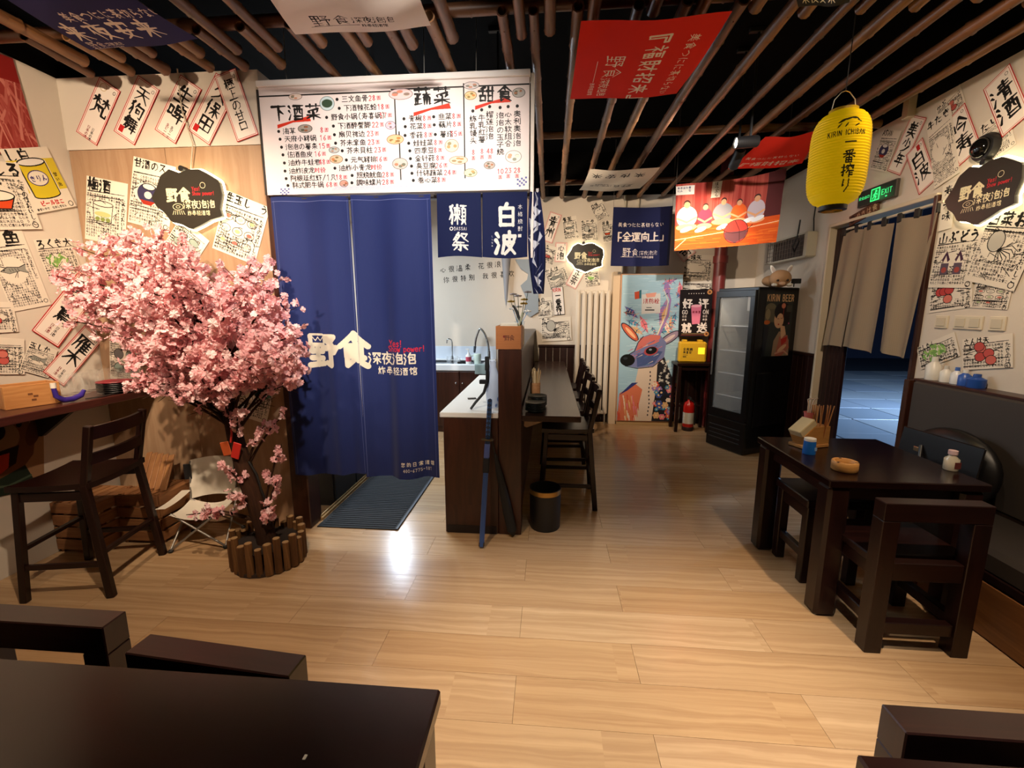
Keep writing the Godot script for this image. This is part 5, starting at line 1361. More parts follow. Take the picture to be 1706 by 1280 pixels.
	rod.cyl(Vector3(-0.3, 0.388, 0.0), Vector3(0.29, 0.388, 0.0), 0.008)
	part(cur, "rod", rod, mat("2a2422", 0.5))
	# gathered navy and white cloth at the end of the board
	p = pic(64, 256, Color(0.07, 0.1, 0.27), 34)
	for k in 16:
		p.poly([Vector2(p.r.randf() * 64, k * 16), Vector2(p.r.randf() * 64, k * 16 + 30), Vector2(p.r.randf() * 64, k * 16 + 14)], Color(0.78, 0.79, 0.84))
	var gb := B.new()
	gb.sheet(func(u: float, v: float) -> Vector3: return Vector3((u - 0.5) * (0.06 + 0.05 * sin(v * 3.0)) + 0.03 * v, -v * 0.62, 0.014 * sin(u * 14.0 + v * 3.0)), 18, 20)
	one("hanging_scarf", gb, tex_mat(p.tex(), 0.85), "navy and white patterned scarf hanging gathered from the board end", "cloth", "", Vector3(-0.095, 2.32, -2.9))

# ---------------------------------------------------------------- counter, bar and bar chairs
func make_bar_chair(label: String, group: String) -> Node3D:
	# seat faces -x; origin on the floor below the seat's middle
	var t := thing("bar_chair", label, "chair", Vector3.ZERO, 0.0, group)
	var m := dark_wood
	var b := B.new()
	var f := func(u: float, v: float) -> Vector3:
		return Vector3(lerpf(-0.21, 0.2, u), 0.655 + 0.012 * pow(absf(v - 0.5) * 2.0, 2.0) + 0.01 * pow(absf(u - 0.4) * 1.6, 2.0), lerpf(-0.215, 0.215, v))
	b.sheet(func(u: float, v: float) -> Vector3: return f.call(u, 1.0 - v), 8, 8)
	b.sheet(func(u: float, v: float) -> Vector3: return f.call(u, v) - Vector3(0, 0.032, 0), 8, 8)
	for e in 2:
		b.sheet(func(u: float, v: float) -> Vector3: return f.call(u, float(e)) - Vector3(0, v * 0.032, 0), 8, 1)
		b.sheet(func(u: float, v: float) -> Vector3: return f.call(float(e), u) - Vector3(0, v * 0.032, 0), 8, 1)
	part(t, "seat", b, m)
	for s in [-1.0, 1.0]:
		b = B.new()
		b.bar(Vector3(-0.215, 0, s * 0.215), Vector3(-0.175, 0.64, s * 0.19), 0.036, 0.036)
		part(t, "leg", b, m)
		b = B.new()
		b.bar(Vector3(0.225, 0, s * 0.22), Vector3(0.165, 0.66, s * 0.2), 0.04, 0.036)
		b.bar(Vector3(0.165, 0.64, s * 0.2), Vector3(0.235, 0.99, s * 0.205), 0.036, 0.034)
		part(t, "leg", b, m)
		b = B.new()
		b.bar(Vector3(-0.2, 0.2, s * 0.207), Vector3(0.205, 0.2, s * 0.213), 0.022, 0.03, 0.003, Vector3.FORWARD)
		part(t, "stretcher", b, m)
		b = B.new()
		b.bar(Vector3(-0.185, 0.6, s * 0.19), Vector3(0.17, 0.6, s * 0.2), 0.02, 0.05, 0.003, Vector3.FORWARD)
		part(t, "seat_rail", b, m)
	b = B.new()
	b.bar(Vector3(-0.2, 0.3, -0.205), Vector3(-0.2, 0.3, 0.205), 0.03, 0.022, 0.003)
	part(t, "stretcher", b, m)
	b = B.new()
	b.bar(Vector3(0.2, 0.26, -0.21), Vector3(0.2, 0.26, 0.21), 0.03, 0.022, 0.003)
	part(t, "stretcher", b, m)
	for q in [[0.945, 0.07, 0.228], [0.80, 0.06, 0.2]]:
		b = B.new()
		b.sheet(func(u: float, v: float) -> Vector3: return Vector3(q[2] + 0.03 * sin(u * PI) + 0.012, q[0] + q[1] * (0.5 - v), lerpf(0.2, -0.2, u)), 8, 1)
		b.sheet(func(u: float, v: float) -> Vector3: return Vector3(q[2] + 0.03 * sin(u * PI) - 0.01, q[0] + q[1] * (0.5 - v), lerpf(-0.2, 0.2, u)), 8, 1)
		b.sheet(func(u: float, v: float) -> Vector3: return Vector3(q[2] + 0.03 * sin(u * PI) - 0.01 + 0.022 * v, q[0] + q[1] * 0.5, lerpf(-0.2, 0.2, u)), 8, 1)
		b.sheet(func(u: float, v: float) -> Vector3: return Vector3(q[2] + 0.03 * sin(u * PI) - 0.01 + 0.022 * v, q[0] - q[1] * 0.5, lerpf(0.2, -0.2, u)), 8, 1)
		part(t, "back_rail", b, m)
	return t

var bar_chair: Node3D

func build_bar():
	# white-topped counter unit facing the room
	var cu := thing("counter_unit", "dark brown counter unit standing between kitchen doorway and bar", "counter", Vector3(-0.53, 0, -3.83))
	part(cu, "body", bx(Vector3(0, 0.43, 0), Vector3(0.36, 0.86, 1.74), 0.003), red_wood)
	part(cu, "end_panel", bx(Vector3(-0.0, 0.43, 0.875), Vector3(0.385, 0.855, 0.018), 0.003), red_wood)
	part(cu, "plinth", bx(Vector3(0, 0.03, 0.884), Vector3(0.36, 0.06, 0.006)), mat("1a0d0a", 0.6))
	one("laminate_worktop", bx(Vector3.ZERO, Vector3(0.41, 0.036, 1.78), 0.004), mat("d7d3cc", 0.3), "white laminate worktop of the counter beside the post", "worktop", "", Vector3(-0.54, 0.878, -3.83))
	# bar partition with its post
	struct("wall_bar_post", bx(Vector3(-0.255, 0.6675, -3.01), Vector3(0.16, 1.335, 0.13), 0.004), red_wood)
	struct("wall_bar", bx(Vector3(-0.26, 0.655, -4.68), Vector3(0.13, 1.31, 3.2), 0.003), red_wood)
	struct("trim_7", bx(Vector3(-0.26, 1.322, -4.68), Vector3(0.17, 0.024, 3.2), 0.003), dark_wood)
	var bt := thing("bar_table", "long dark wooden bar table fixed along the brown partition", "table", Vector3(0.02, 0, -4.63))
	part(bt, "top", bx(Vector3(0.005, 0.852, 0), Vector3(0.42, 0.042, 3.3), 0.004), wood("35251f", "453129", 0.25, 0.5))
	for z in [1.4, 0.2, -1.2]:
		var b := B.new()
		b.prism(PackedVector2Array([Vector2(-0.19, 0.83), Vector2(-0.19, 0.74), Vector2(-0.17, 0.73), Vector2(0.06, 0.82), Vector2(0.06, 0.83)]), z, z + 0.03)
		part(bt, "bracket", b, mat("b59a78", 0.6))
	bar_chair = make_bar_chair("dark wooden bar chair with curved seat at the long bar", "bar chairs along the partition")
	bar_chair.position = Vector3(0.17, 0, -3.61)
	for k in 3:
		again(bar_chair, Vector3(0.175 + 0.01 * k, 0, -4.24 - 0.6 * k), 0.05 - 0.04 * k)
	# waste bin
	var bn := thing("waste_bin", "round black waste bin with a brass rim by the bar", "bin", Vector3(-0.005, 0, -3.10))
	var b := B.new()
	b.lathe([Vector2(0, 0), Vector2(0.108, 0), Vector2(0.112, 0.01), Vector2(0.116, 0.31), Vector2(0.109, 0.31), Vector2(0.103, 0.012), Vector2(0, 0.012)], 32)
	part(bn, "body", b, mat("141212", 0.5))
	b = B.new()
	b.lathe([Vector2(0.1175, 0.272), Vector2(0.118, 0.3), Vector2(0.1175, 0.306)], 32)
	part(bn, "rim_band", b, mat("b08a4a", 0.35, 0.8))
	# chopstick cup and plates on the bar
	var cc := thing("chopstick_cup", "pale wooden cup full of chopsticks on the bar table", "cup", Vector3(-0.10, 0.873, -3.62))
	b = B.new()
	b.lathe([Vector2(0, 0), Vector2(0.04, 0), Vector2(0.042, 0.13), Vector2(0.036, 0.13), Vector2(0.034, 0.01), Vector2(0, 0.01)], 20)
	part(cc, "cup", b, wood("a06c44", "b98558", 0.55))
	for k in 18:
		var a := rng.randf() * TAU
		var rr := 0.03 * sqrt(rng.randf())
		b = B.new()
		b.bar(Vector3(cos(a) * rr * 0.6, 0.012, sin(a) * rr * 0.6), Vector3(cos(a) * rr * 1.9, 0.215 + rng.randf() * 0.04, sin(a) * rr * 1.9), 0.007, 0.007, 0.0015)
		part(cc, "chopstick", b, [mat("c9a878", 0.6), mat("b99866", 0.6), mat("d8c09a", 0.6)][k % 3])
	var plate := B.new()
	plate.lathe([Vector2(0, 0), Vector2(0.045, 0), Vector2(0.05, 0.004), Vector2(0.074, 0.014), Vector2(0.073, 0.017), Vector2(0.048, 0.008), Vector2(0, 0.007)], 28)
	var pm := mat("1d2320", 0.35)
	for k in 6:
		one("black_plate", plate, pm, "small dark plate stacked at the front end of the bar", "plate", "plates stacked by the bar's front edge", Vector3(-0.085, 0.8735 + 0.011 * k, -3.12))
	for k in 7:
		one("black_plate", plate, pm, "small dark plate in the stack beside the chopstick cup", "plate", "plates stacked by the chopstick cup", Vector3(-0.075, 0.8735 + 0.011 * k, -3.31))
	# wooden napkin box on the post
	var p := pic(180, 170, Color(0.60, 0.37, 0.2), 41)
	for k in 60:
		p.rect(0, k * 3, 180, 1, Color(0.60, 0.37, 0.2).lerp(Color(0.68, 0.44, 0.25), p.r.randf()))
	p.text("野食", 62, 66, 40, 0.11, Color(0.33, 0.16, 0.09), false, 0.9, 0.4)
	p.ell(58, 76, 7, 9, Color(0.42, 0.10, 0.07))
	var bxm := wood("9a6236", "b37a48", 0.5)
	var nb := thing("napkin_box", "square wooden napkin box with burnt logo on top of the post", "box", Vector3(-0.265, 1.336, -3.07))
	part(nb, "front_panel", bx(Vector3(0, 0.078, 0.115), Vector3(0.17, 0.156, 0.012), 0.002), bxm)
	b = B.new()
	b.quad(Vector3(-0.083, 0.003, 0.1215), Vector3(0.083, 0.003, 0.1215), Vector3(0.083, 0.153, 0.1215), Vector3(-0.083, 0.153, 0.1215))
	part(nb, "burnt_logo", b, tex_mat(p.tex(), 0.6))
	for s in [-1.0, 1.0]:
		part(nb, "side_panel", bx(Vector3(s * 0.079, 0.078, 0), Vector3(0.012, 0.156, 0.218), 0.002), bxm)
	part(nb, "back_panel", bx(Vector3(0, 0.078, -0.115), Vector3(0.17, 0.156, 0.012), 0.002), bxm)
	part(nb, "divider", bx(Vector3(0, 0.078, -0.02), Vector3(0.146, 0.15, 0.008), 0.001), bxm)
	part(nb, "bottom", bx(Vector3(0, 0.005, 0), Vector3(0.146, 0.01, 0.218)), bxm)
	one("napkin_stack", bx(Vector3.ZERO, Vector3(0.12, 0.16, 0.09), 0.006), mat("c9c3b4", 0.9), "stack of pale paper napkins in the wooden box on the post", "napkins", "", Vector3(-0.265, 1.43, -3.035))
	b = B.new()
	b.bar(Vector3(0, 0, 0), Vector3(0.06, 0.23, 0), 0.05, 0.012, 0.002, Vector3.BACK)
	one("menu_card", b, mat("8d9078", 0.7), "tall grey green menu card leaning out of the napkin box", "card", "", Vector3(-0.24, 1.35, -3.12))
	b = B.new()
	b.tube([Vector3(0, 0, 0), Vector3(0.01, 0.16, 0), Vector3(-0.02, 0.24, 0), Vector3(-0.045, 0.28, 0)], [0.008, 0.009, 0.011, 0.006], 8)
	one("bottle_opener", b, mat("1a1a1c", 0.4), "black curved opener standing in the napkin box", "opener", "", Vector3(-0.205, 1.35, -3.15))
	one("cream_box", bx(Vector3.ZERO, Vector3(0.08, 0.14, 0.2), 0.003), mat("cdbf9f", 0.7), "cream cardboard box on the partition behind the napkin box", "box", "", Vector3(-0.225, 1.406, -3.35))
	# flowers in a glass vase further along the partition
	var fv := thing("flower_vase", "clear glass vase of white and yellow flowers on the partition", "vase", Vector3(-0.235, 1.335, -3.66))
	b = B.new()
	b.lathe([Vector2(0, 0), Vector2(0.035, 0), Vector2(0.04, 0.02), Vector2(0.034, 0.1), Vector2(0.045, 0.17), Vector2(0.042, 0.17), Vector2(0.031, 0.1), Vector2(0.036, 0.02), Vector2(0, 0.008)], 20)
	part(fv, "vase", b, glass(0.15, "dfe8ec"))
	for k in 9:
		var a := TAU * k / 9.0 + 0.3
		var top := Vector3(cos(a) * 0.07, 0.25 + 0.16 * fposmod(k * 0.37, 1.0), sin(a) * 0.09)
		b = B.new()
		b.tube([Vector3(0, 0.02, 0), Vector3(cos(a) * 0.02, 0.16, sin(a) * 0.02), top], 0.0025, 5)
		var st := part(fv, "stem", b, mat("3f5a34", 0.7) if k % 3 else mat("2b78b4", 0.5))
		b = B.new()
		for j in 6:
			var c := TAU * j / 6.0
			b.ball(top + Vector3(cos(c) * 0.018, 0.004, sin(c) * 0.018), Vector3(0.014, 0.008, 0.014), 7, 4)
		b.ball(top + Vector3(0, 0.008, 0), Vector3(0.009, 0.008, 0.009), 7, 4)
		part(st, "flower", b, [mat("e5e4e0", 0.7), mat("c8a23a", 0.7), mat("d9cfd0", 0.7)][k % 3])
	# porcelain vase, phone, stand and sword at the counter's end
	p = pic(160, 160, Color(0.72, 0.77, 0.86), 42)
	for k in 26:
		p.ell(p.r.randf() * 160, p.r.randf() * 160, 4 + p.r.randf() * 10, 3 + p.r.randf() * 8, Color(0.16, 0.24, 0.5).lerp(Color(0.55, 0.63, 0.82), p.r.randf()))
	b = B.new()
	b.lathe([Vector2(0, 0), Vector2(0.036, 0), Vector2(0.05, 0.05), Vector2(0.055, 0.14), Vector2(0.045, 0.24), Vector2(0.022, 0.3), Vector2(0.024, 0.34), Vector2(0.02, 0.34), Vector2(0, 0.3)], 24)
	one("porcelain_vase", b, tex_mat(p.tex(), 0.2), "blue and white porcelain bottle vase at the counter's end", "vase", "", Vector3(-0.392, 0.896, -3.13))
	one("mobile_phone", bx(Vector3.ZERO, Vector3(0.07, 0.008, 0.04), 0.003), mat("15161a", 0.2), "small black phone lying on the white worktop", "phone", "", Vector3(-0.60, 0.901, -3.42), 0.3)
	var gs := thing("gooseneck_stand", "black gooseneck stand leaning from the white worktop", "stand", Vector3(-0.54, 0.897, -3.02))
	b = B.new()
	b.tube([Vector3(0, 0.008, 0), Vector3(0.03, 0.05, -0.02), Vector3(0.09, 0.12, -0.04), Vector3(0.115, 0.2, -0.04), Vector3(0.118, 0.3, -0.03)], [0.009, 0.01, 0.011, 0.013, 0.013], 8)
	part(gs, "neck", b, mat("101012", 0.5))
	b = B.new()
	b.box(Vector3(0.116, 0.33, -0.03), Vector3(0.03, 0.1, 0.02), 0.004)
	b.box(Vector3(0.09, 0.2, -0.035), Vector3(0.06, 0.03, 0.03), 0.004)
	part(gs, "clamp", b, mat("16171a", 0.45))
	var kt := thing("toy_sword", "blue sheathed sword with wrapped grip leaning on the counter", "sword", Vector3(-0.431, 0.0, -2.74))
	var top := Vector3(0.055, 1.16, -0.16)
	var dirv := top.normalized()
	b = B.new()
	b.bar(Vector3(0, 0.012, 0), dirv * 0.74, 0.034, 0.02, 0.006)
	part(kt, "sheath", b, mat("2c4a82", 0.4))
	b = B.new()
	b.bar(dirv * 0.012, dirv * 0.05, 0.037, 0.023, 0.006)
	part(kt, "sheath_tip", b, mat("4a3f35", 0.4, 0.6))
	b = B.new()
	b.bar(dirv * 0.52, dirv * 0.62, 0.042, 0.028, 0.005)
	part(kt, "cord_knot", b, mat("14151c", 0.8))
	b = B.new()
	b.bar(dirv * 0.62, dirv * 0.72, 0.038, 0.024, 0.005)
	part(kt, "sheath_band", b, mat("4c5fa0", 0.5))
	b = B.new()
	b.lathe([Vector2(0, 0), Vector2(0.042, 0), Vector2(0.042, 0.008), Vector2(0, 0.008)], 20, dirv * 0.742, Basis(Quaternion(Vector3.UP, dirv)))
	part(kt, "guard", b, mat("7a6a4a", 0.4, 0.7))
	b = B.new()
	b.bar(dirv * 0.75, dirv * 1.02, 0.03, 0.022, 0.006)
	var grip := part(kt, "grip", b, mat("254b7c", 0.7))
	b = B.new()
	for k in 9:
		b.box(dirv * (0.768 + 0.03 * k), Vector3(0.022, 0.022, 0.026), 0.002, Basis(Quaternion(Vector3.UP, dirv)) * Basis(Vector3.BACK, PI / 4))
	part(grip, "wrap", b, mat("17233c", 0.8))
	var bu := thing("black_umbrella", "folded black umbrella leaning behind the blue sword", "umbrella", Vector3(-0.225, 0.0, -2.90))
	var ud := Vector3(-0.2, 0.95, -0.015).normalized()
	b = B.new()
	b.lathe([Vector2(0.008, 0.02), Vector2(0.034, 0.06), Vector2(0.036, 0.2), Vector2(0.022, 0.5), Vector2(0.012, 0.62), Vector2(0.006, 0.64)], 9, Vector3.ZERO, Basis(Quaternion(Vector3.UP, ud)), false)
	part(bu, "canopy", b, mat("0e0e10", 0.7))
	b = B.new()
	b.cyl(ud * 0.6, ud * 0.86, 0.006)
	part(bu, "shaft", b, mat("1c1c20", 0.4))

# ---------------------------------------------------------------- shelf bar on the left wall and what stands there
func build_left():
	var sh := thing("shelf_bar", "narrow dark wooden shelf bar fixed along the left wall", "shelf", Vector3(-3.05, 0, -1.3))
	part(sh, "top", bx(Vector3(0, 1.015, 0), Vector3(0.4, 0.05, 3.28), 0.004), wood("3a1c18", "4d2620", 0.3))
	for z in [-1.2, -0.2, 0.9]:
		var b := B.new()
		b.prism(PackedVector2Array([Vector2(-0.2, 0.99), Vector2(0.1, 0.99), Vector2(-0.17, 0.8), Vector2(-0.2, 0.8)]), z, z + 0.025)
		part(sh, "bracket", b, mat("3a3530", 0.5, 0.4))
	again(bar_chair, Vector3(-2.7, 0, -2.24), 0.2, "dark wooden bar chair with curved seat at the shelf bar", "chairs at the shelf bar")
	# wooden napkin box
	var wm := wood("a8713f", "c08a54", 0.5)
	var nb := thing("wooden_box", "open pale wooden box with burnt mark on the shelf bar", "box", Vector3(-3.06, 1.041, -2.32), -0.35)
	for s in [-1.0, 1.0]:
		part(nb, "long_side", bx(Vector3(s * 0.07, 0.065, 0), Vector3(0.012, 0.13, 0.24), 0.002), wm)
		part(nb, "short_side", bx(Vector3(0, 0.065, s * 0.114), Vector3(0.128, 0.13, 0.012), 0.002), wm)
	part(nb, "bottom", bx(Vector3(0, 0.006, 0), Vector3(0.128, 0.012, 0.216)), wm)
	var b := B.new()
	for q in [[0.0, 0.04], [0.012, 0.075], [-0.01, 0.06]]:
		b.box(Vector3(0.0765, q[1], q[0]), Vector3(0.001, 0.012, 0.02))
	part(nb, "burnt_mark", b, mat("6a3d1c", 0.7))
	# purple headphones-like toy: a curved purple opener with a white cap
	var tg := thing("purple_hook", "shiny purple curved bottle opener with white tip beside wooden box", "opener", Vector3(-2.905, 1.041, -2.42))
	b = B.new()
	b.tube([Vector3(-0.01, 0.1, 0.075), Vector3(-0.01, 0.05, 0.07), Vector3(0.0, 0.022, 0.04), Vector3(0.0, 0.018, -0.01), Vector3(0.0, 0.03, -0.06), Vector3(0.0, 0.06, -0.085)], [0.012, 0.014, 0.017, 0.017, 0.016, 0.01], 10)
	part(tg, "hook", b, mat("3a2a86", 0.25))
	b = B.new()
	b.cyl(Vector3(-0.01, 0.1, 0.075), Vector3(-0.01, 0.13, 0.075), 0.014)
	part(tg, "cap", b, mat("ddd6cc", 0.5))
	# beer mugs in a row
	var mug := thing("glass_mug", "clear glass beer mug in the row on the shelf bar", "mug", Vector3(-3.12, 1.041, -2.6), 0.3, "glass mugs on the shelf bar")
	b = B.new()
	b.lathe([Vector2(0, 0), Vector2(0.04, 0), Vector2(0.043, 0.008), Vector2(0.043, 0.145), Vector2(0.039, 0.145), Vector2(0.037, 0.014), Vector2(0, 0.014)], 20)
	part(mug, "glass_body", b, glass(0.03, "f2f0ea"))
	b = B.new()
	b.tube([Vector3(0.041, 0.12, 0), Vector3(0.068, 0.12, 0), Vector3(0.078, 0.1, 0), Vector3(0.078, 0.05, 0), Vector3(0.066, 0.03, 0), Vector3(0.041, 0.03, 0)], 0.007, 8)
	part(mug, "handle", b, glass(0.06, "f2f0ea"))
	for q in [[-3.14, -2.7], [-3.15, -2.8], [-3.14, -2.9], [-3.03, -2.89], [-2.92, -2.89]]:
		again(mug, Vector3(q[0], 1.041, q[1]), 0.3 + q[0])
	# plates
	var plate := B.new()
	plate.lathe([Vector2(0, 0), Vector2(0.06, 0), Vector2(0.066, 0.005), Vector2(0.1, 0.016), Vector2(0.099, 0.019), Vector2(0.064, 0.01), Vector2(0, 0.009)], 30)
	for k in 5:
		one("black_plate", plate, mat("17110f", 0.35), "black plate stacked beneath the red plate on the shelf bar", "plate", "plates stacked on the shelf bar", Vector3(-2.94, 1.0405 + 0.0125 * k, -2.74))
	one("red_plate", plate, mat("8c2434", 0.3), "dark red plate on top of the plate stack on the shelf bar", "plate", "", Vector3(-2.94, 1.0405 + 0.0125 * 5, -2.74))
	b = B.new()
	b.tube([Vector3(0, 0.006, 0), Vector3(0.03, 0.006, -0.08), Vector3(0.01, 0.006, -0.16), Vector3(0.03, 0.006, -0.2)], 0.004, 6)
	one("charging_cable", b, mat("2a2624", 0.6), "dark cable lying on the shelf bar beside the opener", "cable", "", Vector3(-2.9, 1.04, -2.5))
	# dog poster on the wall under the shelf
	var p := pic(220, 240, Color(0.62, 0.47, 0.34), 51)
	p.im.fill(Color(0.60, 0.46, 0.34))
	p.poly([Vector2(0, 20), Vector2(40, 0), Vector2(150, 10), Vector2(190, 60), Vector2(180, 130), Vector2(150, 160), Vector2(140, 210), Vector2(0, 210)], Color(0.42, 0.27, 0.16))
	p.ell(182, 60, 26, 46, Color(0.34, 0.2, 0.11), 0.4)
	p.ell(70, 70, 62, 46, Color(0.55, 0.42, 0.3))
	p.ell(50, 52, 34, 26, Color(0.09, 0.07, 0.07))
	p.ell(130, 34, 10, 9, Color(0.08, 0.06, 0.05))
	p.poly([Vector2(20, 116), Vector2(130, 96), Vector2(118, 150), Vector2(60, 176), Vector2(24, 160)], Color(0.13, 0.06, 0.05))
	p.poly([Vector2(36, 124), Vector2(96, 116), Vector2(92, 160), Vector2(60, 178), Vector2(38, 160)], Color(0.70, 0.22, 0.10))
	p.poly([Vector2(0, 180), Vector2(60, 190), Vector2(150, 160), Vector2(200, 240), Vector2(0, 240)], Color(0.13, 0.17, 0.13))
	p.line([Vector2(0, 205), Vector2(90, 215), Vector2(170, 195)], 7, Color(0.28, 0.34, 0.27))
	poster("dog_poster", "x", XL + 0.004, [Vector2(-40, 690), Vector2(62, 690), Vector2(82, 812), Vector2(-30, 830)], p, "poster of a panting brown dog under the shelf bar", "poster")
	# wooden crates under the shelf
	var cm := wood("7a4f30", "96683f", 0.6)
	for c in [[-3.09, -2.62, 0.0, "wooden slatted crate standing under the shelf bar"], [-2.775, -2.765, 0.0, "wooden slatted crate beside the white folding chair"]]:
		var cr := thing("slatted_crate", c[3], "crate", Vector3(c[0], 0, c[1]), c[2], "slatted crates under the shelf bar")
		for k in 4:
			part(cr, "slat", bx(Vector3(0.0, 0.06 + 0.085 * k, 0.15), Vector3(0.3, 0.07, 0.012), 0.002), cm)
			part(cr, "slat", bx(Vector3(0.0, 0.06 + 0.085 * k, -0.15), Vector3(0.3, 0.07, 0.012), 0.002), cm)
			part(cr, "slat", bx(Vector3(0.15, 0.06 + 0.085 * k, 0.0), Vector3(0.012, 0.07, 0.28), 0.002), cm)
			part(cr, "slat", bx(Vector3(-0.15, 0.06 + 0.085 * k, 0.0), Vector3(0.012, 0.07, 0.28), 0.002), cm)
		for sx in [-1.0, 1.0]:
			for sz in [-1.0, 1.0]:
				part(cr, "corner_post", bx(Vector3(sx * 0.13, 0.18, sz * 0.13), Vector3(0.025, 0.36, 0.025), 0.002), cm)
		for k in 5:
			part(cr, "slat", bx(Vector3(-0.12 + 0.06 * k, 0.345, 0), Vector3(0.045, 0.012, 0.28), 0.002), cm)
	# leaning slatted board
	var lb := thing("slatted_board", "slatted wooden board leaning on the crate behind the bar chair", "board", Vector3(-2.74, 0.353, -2.80), -0.2)
	for k in 5:
		b = B.new()
		b.bar(Vector3(-0.12 + 0.055 * k, 0.0, 0.08), Vector3(-0.12 + 0.055 * k - 0.1, 0.2, -0.08), 0.045, 0.012, 0.002)
		part(lb, "slat", b, wood("8a5c3a", "a5764a", 0.6))
	# small white folding chair
	var fc := thing("folding_chair", "small white fabric folding chair with dark arm pads beside the cherry tree", "chair", Vector3(-2.36, 0, -2.70), 0.25)
	fc.scale = Vector3.ONE * 0.88
	var steel := mat("8f8a84", 0.4, 0.7)
	for q in [[Vector3(-0.19, 0.02, 0.16), Vector3(0.17, 0.3, 0.14)], [Vector3(0.19, 0.02, 0.16), Vector3(-0.17, 0.3, 0.14)], [Vector3(-0.19, 0.02, -0.16), Vector3(0.17, 0.3, -0.14)], [Vector3(0.19, 0.02, -0.16), Vector3(-0.17, 0.3, -0.14)], [Vector3(-0.19, 0.02, 0.16), Vector3(-0.17, 0.28, -0.14)], [Vector3(0.19, 0.02, 0.16), Vector3(0.17, 0.28, -0.14)]]:
		b = B.new()
		b.cyl(q[0], q[1], 0.008, -1, 8)
		part(fc, "leg", b, steel)
	for sx in [-1.0, 1.0]:
		b = B.new()
		b.cyl(Vector3(sx * 0.17, 0.28, -0.14), Vector3(sx * 0.17, 0.6, -0.2), 0.008, -1, 8)
		part(fc, "back_post", b, steel)
		b = B.new()
		b.box(Vector3(sx * 0.185, 0.52, -0.175), Vector3(0.055, 0.13, 0.012), 0.005)
		part(fc, "arm_pad", b, mat("17161a", 0.5))
		b = B.new()
		b.sheet(func(u: float, v: float) -> Vector3: return Vector3(sx * (0.2 + 0.012 * sin(u * PI)) + (v - 0.5) * 0.07, 0.37 - 0.02 * sin(u * PI), lerpf(-0.16, 0.2, u)), 8, 2)
		part(fc, "armrest", b, mat("cfc7b8", 0.8))
		for sz in [-1.0, 1.0]:
			b = B.new()
			b.ball(Vector3(sx * 0.19, 0.014, sz * 0.16), Vector3(0.02, 0.014, 0.02), 8, 5)
			part(fc, "foot", b, mat("1a1a1a", 0.6))
	b = B.new()
	b.sheet(func(u: float, v: float) -> Vector3: return Vector3(lerpf(-0.17, 0.17, u), 0.3 - 0.05 * sin(u * PI) - 0.02 * sin(v * PI), lerpf(-0.15, 0.16, v)), 10, 8)
	part(fc, "seat_fabric", b, mat("d3cbbd", 0.85))
	b = B.new()
	b.sheet(func(u: float, v: float) -> Vector3: return Vector3(lerpf(-0.17, 0.17, u), lerpf(0.61, 0.3, v) + 0.01 * sin(u * PI), lerpf(-0.2, -0.14, v) - 0.05 * sin(u * PI) + 0.008 * sin(v * 12.0)), 10, 8)
	part(fc, "back_fabric", b, mat("d3cbbd", 0.85))

# ---------------------------------------------------------------- artificial cherry tree in a log planter
func in_poly(p: Vector2, poly: Array) -> bool:
	var c := false
	var j := poly.size() - 1
	for i in poly.size():
		if (poly[i].y > p.y) != (poly[j].y > p.y) and p.x < (poly[j].x - poly[i].x) * (p.y - poly[i].y) / (poly[j].y - poly[i].y) + poly[i].x:
			c = not c
		j = i
	return c

func planter_disc() -> B:
	var b := B.new()
	b.lathe([Vector2(0, 0), Vector2(0.2, 0), Vector2(0.2, 0.02), Vector2(0, 0.02)], 20)
	return b

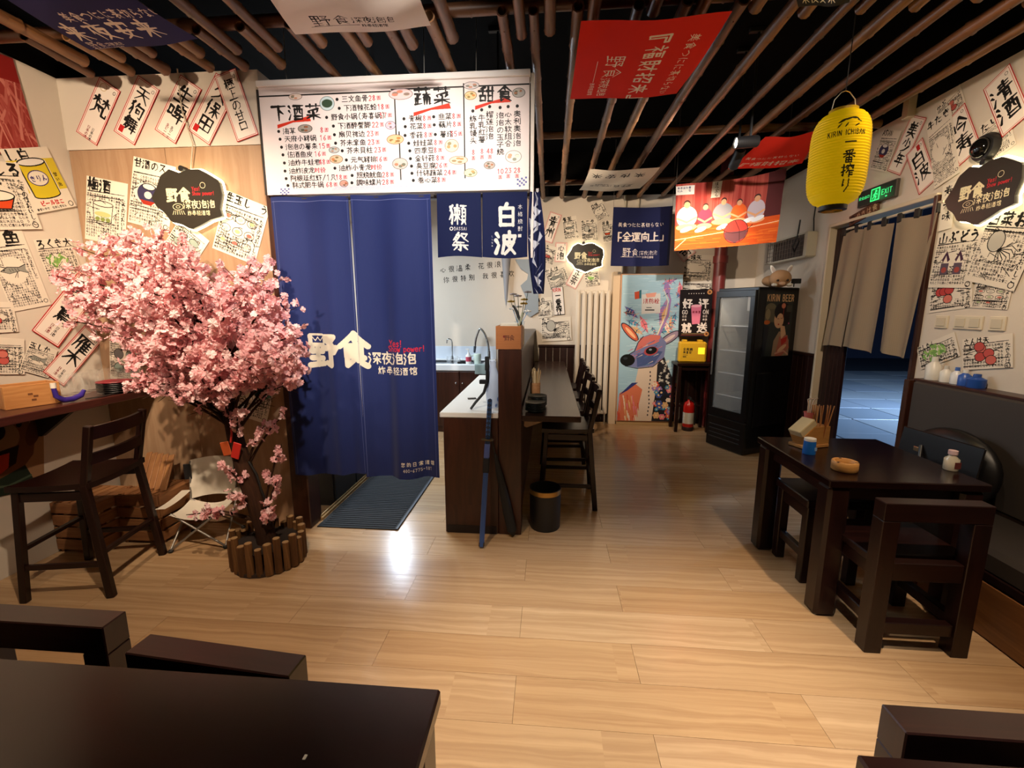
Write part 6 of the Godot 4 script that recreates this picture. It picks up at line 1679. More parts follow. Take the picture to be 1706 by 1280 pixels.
func build_tree():
	var base := Vector3(-1.775, 0, -2.49)
	var tr := thing("cherry_tree", "artificial pink cherry blossom tree standing in a round log planter", "tree", base)
	var bark := wood("2b1a12", "432a1c", 0.8, 0.3, Vector3(1.5, 6, 1))
	var logm := [wood("5d3f24", "7c5835", 0.7, 0.3), wood("4e331d", "6d4a2c", 0.7, 0.3)]
	var cut := mat("9a7a52", 0.8)
	# planter of upright logs
	var pl := part(tr, "planter", planter_disc(), mat("2a1a12", 0.8))
	for k in 24:
		var a := TAU * k / 24.0
		var hh := 0.17 + 0.07 * fposmod(k * 0.618, 1.0)
		var c := Vector3(cos(a) * 0.205, 0, sin(a) * 0.18)
		var b := B.new()
		b.tube([c + Vector3(0, 0.008, 0), c + Vector3(0, hh, 0)], 0.0225 + 0.003 * sin(k * 2.1), 10)
		part(pl, "log", b, logm[k % 2])
		b = B.new()
		b.cyl(c + Vector3(0, hh, 0), c + Vector3(0, hh + 0.002, 0), 0.019, -1, 10)
		part(pl, "cut_end", b, cut)
	var b := B.new()
	b.lathe([Vector2(0, 0.15), Vector2(0.19, 0.145)], 20)
	part(pl, "soil", b, mat("20140d", 0.95))
	# trunk leaning to the left
	b = B.new()
	var tp := [Vector3(0.02, 0.02, 0.02), Vector3(0.005, 0.25, 0.03), Vector3(-0.06, 0.55, 0.04), Vector3(-0.11, 0.8, 0.04), Vector3(-0.145, 1.05, 0.03), Vector3(-0.16, 1.3, 0.02), Vector3(-0.17, 1.5, 0.02)]
	b.tube(tp, [0.062, 0.054, 0.05, 0.046, 0.04, 0.034, 0.026], 12)
	part(tr, "trunk", b, bark)
	# silhouette of the crown as the photograph shows it
	var sil := []
	for q in [[95, 450], [115, 425], [165, 385], [170, 395], [215, 395], [262, 395], [300, 408], [345, 435], [372, 455], [405, 448], [445, 440], [462, 475], [485, 520], [497, 575], [497, 612], [470, 625], [440, 640], [400, 650], [360, 640], [300, 645], [240, 640], [215, 625], [235, 590], [190, 560], [135, 535], [110, 512], [95, 480]]:
		sil.append(Vector2(q[0], q[1]))
	var tips := []
	var guard := 0
	while tips.size() < 62 and guard < 6000:
		guard += 1
		var px := Vector2(rng.randf_range(90, 505), rng.randf_range(385, 650))
		if not in_poly(px, sil):
			continue
		var zz := rng.randf_range(-2.84, -2.12)
		if px.x < 200:
			zz = rng.randf_range(-2.75, -2.35)
		var w := at_z(px.x, px.y, zz)
		var ok := true
		for t in tips:
			if t.distance_to(w - base) < 0.13:
				ok = false
		if ok:
			tips.append(w - base)
	for q in [[92, 462, -2.5], [130, 500, -2.45], [150, 420, -2.5], [175, 395, -2.55], [225, 390, -2.5], [260, 392, -2.5], [300, 405, -2.6], [440, 440, -2.7], [460, 480, -2.6], [490, 560, -2.4], [500, 610, -2.45], [485, 630, -2.4], [225, 640, -2.4], [300, 640, -2.3], [375, 640, -2.25], [120, 535, -2.5], [215, 600, -2.45]]:
		tips.append(at_z(q[0], q[1], q[2]) - base)
	var low := [[310, 858, -2.35, 0.28], [345, 852, -2.38, 0.28], [470, 740, -2.42, 0.3], [462, 800, -2.42, 0.25], [372, 775, -2.35, 0.4], [385, 820, -2.35, 0.35], [475, 690, -2.45, 0.62], [440, 710, -2.4, 0.62], [395, 690, -2.3, 0.75], [370, 668, -2.25, 0.85], [455, 850, -2.4, 0.22], [215, 648, -2.4, 0.95], [250, 652, -2.35, 0.95], [285, 655, -2.35, 0.92], [235, 636, -2.4, 1.0], [480, 640, -2.35, 0.9]]
	for q in low:
		tips.append(at_z(q[0], q[1], q[2]) - base)
	var n_low := low.size()
	var spots := []
	for i in tips.size():
		var t: Vector3 = tips[i]
		var hgt: float
		if i >= tips.size() - n_low:
			hgt = low[i - tips.size() + n_low][3]
		else:
			hgt = clampf(t.y - 0.25 - rng.randf() * 0.25, 0.85, 1.45)
		# point on the trunk at that height
		var s := Vector3.ZERO
		for k in tp.size() - 1:
			if hgt >= tp[k].y and hgt <= tp[k + 1].y:
				s = tp[k].lerp(tp[k + 1], (hgt - tp[k].y) / (tp[k + 1].y - tp[k].y))
		if s == Vector3.ZERO:
			s = tp[6]
		var d := t - s
		var m1 := s + d * 0.35 + Vector3(0, 0.06, 0) * d.length()
		var m2 := s + d * 0.7 + Vector3(0, 0.07, 0) * d.length()
		var br := B.new()
		br.tube([s, m1, m2, t], [0.010, 0.007, 0.005, 0.002], 6)
		var bn := part(tr, "branch", br, bark)
		var full := i < tips.size() - n_low
		var tw := B.new()
		var from := 0.28 if full else 0.45
		var cnt := 15 if full else 4
		for k in cnt:
			var q := lerpf(from, 1.0, (k + rng.randf()) / cnt)
			var c: Vector3
			if q < 0.35: c = s.lerp(m1, q / 0.35)
			elif q < 0.7: c = m1.lerp(m2, (q - 0.35) / 0.35)
			else: c = m2.lerp(t, (q - 0.7) / 0.3)
			var dir := (Vector3(rng.randfn(), rng.randfn() * 0.7, rng.randfn()).normalized() + d.normalized() * 0.7).normalized()
			var ln := rng.randf_range(0.05, 0.13) if full else rng.randf_range(0.02, 0.05)
			tw.tube([c, c + dir * ln], [0.0025, 0.0012], 4, false)
			var nb := 6 if full else 4
			for j in nb:
				var at := c + dir * ln * (j + 0.6) / nb + Vector3(rng.randfn(), rng.randfn(), rng.randfn()) * (0.016 if full else 0.010)
				if full and at.y < 1.12 + 0.04 * sin(at.x * 9.0):
					continue
				if (at + base).z < -2.90 or ((at + base).x < -3.2):
					continue
				spots.append(at)
		part(bn, "twigs", tw, bark).set_meta("kind", "stuff")
	# one blossom: five cupped petals, ruffled silk
	var meshes := []
	for vr in 3:
		var fl := B.new()
		for k in 5:
			var a := TAU * k / 5.0 + vr
			var x := Vector3(cos(a), 0, sin(a))
			var y := Vector3(-sin(a), 0, cos(a))
			var up := Vector3.UP
			var q := rng.randf_range(0.75, 1.1)
			var lift := rng.randf_range(0.1, 0.8)
			var pts := [Vector3.ZERO, x * 0.55 * q + y * 0.42 + up * 0.25 * lift, x * 0.95 * q + y * 0.28 + up * 0.5 * lift, x * 0.85 * q + up * (0.55 * lift + 0.12), x * 0.95 * q - y * 0.28 + up * 0.4 * lift, x * 0.55 * q - y * 0.42 + up * 0.2 * lift]
			for j in range(1, 5):
				fl.tri(pts[0], pts[j], pts[j + 1])
			fl.tri(pts[1], pts[2], pts[3] + up * 0.05)
		meshes.append(fl.mesh())
	var pink := []
	for h in ["f0c9cd", "ebbabf", "f6dde0", "e6aeb5"]:
		var m: StandardMaterial3D = mat(h, 0.75, 0.0, 0.3).duplicate()
		m.backlight_enabled = true
		m.backlight = Color(0.8, 0.62, 0.62)
		pink.append(m)
	# the blossoms nearest to the front as single flowers, all others together
	spots.sort_custom(func(a2, b2): return a2.z > b2.z)
	var by := [[], [], [], []]
	for i in spots.size():
		var at: Vector3 = spots[i]
		var bs := Basis.from_euler(Vector3(rng.randf() * TAU, rng.randf() * TAU, rng.randf() * TAU)).scaled(Vector3.ONE * rng.randf_range(0.021, 0.032))
		var xf := Transform3D(bs, at)
		if i < 300:
			var o := part(tr, "blossom", meshes[i % 3], pink[i % 4])
			o.transform = xf
		else:
			by[i % 4].append(xf)
	for k in 4:
		var mm := MultiMesh.new()
		mm.transform_format = MultiMesh.TRANSFORM_3D
		mm.mesh = meshes[k % 3]
		mm.instance_count = by[k].size()
		for i in by[k].size():
			mm.set_instance_transform(i, by[k][i])
		var mi := MultiMeshInstance3D.new()
		mi.name = "blossom_mass"
		mi.multimesh = mm
		mi.material_override = pink[k]
		mi.set_meta("kind", "stuff")
		tr.add_child(mi, true)
	# things hung on the tree
	var rp := thing("red_tassel_charm", "red and white paper charm hanging on the cherry trunk", "charm", base + Vector3(-0.1, 0.78, 0.08))
	b = B.new()
	b.tube([Vector3(0.0, 0.2, 0), Vector3(0.012, 0.1, 0.02), Vector3(0.0, 0.04, 0.02)], 0.006, 6)
	part(rp, "ribbon", b, mat("a01c14", 0.6))
	b = B.new()
	b.box(Vector3(-0.035, 0.0, 0.02), Vector3(0.055, 0.085, 0.008), 0.003, Basis(Vector3.BACK, 0.2))
	part(rp, "charm_plate", b, mat("a8481c", 0.6))
	b = B.new()
	b.box(Vector3(0.03, -0.01, 0.022), Vector3(0.05, 0.1, 0.008), 0.003, Basis(Vector3.BACK, -0.3))
	part(rp, "tag", b, mat("b01f14", 0.6))
	b = B.new()
	b.ball(Vector3(0.04, 0.13, 0.02), Vector3(0.024, 0.03, 0.012), 12, 8)
	part(rp, "bell", b, mat("c9a8a0", 0.4))
	b = B.new()
	b.ball(Vector3.ZERO, Vector3(0.055, 0.045, 0.03), 16, 10)
	b.ball(Vector3(-0.03, 0.035, 0), Vector3(0.02, 0.02, 0.018), 10, 6)
	b.ball(Vector3(0.032, 0.03, 0), Vector3(0.02, 0.018, 0.018), 10, 6)
	one("green_ornament", b, mat("1f5a4a", 0.35), "dark green glossy ornament hanging among the cherry branches", "ornament", "", at_z(438, 655, -2.52))
	b = B.new()
	b.tube([Vector3(0.0, 0.0, 0), Vector3(0.05, -0.1, 0.0), Vector3(0.07, -0.2, 0.0), Vector3(0.1, -0.32, -0.01), Vector3(0.1, -0.42, 0)], 0.007, 6)
	one("black_cable", b, mat("141210", 0.6), "black cable hanging beside the cherry trunk", "cable", "", at_z(412, 765, -2.44))

# ---------------------------------------------------------------- back of the room
func deer_print() -> Pic:
	# 380 x 980, drawn from the cabinet's front
	var p := pic(380, 980, Color(0.58, 0.70, 0.76), 61)
	for k in 500:
		p.rect(p.r.randf() * 380, p.r.randf() * 980, 20 + p.r.randf() * 70, 2 + p.r.randf() * 3, Color(0.56, 0.68, 0.74).lerp(Color(0.68, 0.78, 0.82), p.r.randf()))
	# antlers made of feathers, leaves and ribbons
	var cols := [Color(0.75, 0.30, 0.22), Color(0.25, 0.30, 0.52), Color(0.55, 0.42, 0.62), Color(0.80, 0.62, 0.42), Color(0.22, 0.50, 0.62), Color(0.82, 0.45, 0.50), Color(0.12, 0.14, 0.22), Color(0.86, 0.78, 0.70)]
	for q in [[250, 60, 340, 30, 5], [270, 20, 300, 150, 2], [290, 150, 250, 330, 2], [300, 180, 270, 340, 3], [360, 40, 380, 160, 5], [340, 110, 375, 150, 1], [330, 210, 372, 180, 1], [20, 200, 110, 280, 1], [10, 240, 90, 250, 6], [30, 290, 130, 330, 4], [120, 260, 180, 380, 5], [200, 330, 230, 390, 4], [320, 260, 330, 360, 3], [350, 240, 330, 330, 4], [240, 380, 340, 330, 4], [60, 330, 150, 390, 3], [280, 300, 320, 390, 7]]:
		var a := Vector2(q[0], q[1])
		var b2 := Vector2(q[2], q[3])
		var n := (b2 - a).orthogonal().normalized() * (b2 - a).length() * 0.16
		var m := a.lerp(b2, 0.5)
		p.poly([a, m + n, b2, m - n], cols[q[4]])
		p.line([a, b2], 2, cols[(q[4] + 1) % 8])
		for k in 3:
			var c := a.lerp(b2, 0.25 + 0.25 * k)
			p.line([c, c + n * 1.5 + (b2 - a) * 0.1], 5, cols[(q[4] + k) % 8], 0.4)
			p.line([c, c - n * 1.5 + (b2 - a) * 0.1], 5, cols[(q[4] + k + 2) % 8], 0.4)
	p.line([Vector2(250, 390), Vector2(300, 260), Vector2(310, 160), Vector2(280, 60), Vector2(340, 25)], 16, Color(0.55, 0.42, 0.62), 0.4)
	p.line([Vector2(240, 390), Vector2(284, 260), Vector2(296, 170), Vector2(264, 90)], 8, Color(0.85, 0.76, 0.66), 0.4)
	# notice paper
	p.poly([Vector2(128, 125), Vector2(245, 118), Vector2(250, 245), Vector2(130, 252)], Color(0.80, 0.78, 0.76))
	p.poly([Vector2(80, 110), Vector2(122, 100), Vector2(122, 150), Vector2(84, 156)], Color(0.72, 0.25, 0.12))
	p.poly([Vector2(110, 98), Vector2(124, 96), Vector2(124, 150), Vector2(112, 152)], Color(0.12, 0.36, 0.4))
	p.text("消防栓", 140, 152, 32, 0.12, Color(0.62, 0.2, 0.2), false, 1.08, 0.1)
	p.rect(160, 208, 34, 5, Color(0.3, 0.3, 0.3)); p.rect(152, 222, 60, 8, Color(0.2, 0.2, 0.22))
	p.poly([Vector2(150, 120), Vector2(220, 112), Vector2(212, 140), Vector2(160, 146)], Color(0.84, 0.58, 0.5))
	# ears
	p.ell(62, 372, 28, 82, Color(0.14, 0.13, 0.2), -0.75)
	p.ell(62, 372, 22, 74, Color(0.74, 0.36, 0.26), -0.75)
	p.ell(66, 376, 10, 50, Color(0.88, 0.66, 0.5), -0.75)
	p.ell(320, 410, 30, 78, Color(0.14, 0.13, 0.2), 0.95)
	p.ell(320, 410, 24, 70, Color(0.55, 0.48, 0.56), 0.95)
	p.ell(316, 414, 11, 46, Color(0.78, 0.70, 0.70), 0.95)
	# neck and chest
	p.poly([Vector2(130, 600), Vector2(280, 500), Vector2(330, 640), Vector2(372, 760), Vector2(380, 980), Vector2(0, 980), Vector2(10, 800), Vector2(110, 720)], Color(0.80, 0.72, 0.64))
	p.poly([Vector2(10, 790), Vector2(110, 720), Vector2(160, 760), Vector2(120, 980), Vector2(0, 980)], Color(0.78, 0.42, 0.30))
	for k in 34:
		var x := p.r.randf_range(0, 140)
		var y := p.r.randf_range(780, 960)
		p.line([Vector2(x, y), Vector2(x + 8, y + 50)], 8, cols[[0, 3, 5, 7][k % 4]], 0.3)
	p.poly([Vector2(10, 800), Vector2(90, 715), Vector2(130, 712), Vector2(60, 770)], Color(0.16, 0.2, 0.42))
	p.poly([Vector2(285, 520), Vector2(335, 640), Vector2(380, 740), Vector2(380, 980), Vector2(230, 980), Vector2(250, 740), Vector2(250, 590)], Color(0.12, 0.11, 0.13))
	for k in 26:
		var x := p.r.randf_range(262, 330)
		var y := p.r.randf_range(560, 720)
		for j in 5:
			p.line([Vector2(x, y), Vector2(x, y) + Vector2.from_angle(TAU * j / 5.0) * p.r.randf_range(6, 15)], 5, Color(0.82, 0.80, 0.76), 0.3)
	for k in 46:
		var x := p.r.randf_range(240, 374)
		var y := p.r.randf_range(720, 960)
		var c: Color = cols[k % 8]
		var s := p.r.randf_range(7, 17)
		for j in 6:
			p.ell(x + cos(TAU * j / 6.0) * s, y + sin(TAU * j / 6.0) * s, s * 0.55, s * 0.55, c)
		p.ell(x, y, s * 0.5, s * 0.5, Color(0.85, 0.7, 0.5))
	for k in 12:
		p.ell(206 + 3 * sin(k), 640 + k * 27, 4, 7, Color(0.15, 0.15, 0.2))
	# head
	var head := [Vector2(30, 540), Vector2(96, 500), Vector2(130, 410), Vector2(190, 384), Vector2(260, 392), Vector2(300, 440), Vector2(290, 540), Vector2(220, 600), Vector2(120, 612), Vector2(60, 600)]
	p.poly(head, Color(0.42, 0.44, 0.60))
	p.poly([Vector2(130, 412), Vector2(200, 388), Vector2(262, 394), Vector2(250, 440), Vector2(160, 470), Vector2(104, 500)], Color(0.74, 0.40, 0.38))
	p.poly([Vector2(110, 520), Vector2(200, 490), Vector2(280, 500), Vector2(230, 580), Vector2(120, 606)], Color(0.26, 0.32, 0.50))
	for k in 30:
		var a := Vector2(p.r.randf_range(80, 280), p.r.randf_range(410, 590))
		p.line([a, a + Vector2(-30, 16)], 6, cols[[0, 1, 2, 4, 5, 7][k % 6]].lerp(Color(0.4, 0.4, 0.55), 0.3), 0.3)
	p.line([Vector2(150, 400), Vector2(118, 440), Vector2(96, 500), Vector2(40, 535)], 5, Color(0.1, 0.1, 0.14))
	p.line([Vector2(40, 600), Vector2(120, 616), Vector2(220, 604), Vector2(290, 545)], 5, Color(0.1, 0.1, 0.14))
	p.ell(204, 498, 46, 30, Color(0.62, 0.26, 0.28), -0.25)
	p.ell(206, 494, 36, 24, Color(0.05, 0.05, 0.07), -0.25)
	p.ell(200, 488, 10, 7, Color(0.5, 0.55, 0.6))
	p.ell(54, 560, 48, 40, Color(0.04, 0.045, 0.05))
	p.ell(40, 548, 14, 9, Color(0.16, 0.18, 0.2))
	return p

func build_back():
	# radiator
	var ra := thing("radiator", "tall white column radiator against the dark wainscot", "radiator", Vector3(0.605, 0, ZB + 0.13))
	var wm := mat("cdc0ae", 0.45)
	for k in 6:
		var b := B.new()
		b.box(Vector3(-0.2 + 0.08 * k, 1.0, 0), Vector3(0.062, 1.72, 0.07), 0.02)
		part(ra, "column", b, wm)
	part(ra, "header", bx(Vector3(0, 1.83, 0), Vector3(0.46, 0.05, 0.05), 0.012), wm)
	part(ra, "header", bx(Vector3(0, 0.17, 0), Vector3(0.46, 0.05, 0.05), 0.012), wm)
	for x in [0.06, 0.2]:
		var b := B.new()
		b.tube([Vector3(x, 0.17, 0.0), Vector3(x, 0.06, 0.02), Vector3(x, 0.0, 0.02)], 0.012, 8)
		part(ra, "pipe", b, mat("bcb3a4", 0.4, 0.4))
	# hydrant cabinet painted with a deer
	var hc := thing("hydrant_cabinet", "tall fire hydrant cabinet painted with a colourful deer head", "cabinet", Vector3(1.365, 0, ZB + 0.09))
	part(hc, "body", bx(Vector3(0, 1.06, 0), Vector3(0.81, 2.02, 0.16), 0.004), mat("b98a66", 0.6))
	part(hc, "plinth", bx(Vector3(0, 0.025, 0), Vector3(0.79, 0.05, 0.15), 0.003), mat("a98a5e", 0.6))
	var dr := part(hc, "door", bx(Vector3(0, 1.06, 0.086), Vector3(0.785, 1.99, 0.014), 0.003), mat("8fa8b2", 0.5))
	var b := B.new()
	b.quad(Vector3(-0.39, 0.068, 0.0945), Vector3(0.39, 0.068, 0.0945), Vector3(0.39, 2.052, 0.0945), Vector3(-0.39, 2.052, 0.0945))
	part(dr, "deer_print", b, tex_mat(deer_print().tex(), 0.45, 0.4))
	# red pipe from floor to ceiling
	var rp := thing("red_pipe", "dark red fire main pipe rising behind the drinks fridge", "pipe", Vector3(2.235, 0, ZB + 0.13))
	b = B.new()
	b.cyl(Vector3(0, 0, 0), Vector3(0, 3.55, 0), 0.078, -1, 20)
	part(rp, "pipe", b, mat("6e2320", 0.4))
	for y in [0.4, 2.2, 3.0]:
		b = B.new()
		b.cyl(Vector3(0, y, 0), Vector3(0, y + 0.09, 0), 0.092, -1, 20)
		part(rp, "coupling", b, mat("7a2a26", 0.4))
	# dark stand with yellow box, extinguisher below
	var st := thing("tall_stand", "tall dark wooden stand carrying the yellow box", "stand", Vector3(1.9, 0, -5.96))
	part(st, "top", bx(Vector3(0, 0.9, 0), Vector3(0.46, 0.035, 0.3), 0.004), dark_wood)
	part(st, "apron", bx(Vector3(0, 0.85, 0.11), Vector3(0.4, 0.06, 0.02), 0.003), dark_wood)
	for sx in [-1.0, 1.0]:
		for sz in [-1.0, 1.0]:
			b = B.new()
			b.bar(Vector3(sx * 0.2, 0, sz * 0.13), Vector3(sx * 0.19, 0.885, sz * 0.12), 0.04, 0.035)
			part(st, "leg", b, dark_wood)
	part(st, "shelf_rail", bx(Vector3(0, 0.3, -0.12), Vector3(0.38, 0.03, 0.02), 0.003), dark_wood)
	var yb := thing("yellow_box", "bright yellow plastic box with small screen on the tall stand", "box", Vector3(1.88, 0.918, -5.95), -0.15)
	part(yb, "case", bx(Vector3(0, 0.135, 0), Vector3(0.34, 0.27, 0.14), 0.02), mat("c79a1c", 0.45))
	var p := pic(140, 120, Color(0.78, 0.61, 0.12), 62)
	p.text("五花肉", 16, 20, 26, 0.14, INK)
	p.text("全天送", 16, 20, 26, 0.15, INK); p.text("来喜安", 16, 50, 24, 0.15, INK); p.rect(16, 84, 40, 4, INK); p.rect(16, 98, 30, 8, INK)
	b = B.new()
	b.quad(Vector3(-0.14, 0.05, 0.0712), Vector3(0.06, 0.05, 0.0712), Vector3(0.06, 0.22, 0.0712), Vector3(-0.14, 0.22, 0.0712))
	part(yb, "label_print", b, tex_mat(p.tex(), 0.5))
	part(yb, "lit_screen", bx(Vector3(0.105, 0.155, 0.071), Vector3(0.08, 0.085, 0.006), 0.003), glow("f0d428", 0.9))
	for x in [-0.1, 0.09]:
		part(yb, "lug", bx(Vector3(x, 0.28, 0), Vector3(0.06, 0.03, 0.1), 0.006), mat("c79a1c", 0.45))
	var fe := thing("fire_extinguisher", "red fire extinguisher standing on the floor under the stand", "extinguisher", Vector3(1.885, 0, -5.93))
	b = B.new()
	b.lathe([Vector2(0, 0), Vector2(0.066, 0), Vector2(0.07, 0.01), Vector2(0.07, 0.33), Vector2(0.055, 0.38), Vector2(0.022, 0.4), Vector2(0.02, 0.42), Vector2(0, 0.42)], 24)
	part(fe, "cylinder", b, mat("a8160f", 0.3))
	b = B.new()
	b.lathe([Vector2(0.0708, 0.1), Vector2(0.0708, 0.25)], 24)
	part(fe, "label_band", b, mat("b9b3a6", 0.6))
	part(fe, "handle", bx(Vector3(0, 0.44, 0.02), Vector3(0.02, 0.04, 0.1), 0.005), mat("1a1a1a", 0.5))
	b = B.new()
	b.tube([Vector3(0.02, 0.42, 0), Vector3(0.07, 0.38, 0.02), Vector3(0.085, 0.25, 0.02), Vector3(0.08, 0.08, 0.02)], 0.01, 8)
	part(fe, "hose", b, mat("141414", 0.5))
	b = B.new()
	b.lathe([Vector2(0.0705, 0.0), Vector2(0.073, 0.02), Vector2(0.073, 0.05), Vector2(0.0705, 0.055)], 24)
	part(fe, "base_ring", b, mat("241412", 0.5))
	# poster board on easel of the stand: praise and get a gift
	p = pic(260, 400, Color(0.10, 0.07, 0.075), 63)
	var wh := Color(0.84, 0.79, 0.76)
	p.text("好", 26, 78, 80, 0.17, wh); p.text("评", 156, 78, 80, 0.17, wh)
	p.text("GO", 22, 172, 36, 0.16, wh); p.text("ON", 190, 172, 36, 0.16, wh)
	p.text("日日", 24, 218, 18, 0.14, wh); p.text("日日", 190, 218, 18, 0.14, wh); p.text("来来", 24, 246, 18, 0.14, wh); p.text("来来", 190, 246, 18, 0.14, wh)
	p.text("就", 24, 284, 82, 0.17, wh); p.text("送", 152, 284, 82, 0.17, wh)
	p.rect(24, 372, 200, 5, Color(0.55, 0.45, 0.3)); p.rect(20, 384, 200, 4, Color(0.55, 0.25, 0.2))
	p.poly([Vector2(92, 140), Vector2(176, 136), Vector2(168, 290), Vector2(106, 294)], Color(0.78, 0.42, 0.52))
	p.ell(134, 138, 42, 12, Color(0.86, 0.6, 0.66))
	p.text("来来喜", 104, 180, 22, 0.12, Color(0.45, 0.1, 0.16))
	for k in 7: p.ell(70 + k * 20, 34, 4, 4, wh)
	for q in [Vector2(236, 24), Vector2(228, 378)]:
		p.ell(q.x, q.y, 20, 20, Color(0.72, 0.5, 0.3)); p.ell(q.x, q.y, 9, 9, Color(0.35, 0.2, 0.12))
	p.rect(214, 90, 3, 280, Color(0.5, 0.42, 0.36))
	poster("praise_poster", "z", -6.095, [Vector2(1133, 484), Vector2(1187, 481), Vector2(1183, 562), Vector2(1130, 560)], p, "black poster with pink drink cup and big white writing above the yellow box", "poster", "", 0.008)
	# drinks fridge, turned a little into the room
	var side := Vector3(0.9, 0, -0.436).normalized()
	var fr := thing("drinks_fridge", "tall black drinks fridge with a glass door and poster on its side", "fridge", Vector3(2.18, 0, -4.88), atan2(-side.z, side.x))
	# local: x along the poster side, z towards the viewer, door on the -x face running back along -z
	var bk := mat("0b0b0d", 0.28, 0.0, 0.5)
	var L := 0.6
	var W := 0.53
	part(fr, "side_panel", bx(Vector3(L * 0.5, 0.95, -0.012), Vector3(L, 1.76, 0.024), 0.006), bk)
	part(fr, "side_panel", bx(Vector3(L * 0.5, 0.95, -W + 0.012), Vector3(L, 1.76, 0.024), 0.006), bk)
	part(fr, "back_panel", bx(Vector3(L - 0.012, 0.95, -W * 0.5), Vector3(0.024, 1.76, W - 0.05), 0.004), mat("8e9296", 0.5))
	part(fr, "roof", bx(Vector3(L * 0.5, 1.815, -W * 0.5), Vector3(L, 0.04, W), 0.006), bk)
	part(fr, "machine_base", bx(Vector3(L * 0.5 - 0.02, 0.19, -W * 0.5), Vector3(L + 0.03, 0.36, W), 0.01), bk)
	for k in 4:
		part(fr, "grille_slat", bx(Vector3(-0.04, 0.12 + 0.05 * k, -W * 0.5), Vector3(0.008, 0.012, W - 0.1), 0.002), mat("1c1c1e", 0.5))
	var dm := part(fr, "door", bx(Vector3(-0.02, 0.42, -W * 0.5), Vector3(0.035, 0.1, W - 0.01), 0.004), bk)
	part(dm, "door_rail", bx(Vector3(-0.02, 1.77, -W * 0.5), Vector3(0.035, 0.07, W - 0.01), 0.004), bk)
	part(dm, "door_stile", bx(Vector3(-0.02, 1.1, -0.035), Vector3(0.035, 1.28, 0.06), 0.004), bk)
	part(dm, "door_stile", bx(Vector3(-0.02, 1.1, -W + 0.03), Vector3(0.035, 1.28, 0.05), 0.004), bk)
	part(dm, "pane", bx(Vector3(-0.02, 1.1, -W * 0.5), Vector3(0.006, 1.28, W - 0.1)), glass(0.1, "e8ecee"))
	b = B.new()
	b.cyl(Vector3(-0.05, 0.85, -W + 0.03), Vector3(-0.05, 1.4, -W + 0.03), 0.01)
	part(dm, "handle", b, mat("8a8d90", 0.3, 0.8))
	part(fr, "inner_lining", bx(Vector3(L - 0.04, 1.08, -W * 0.5), Vector3(0.02, 1.4, W - 0.06)), mat("a9adae", 0.5))
	part(fr, "inner_lining", bx(Vector3(L * 0.5, 1.08, -W + 0.03), Vector3(L - 0.06, 1.4, 0.01)), mat("a9adae", 0.5))
	part(fr, "inner_lining", bx(Vector3(L * 0.5, 1.08, -0.03), Vector3(L - 0.06, 1.4, 0.01)), mat("a9adae", 0.5))
	for y in [0.62, 0.88, 1.14, 1.42]:
		b = B.new()
		for k in 13:
			b.box(Vector3(L * 0.5 - 0.01, y, -0.05 - k * (W - 0.1) / 12.0), Vector3(L - 0.1, 0.004, 0.004))
		for x in [0.04, L - 0.08]:
			b.box(Vector3(x, y, -W * 0.5), Vector3(0.01, 0.012, W - 0.09))
		part(fr, "wire_shelf", b, mat("c9cccd", 0.4, 0.3))
	part(fr, "price_sheet", bx(Vector3(0.0, 1.66, -0.1), Vector3(0.001, 0.15, 0.05)), mat("c9c9c6", 0.7))
	# side picture: a woman in a kimono, in a plain generic manner
	p = pic(300, 480, Color(0.16, 0.18, 0.18), 64)
	p.text("KIRIN BEER", 12, 12, 50, 0.15, Color(0.85, 0.68, 0.5), false, 1.06, 0.05)
	p.ell(60, 120, 60, 44, Color(0.40, 0.38, 0.30)); p.rect(0, 120, 110, 100, Color(0.34, 0.32, 0.26))
	p.ell(30, 220, 34, 16, Color(0.70, 0.36, 0.12)); p.ell(34, 160, 26, 40, Color(0.5, 0.46, 0.36))
	p.poly([Vector2(0, 240), Vector2(60, 250), Vector2(30, 480), Vector2(0, 480)], Color(0.08, 0.10, 0.14))
	p.poly([Vector2(110, 480), Vector2(120, 360), Vector2(170, 290), Vector2(240, 300), Vector2(290, 360), Vector2(300, 480)], Color(0.55, 0.46, 0.38))
	p.poly([Vector2(180, 330), Vector2(270, 320), Vector2(300, 420), Vector2(220, 480), Vector2(150, 480)], Color(0.62, 0.36, 0.30))
	p.poly([Vector2(180, 250), Vector2(225, 240), Vector2(250, 310), Vector2(200, 350)], Color(0.78, 0.62, 0.50))
	p.ell(158, 200, 52, 66, Color(0.78, 0.62, 0.50))
	p.ell(190, 140, 88, 70, Color(0.07, 0.06, 0.09)); p.ell(222, 190, 52, 60, Color(0.07, 0.06, 0.09))
	p.ell(170, 205, 40, 52, Color(0.78, 0.62, 0.50))
	p.rect(140, 192, 20, 3, INK); p.rect(174, 188, 20, 3, INK); p.ell(158, 236, 9, 5, Color(0.62, 0.16, 0.12))
	p.ell(196, 96, 22, 20, Color(0.74, 0.45, 0.36)); p.line([Vector2(200, 110), Vector2(200, 190)], 5, Color(0.6, 0.2, 0.14))
	p.poly([Vector2(200, 350), Vector2(270, 330), Vector2(260, 370), Vector2(210, 400)], Color(0.66, 0.14, 0.12))
	p.ell(220, 420, 54, 16, Color(0.78, 0.62, 0.5), -0.5)
	p.line([Vector2(150, 460), Vector2(240, 440), Vector2(290, 470)], 12, Color(0.74, 0.55, 0.48))
	p.rect(232, 92, 60, 50, Color(0.22, 0.22, 0.2)); p.ell(270, 230, 7, 7, Color(0.7, 0.3, 0.45))
	b = B.new()
	b.quad(Vector3(0.11, 1.10, 0.003), Vector3(0.52, 1.10, 0.003), Vector3(0.52, 1.775, 0.003), Vector3(0.11, 1.775, 0.003))
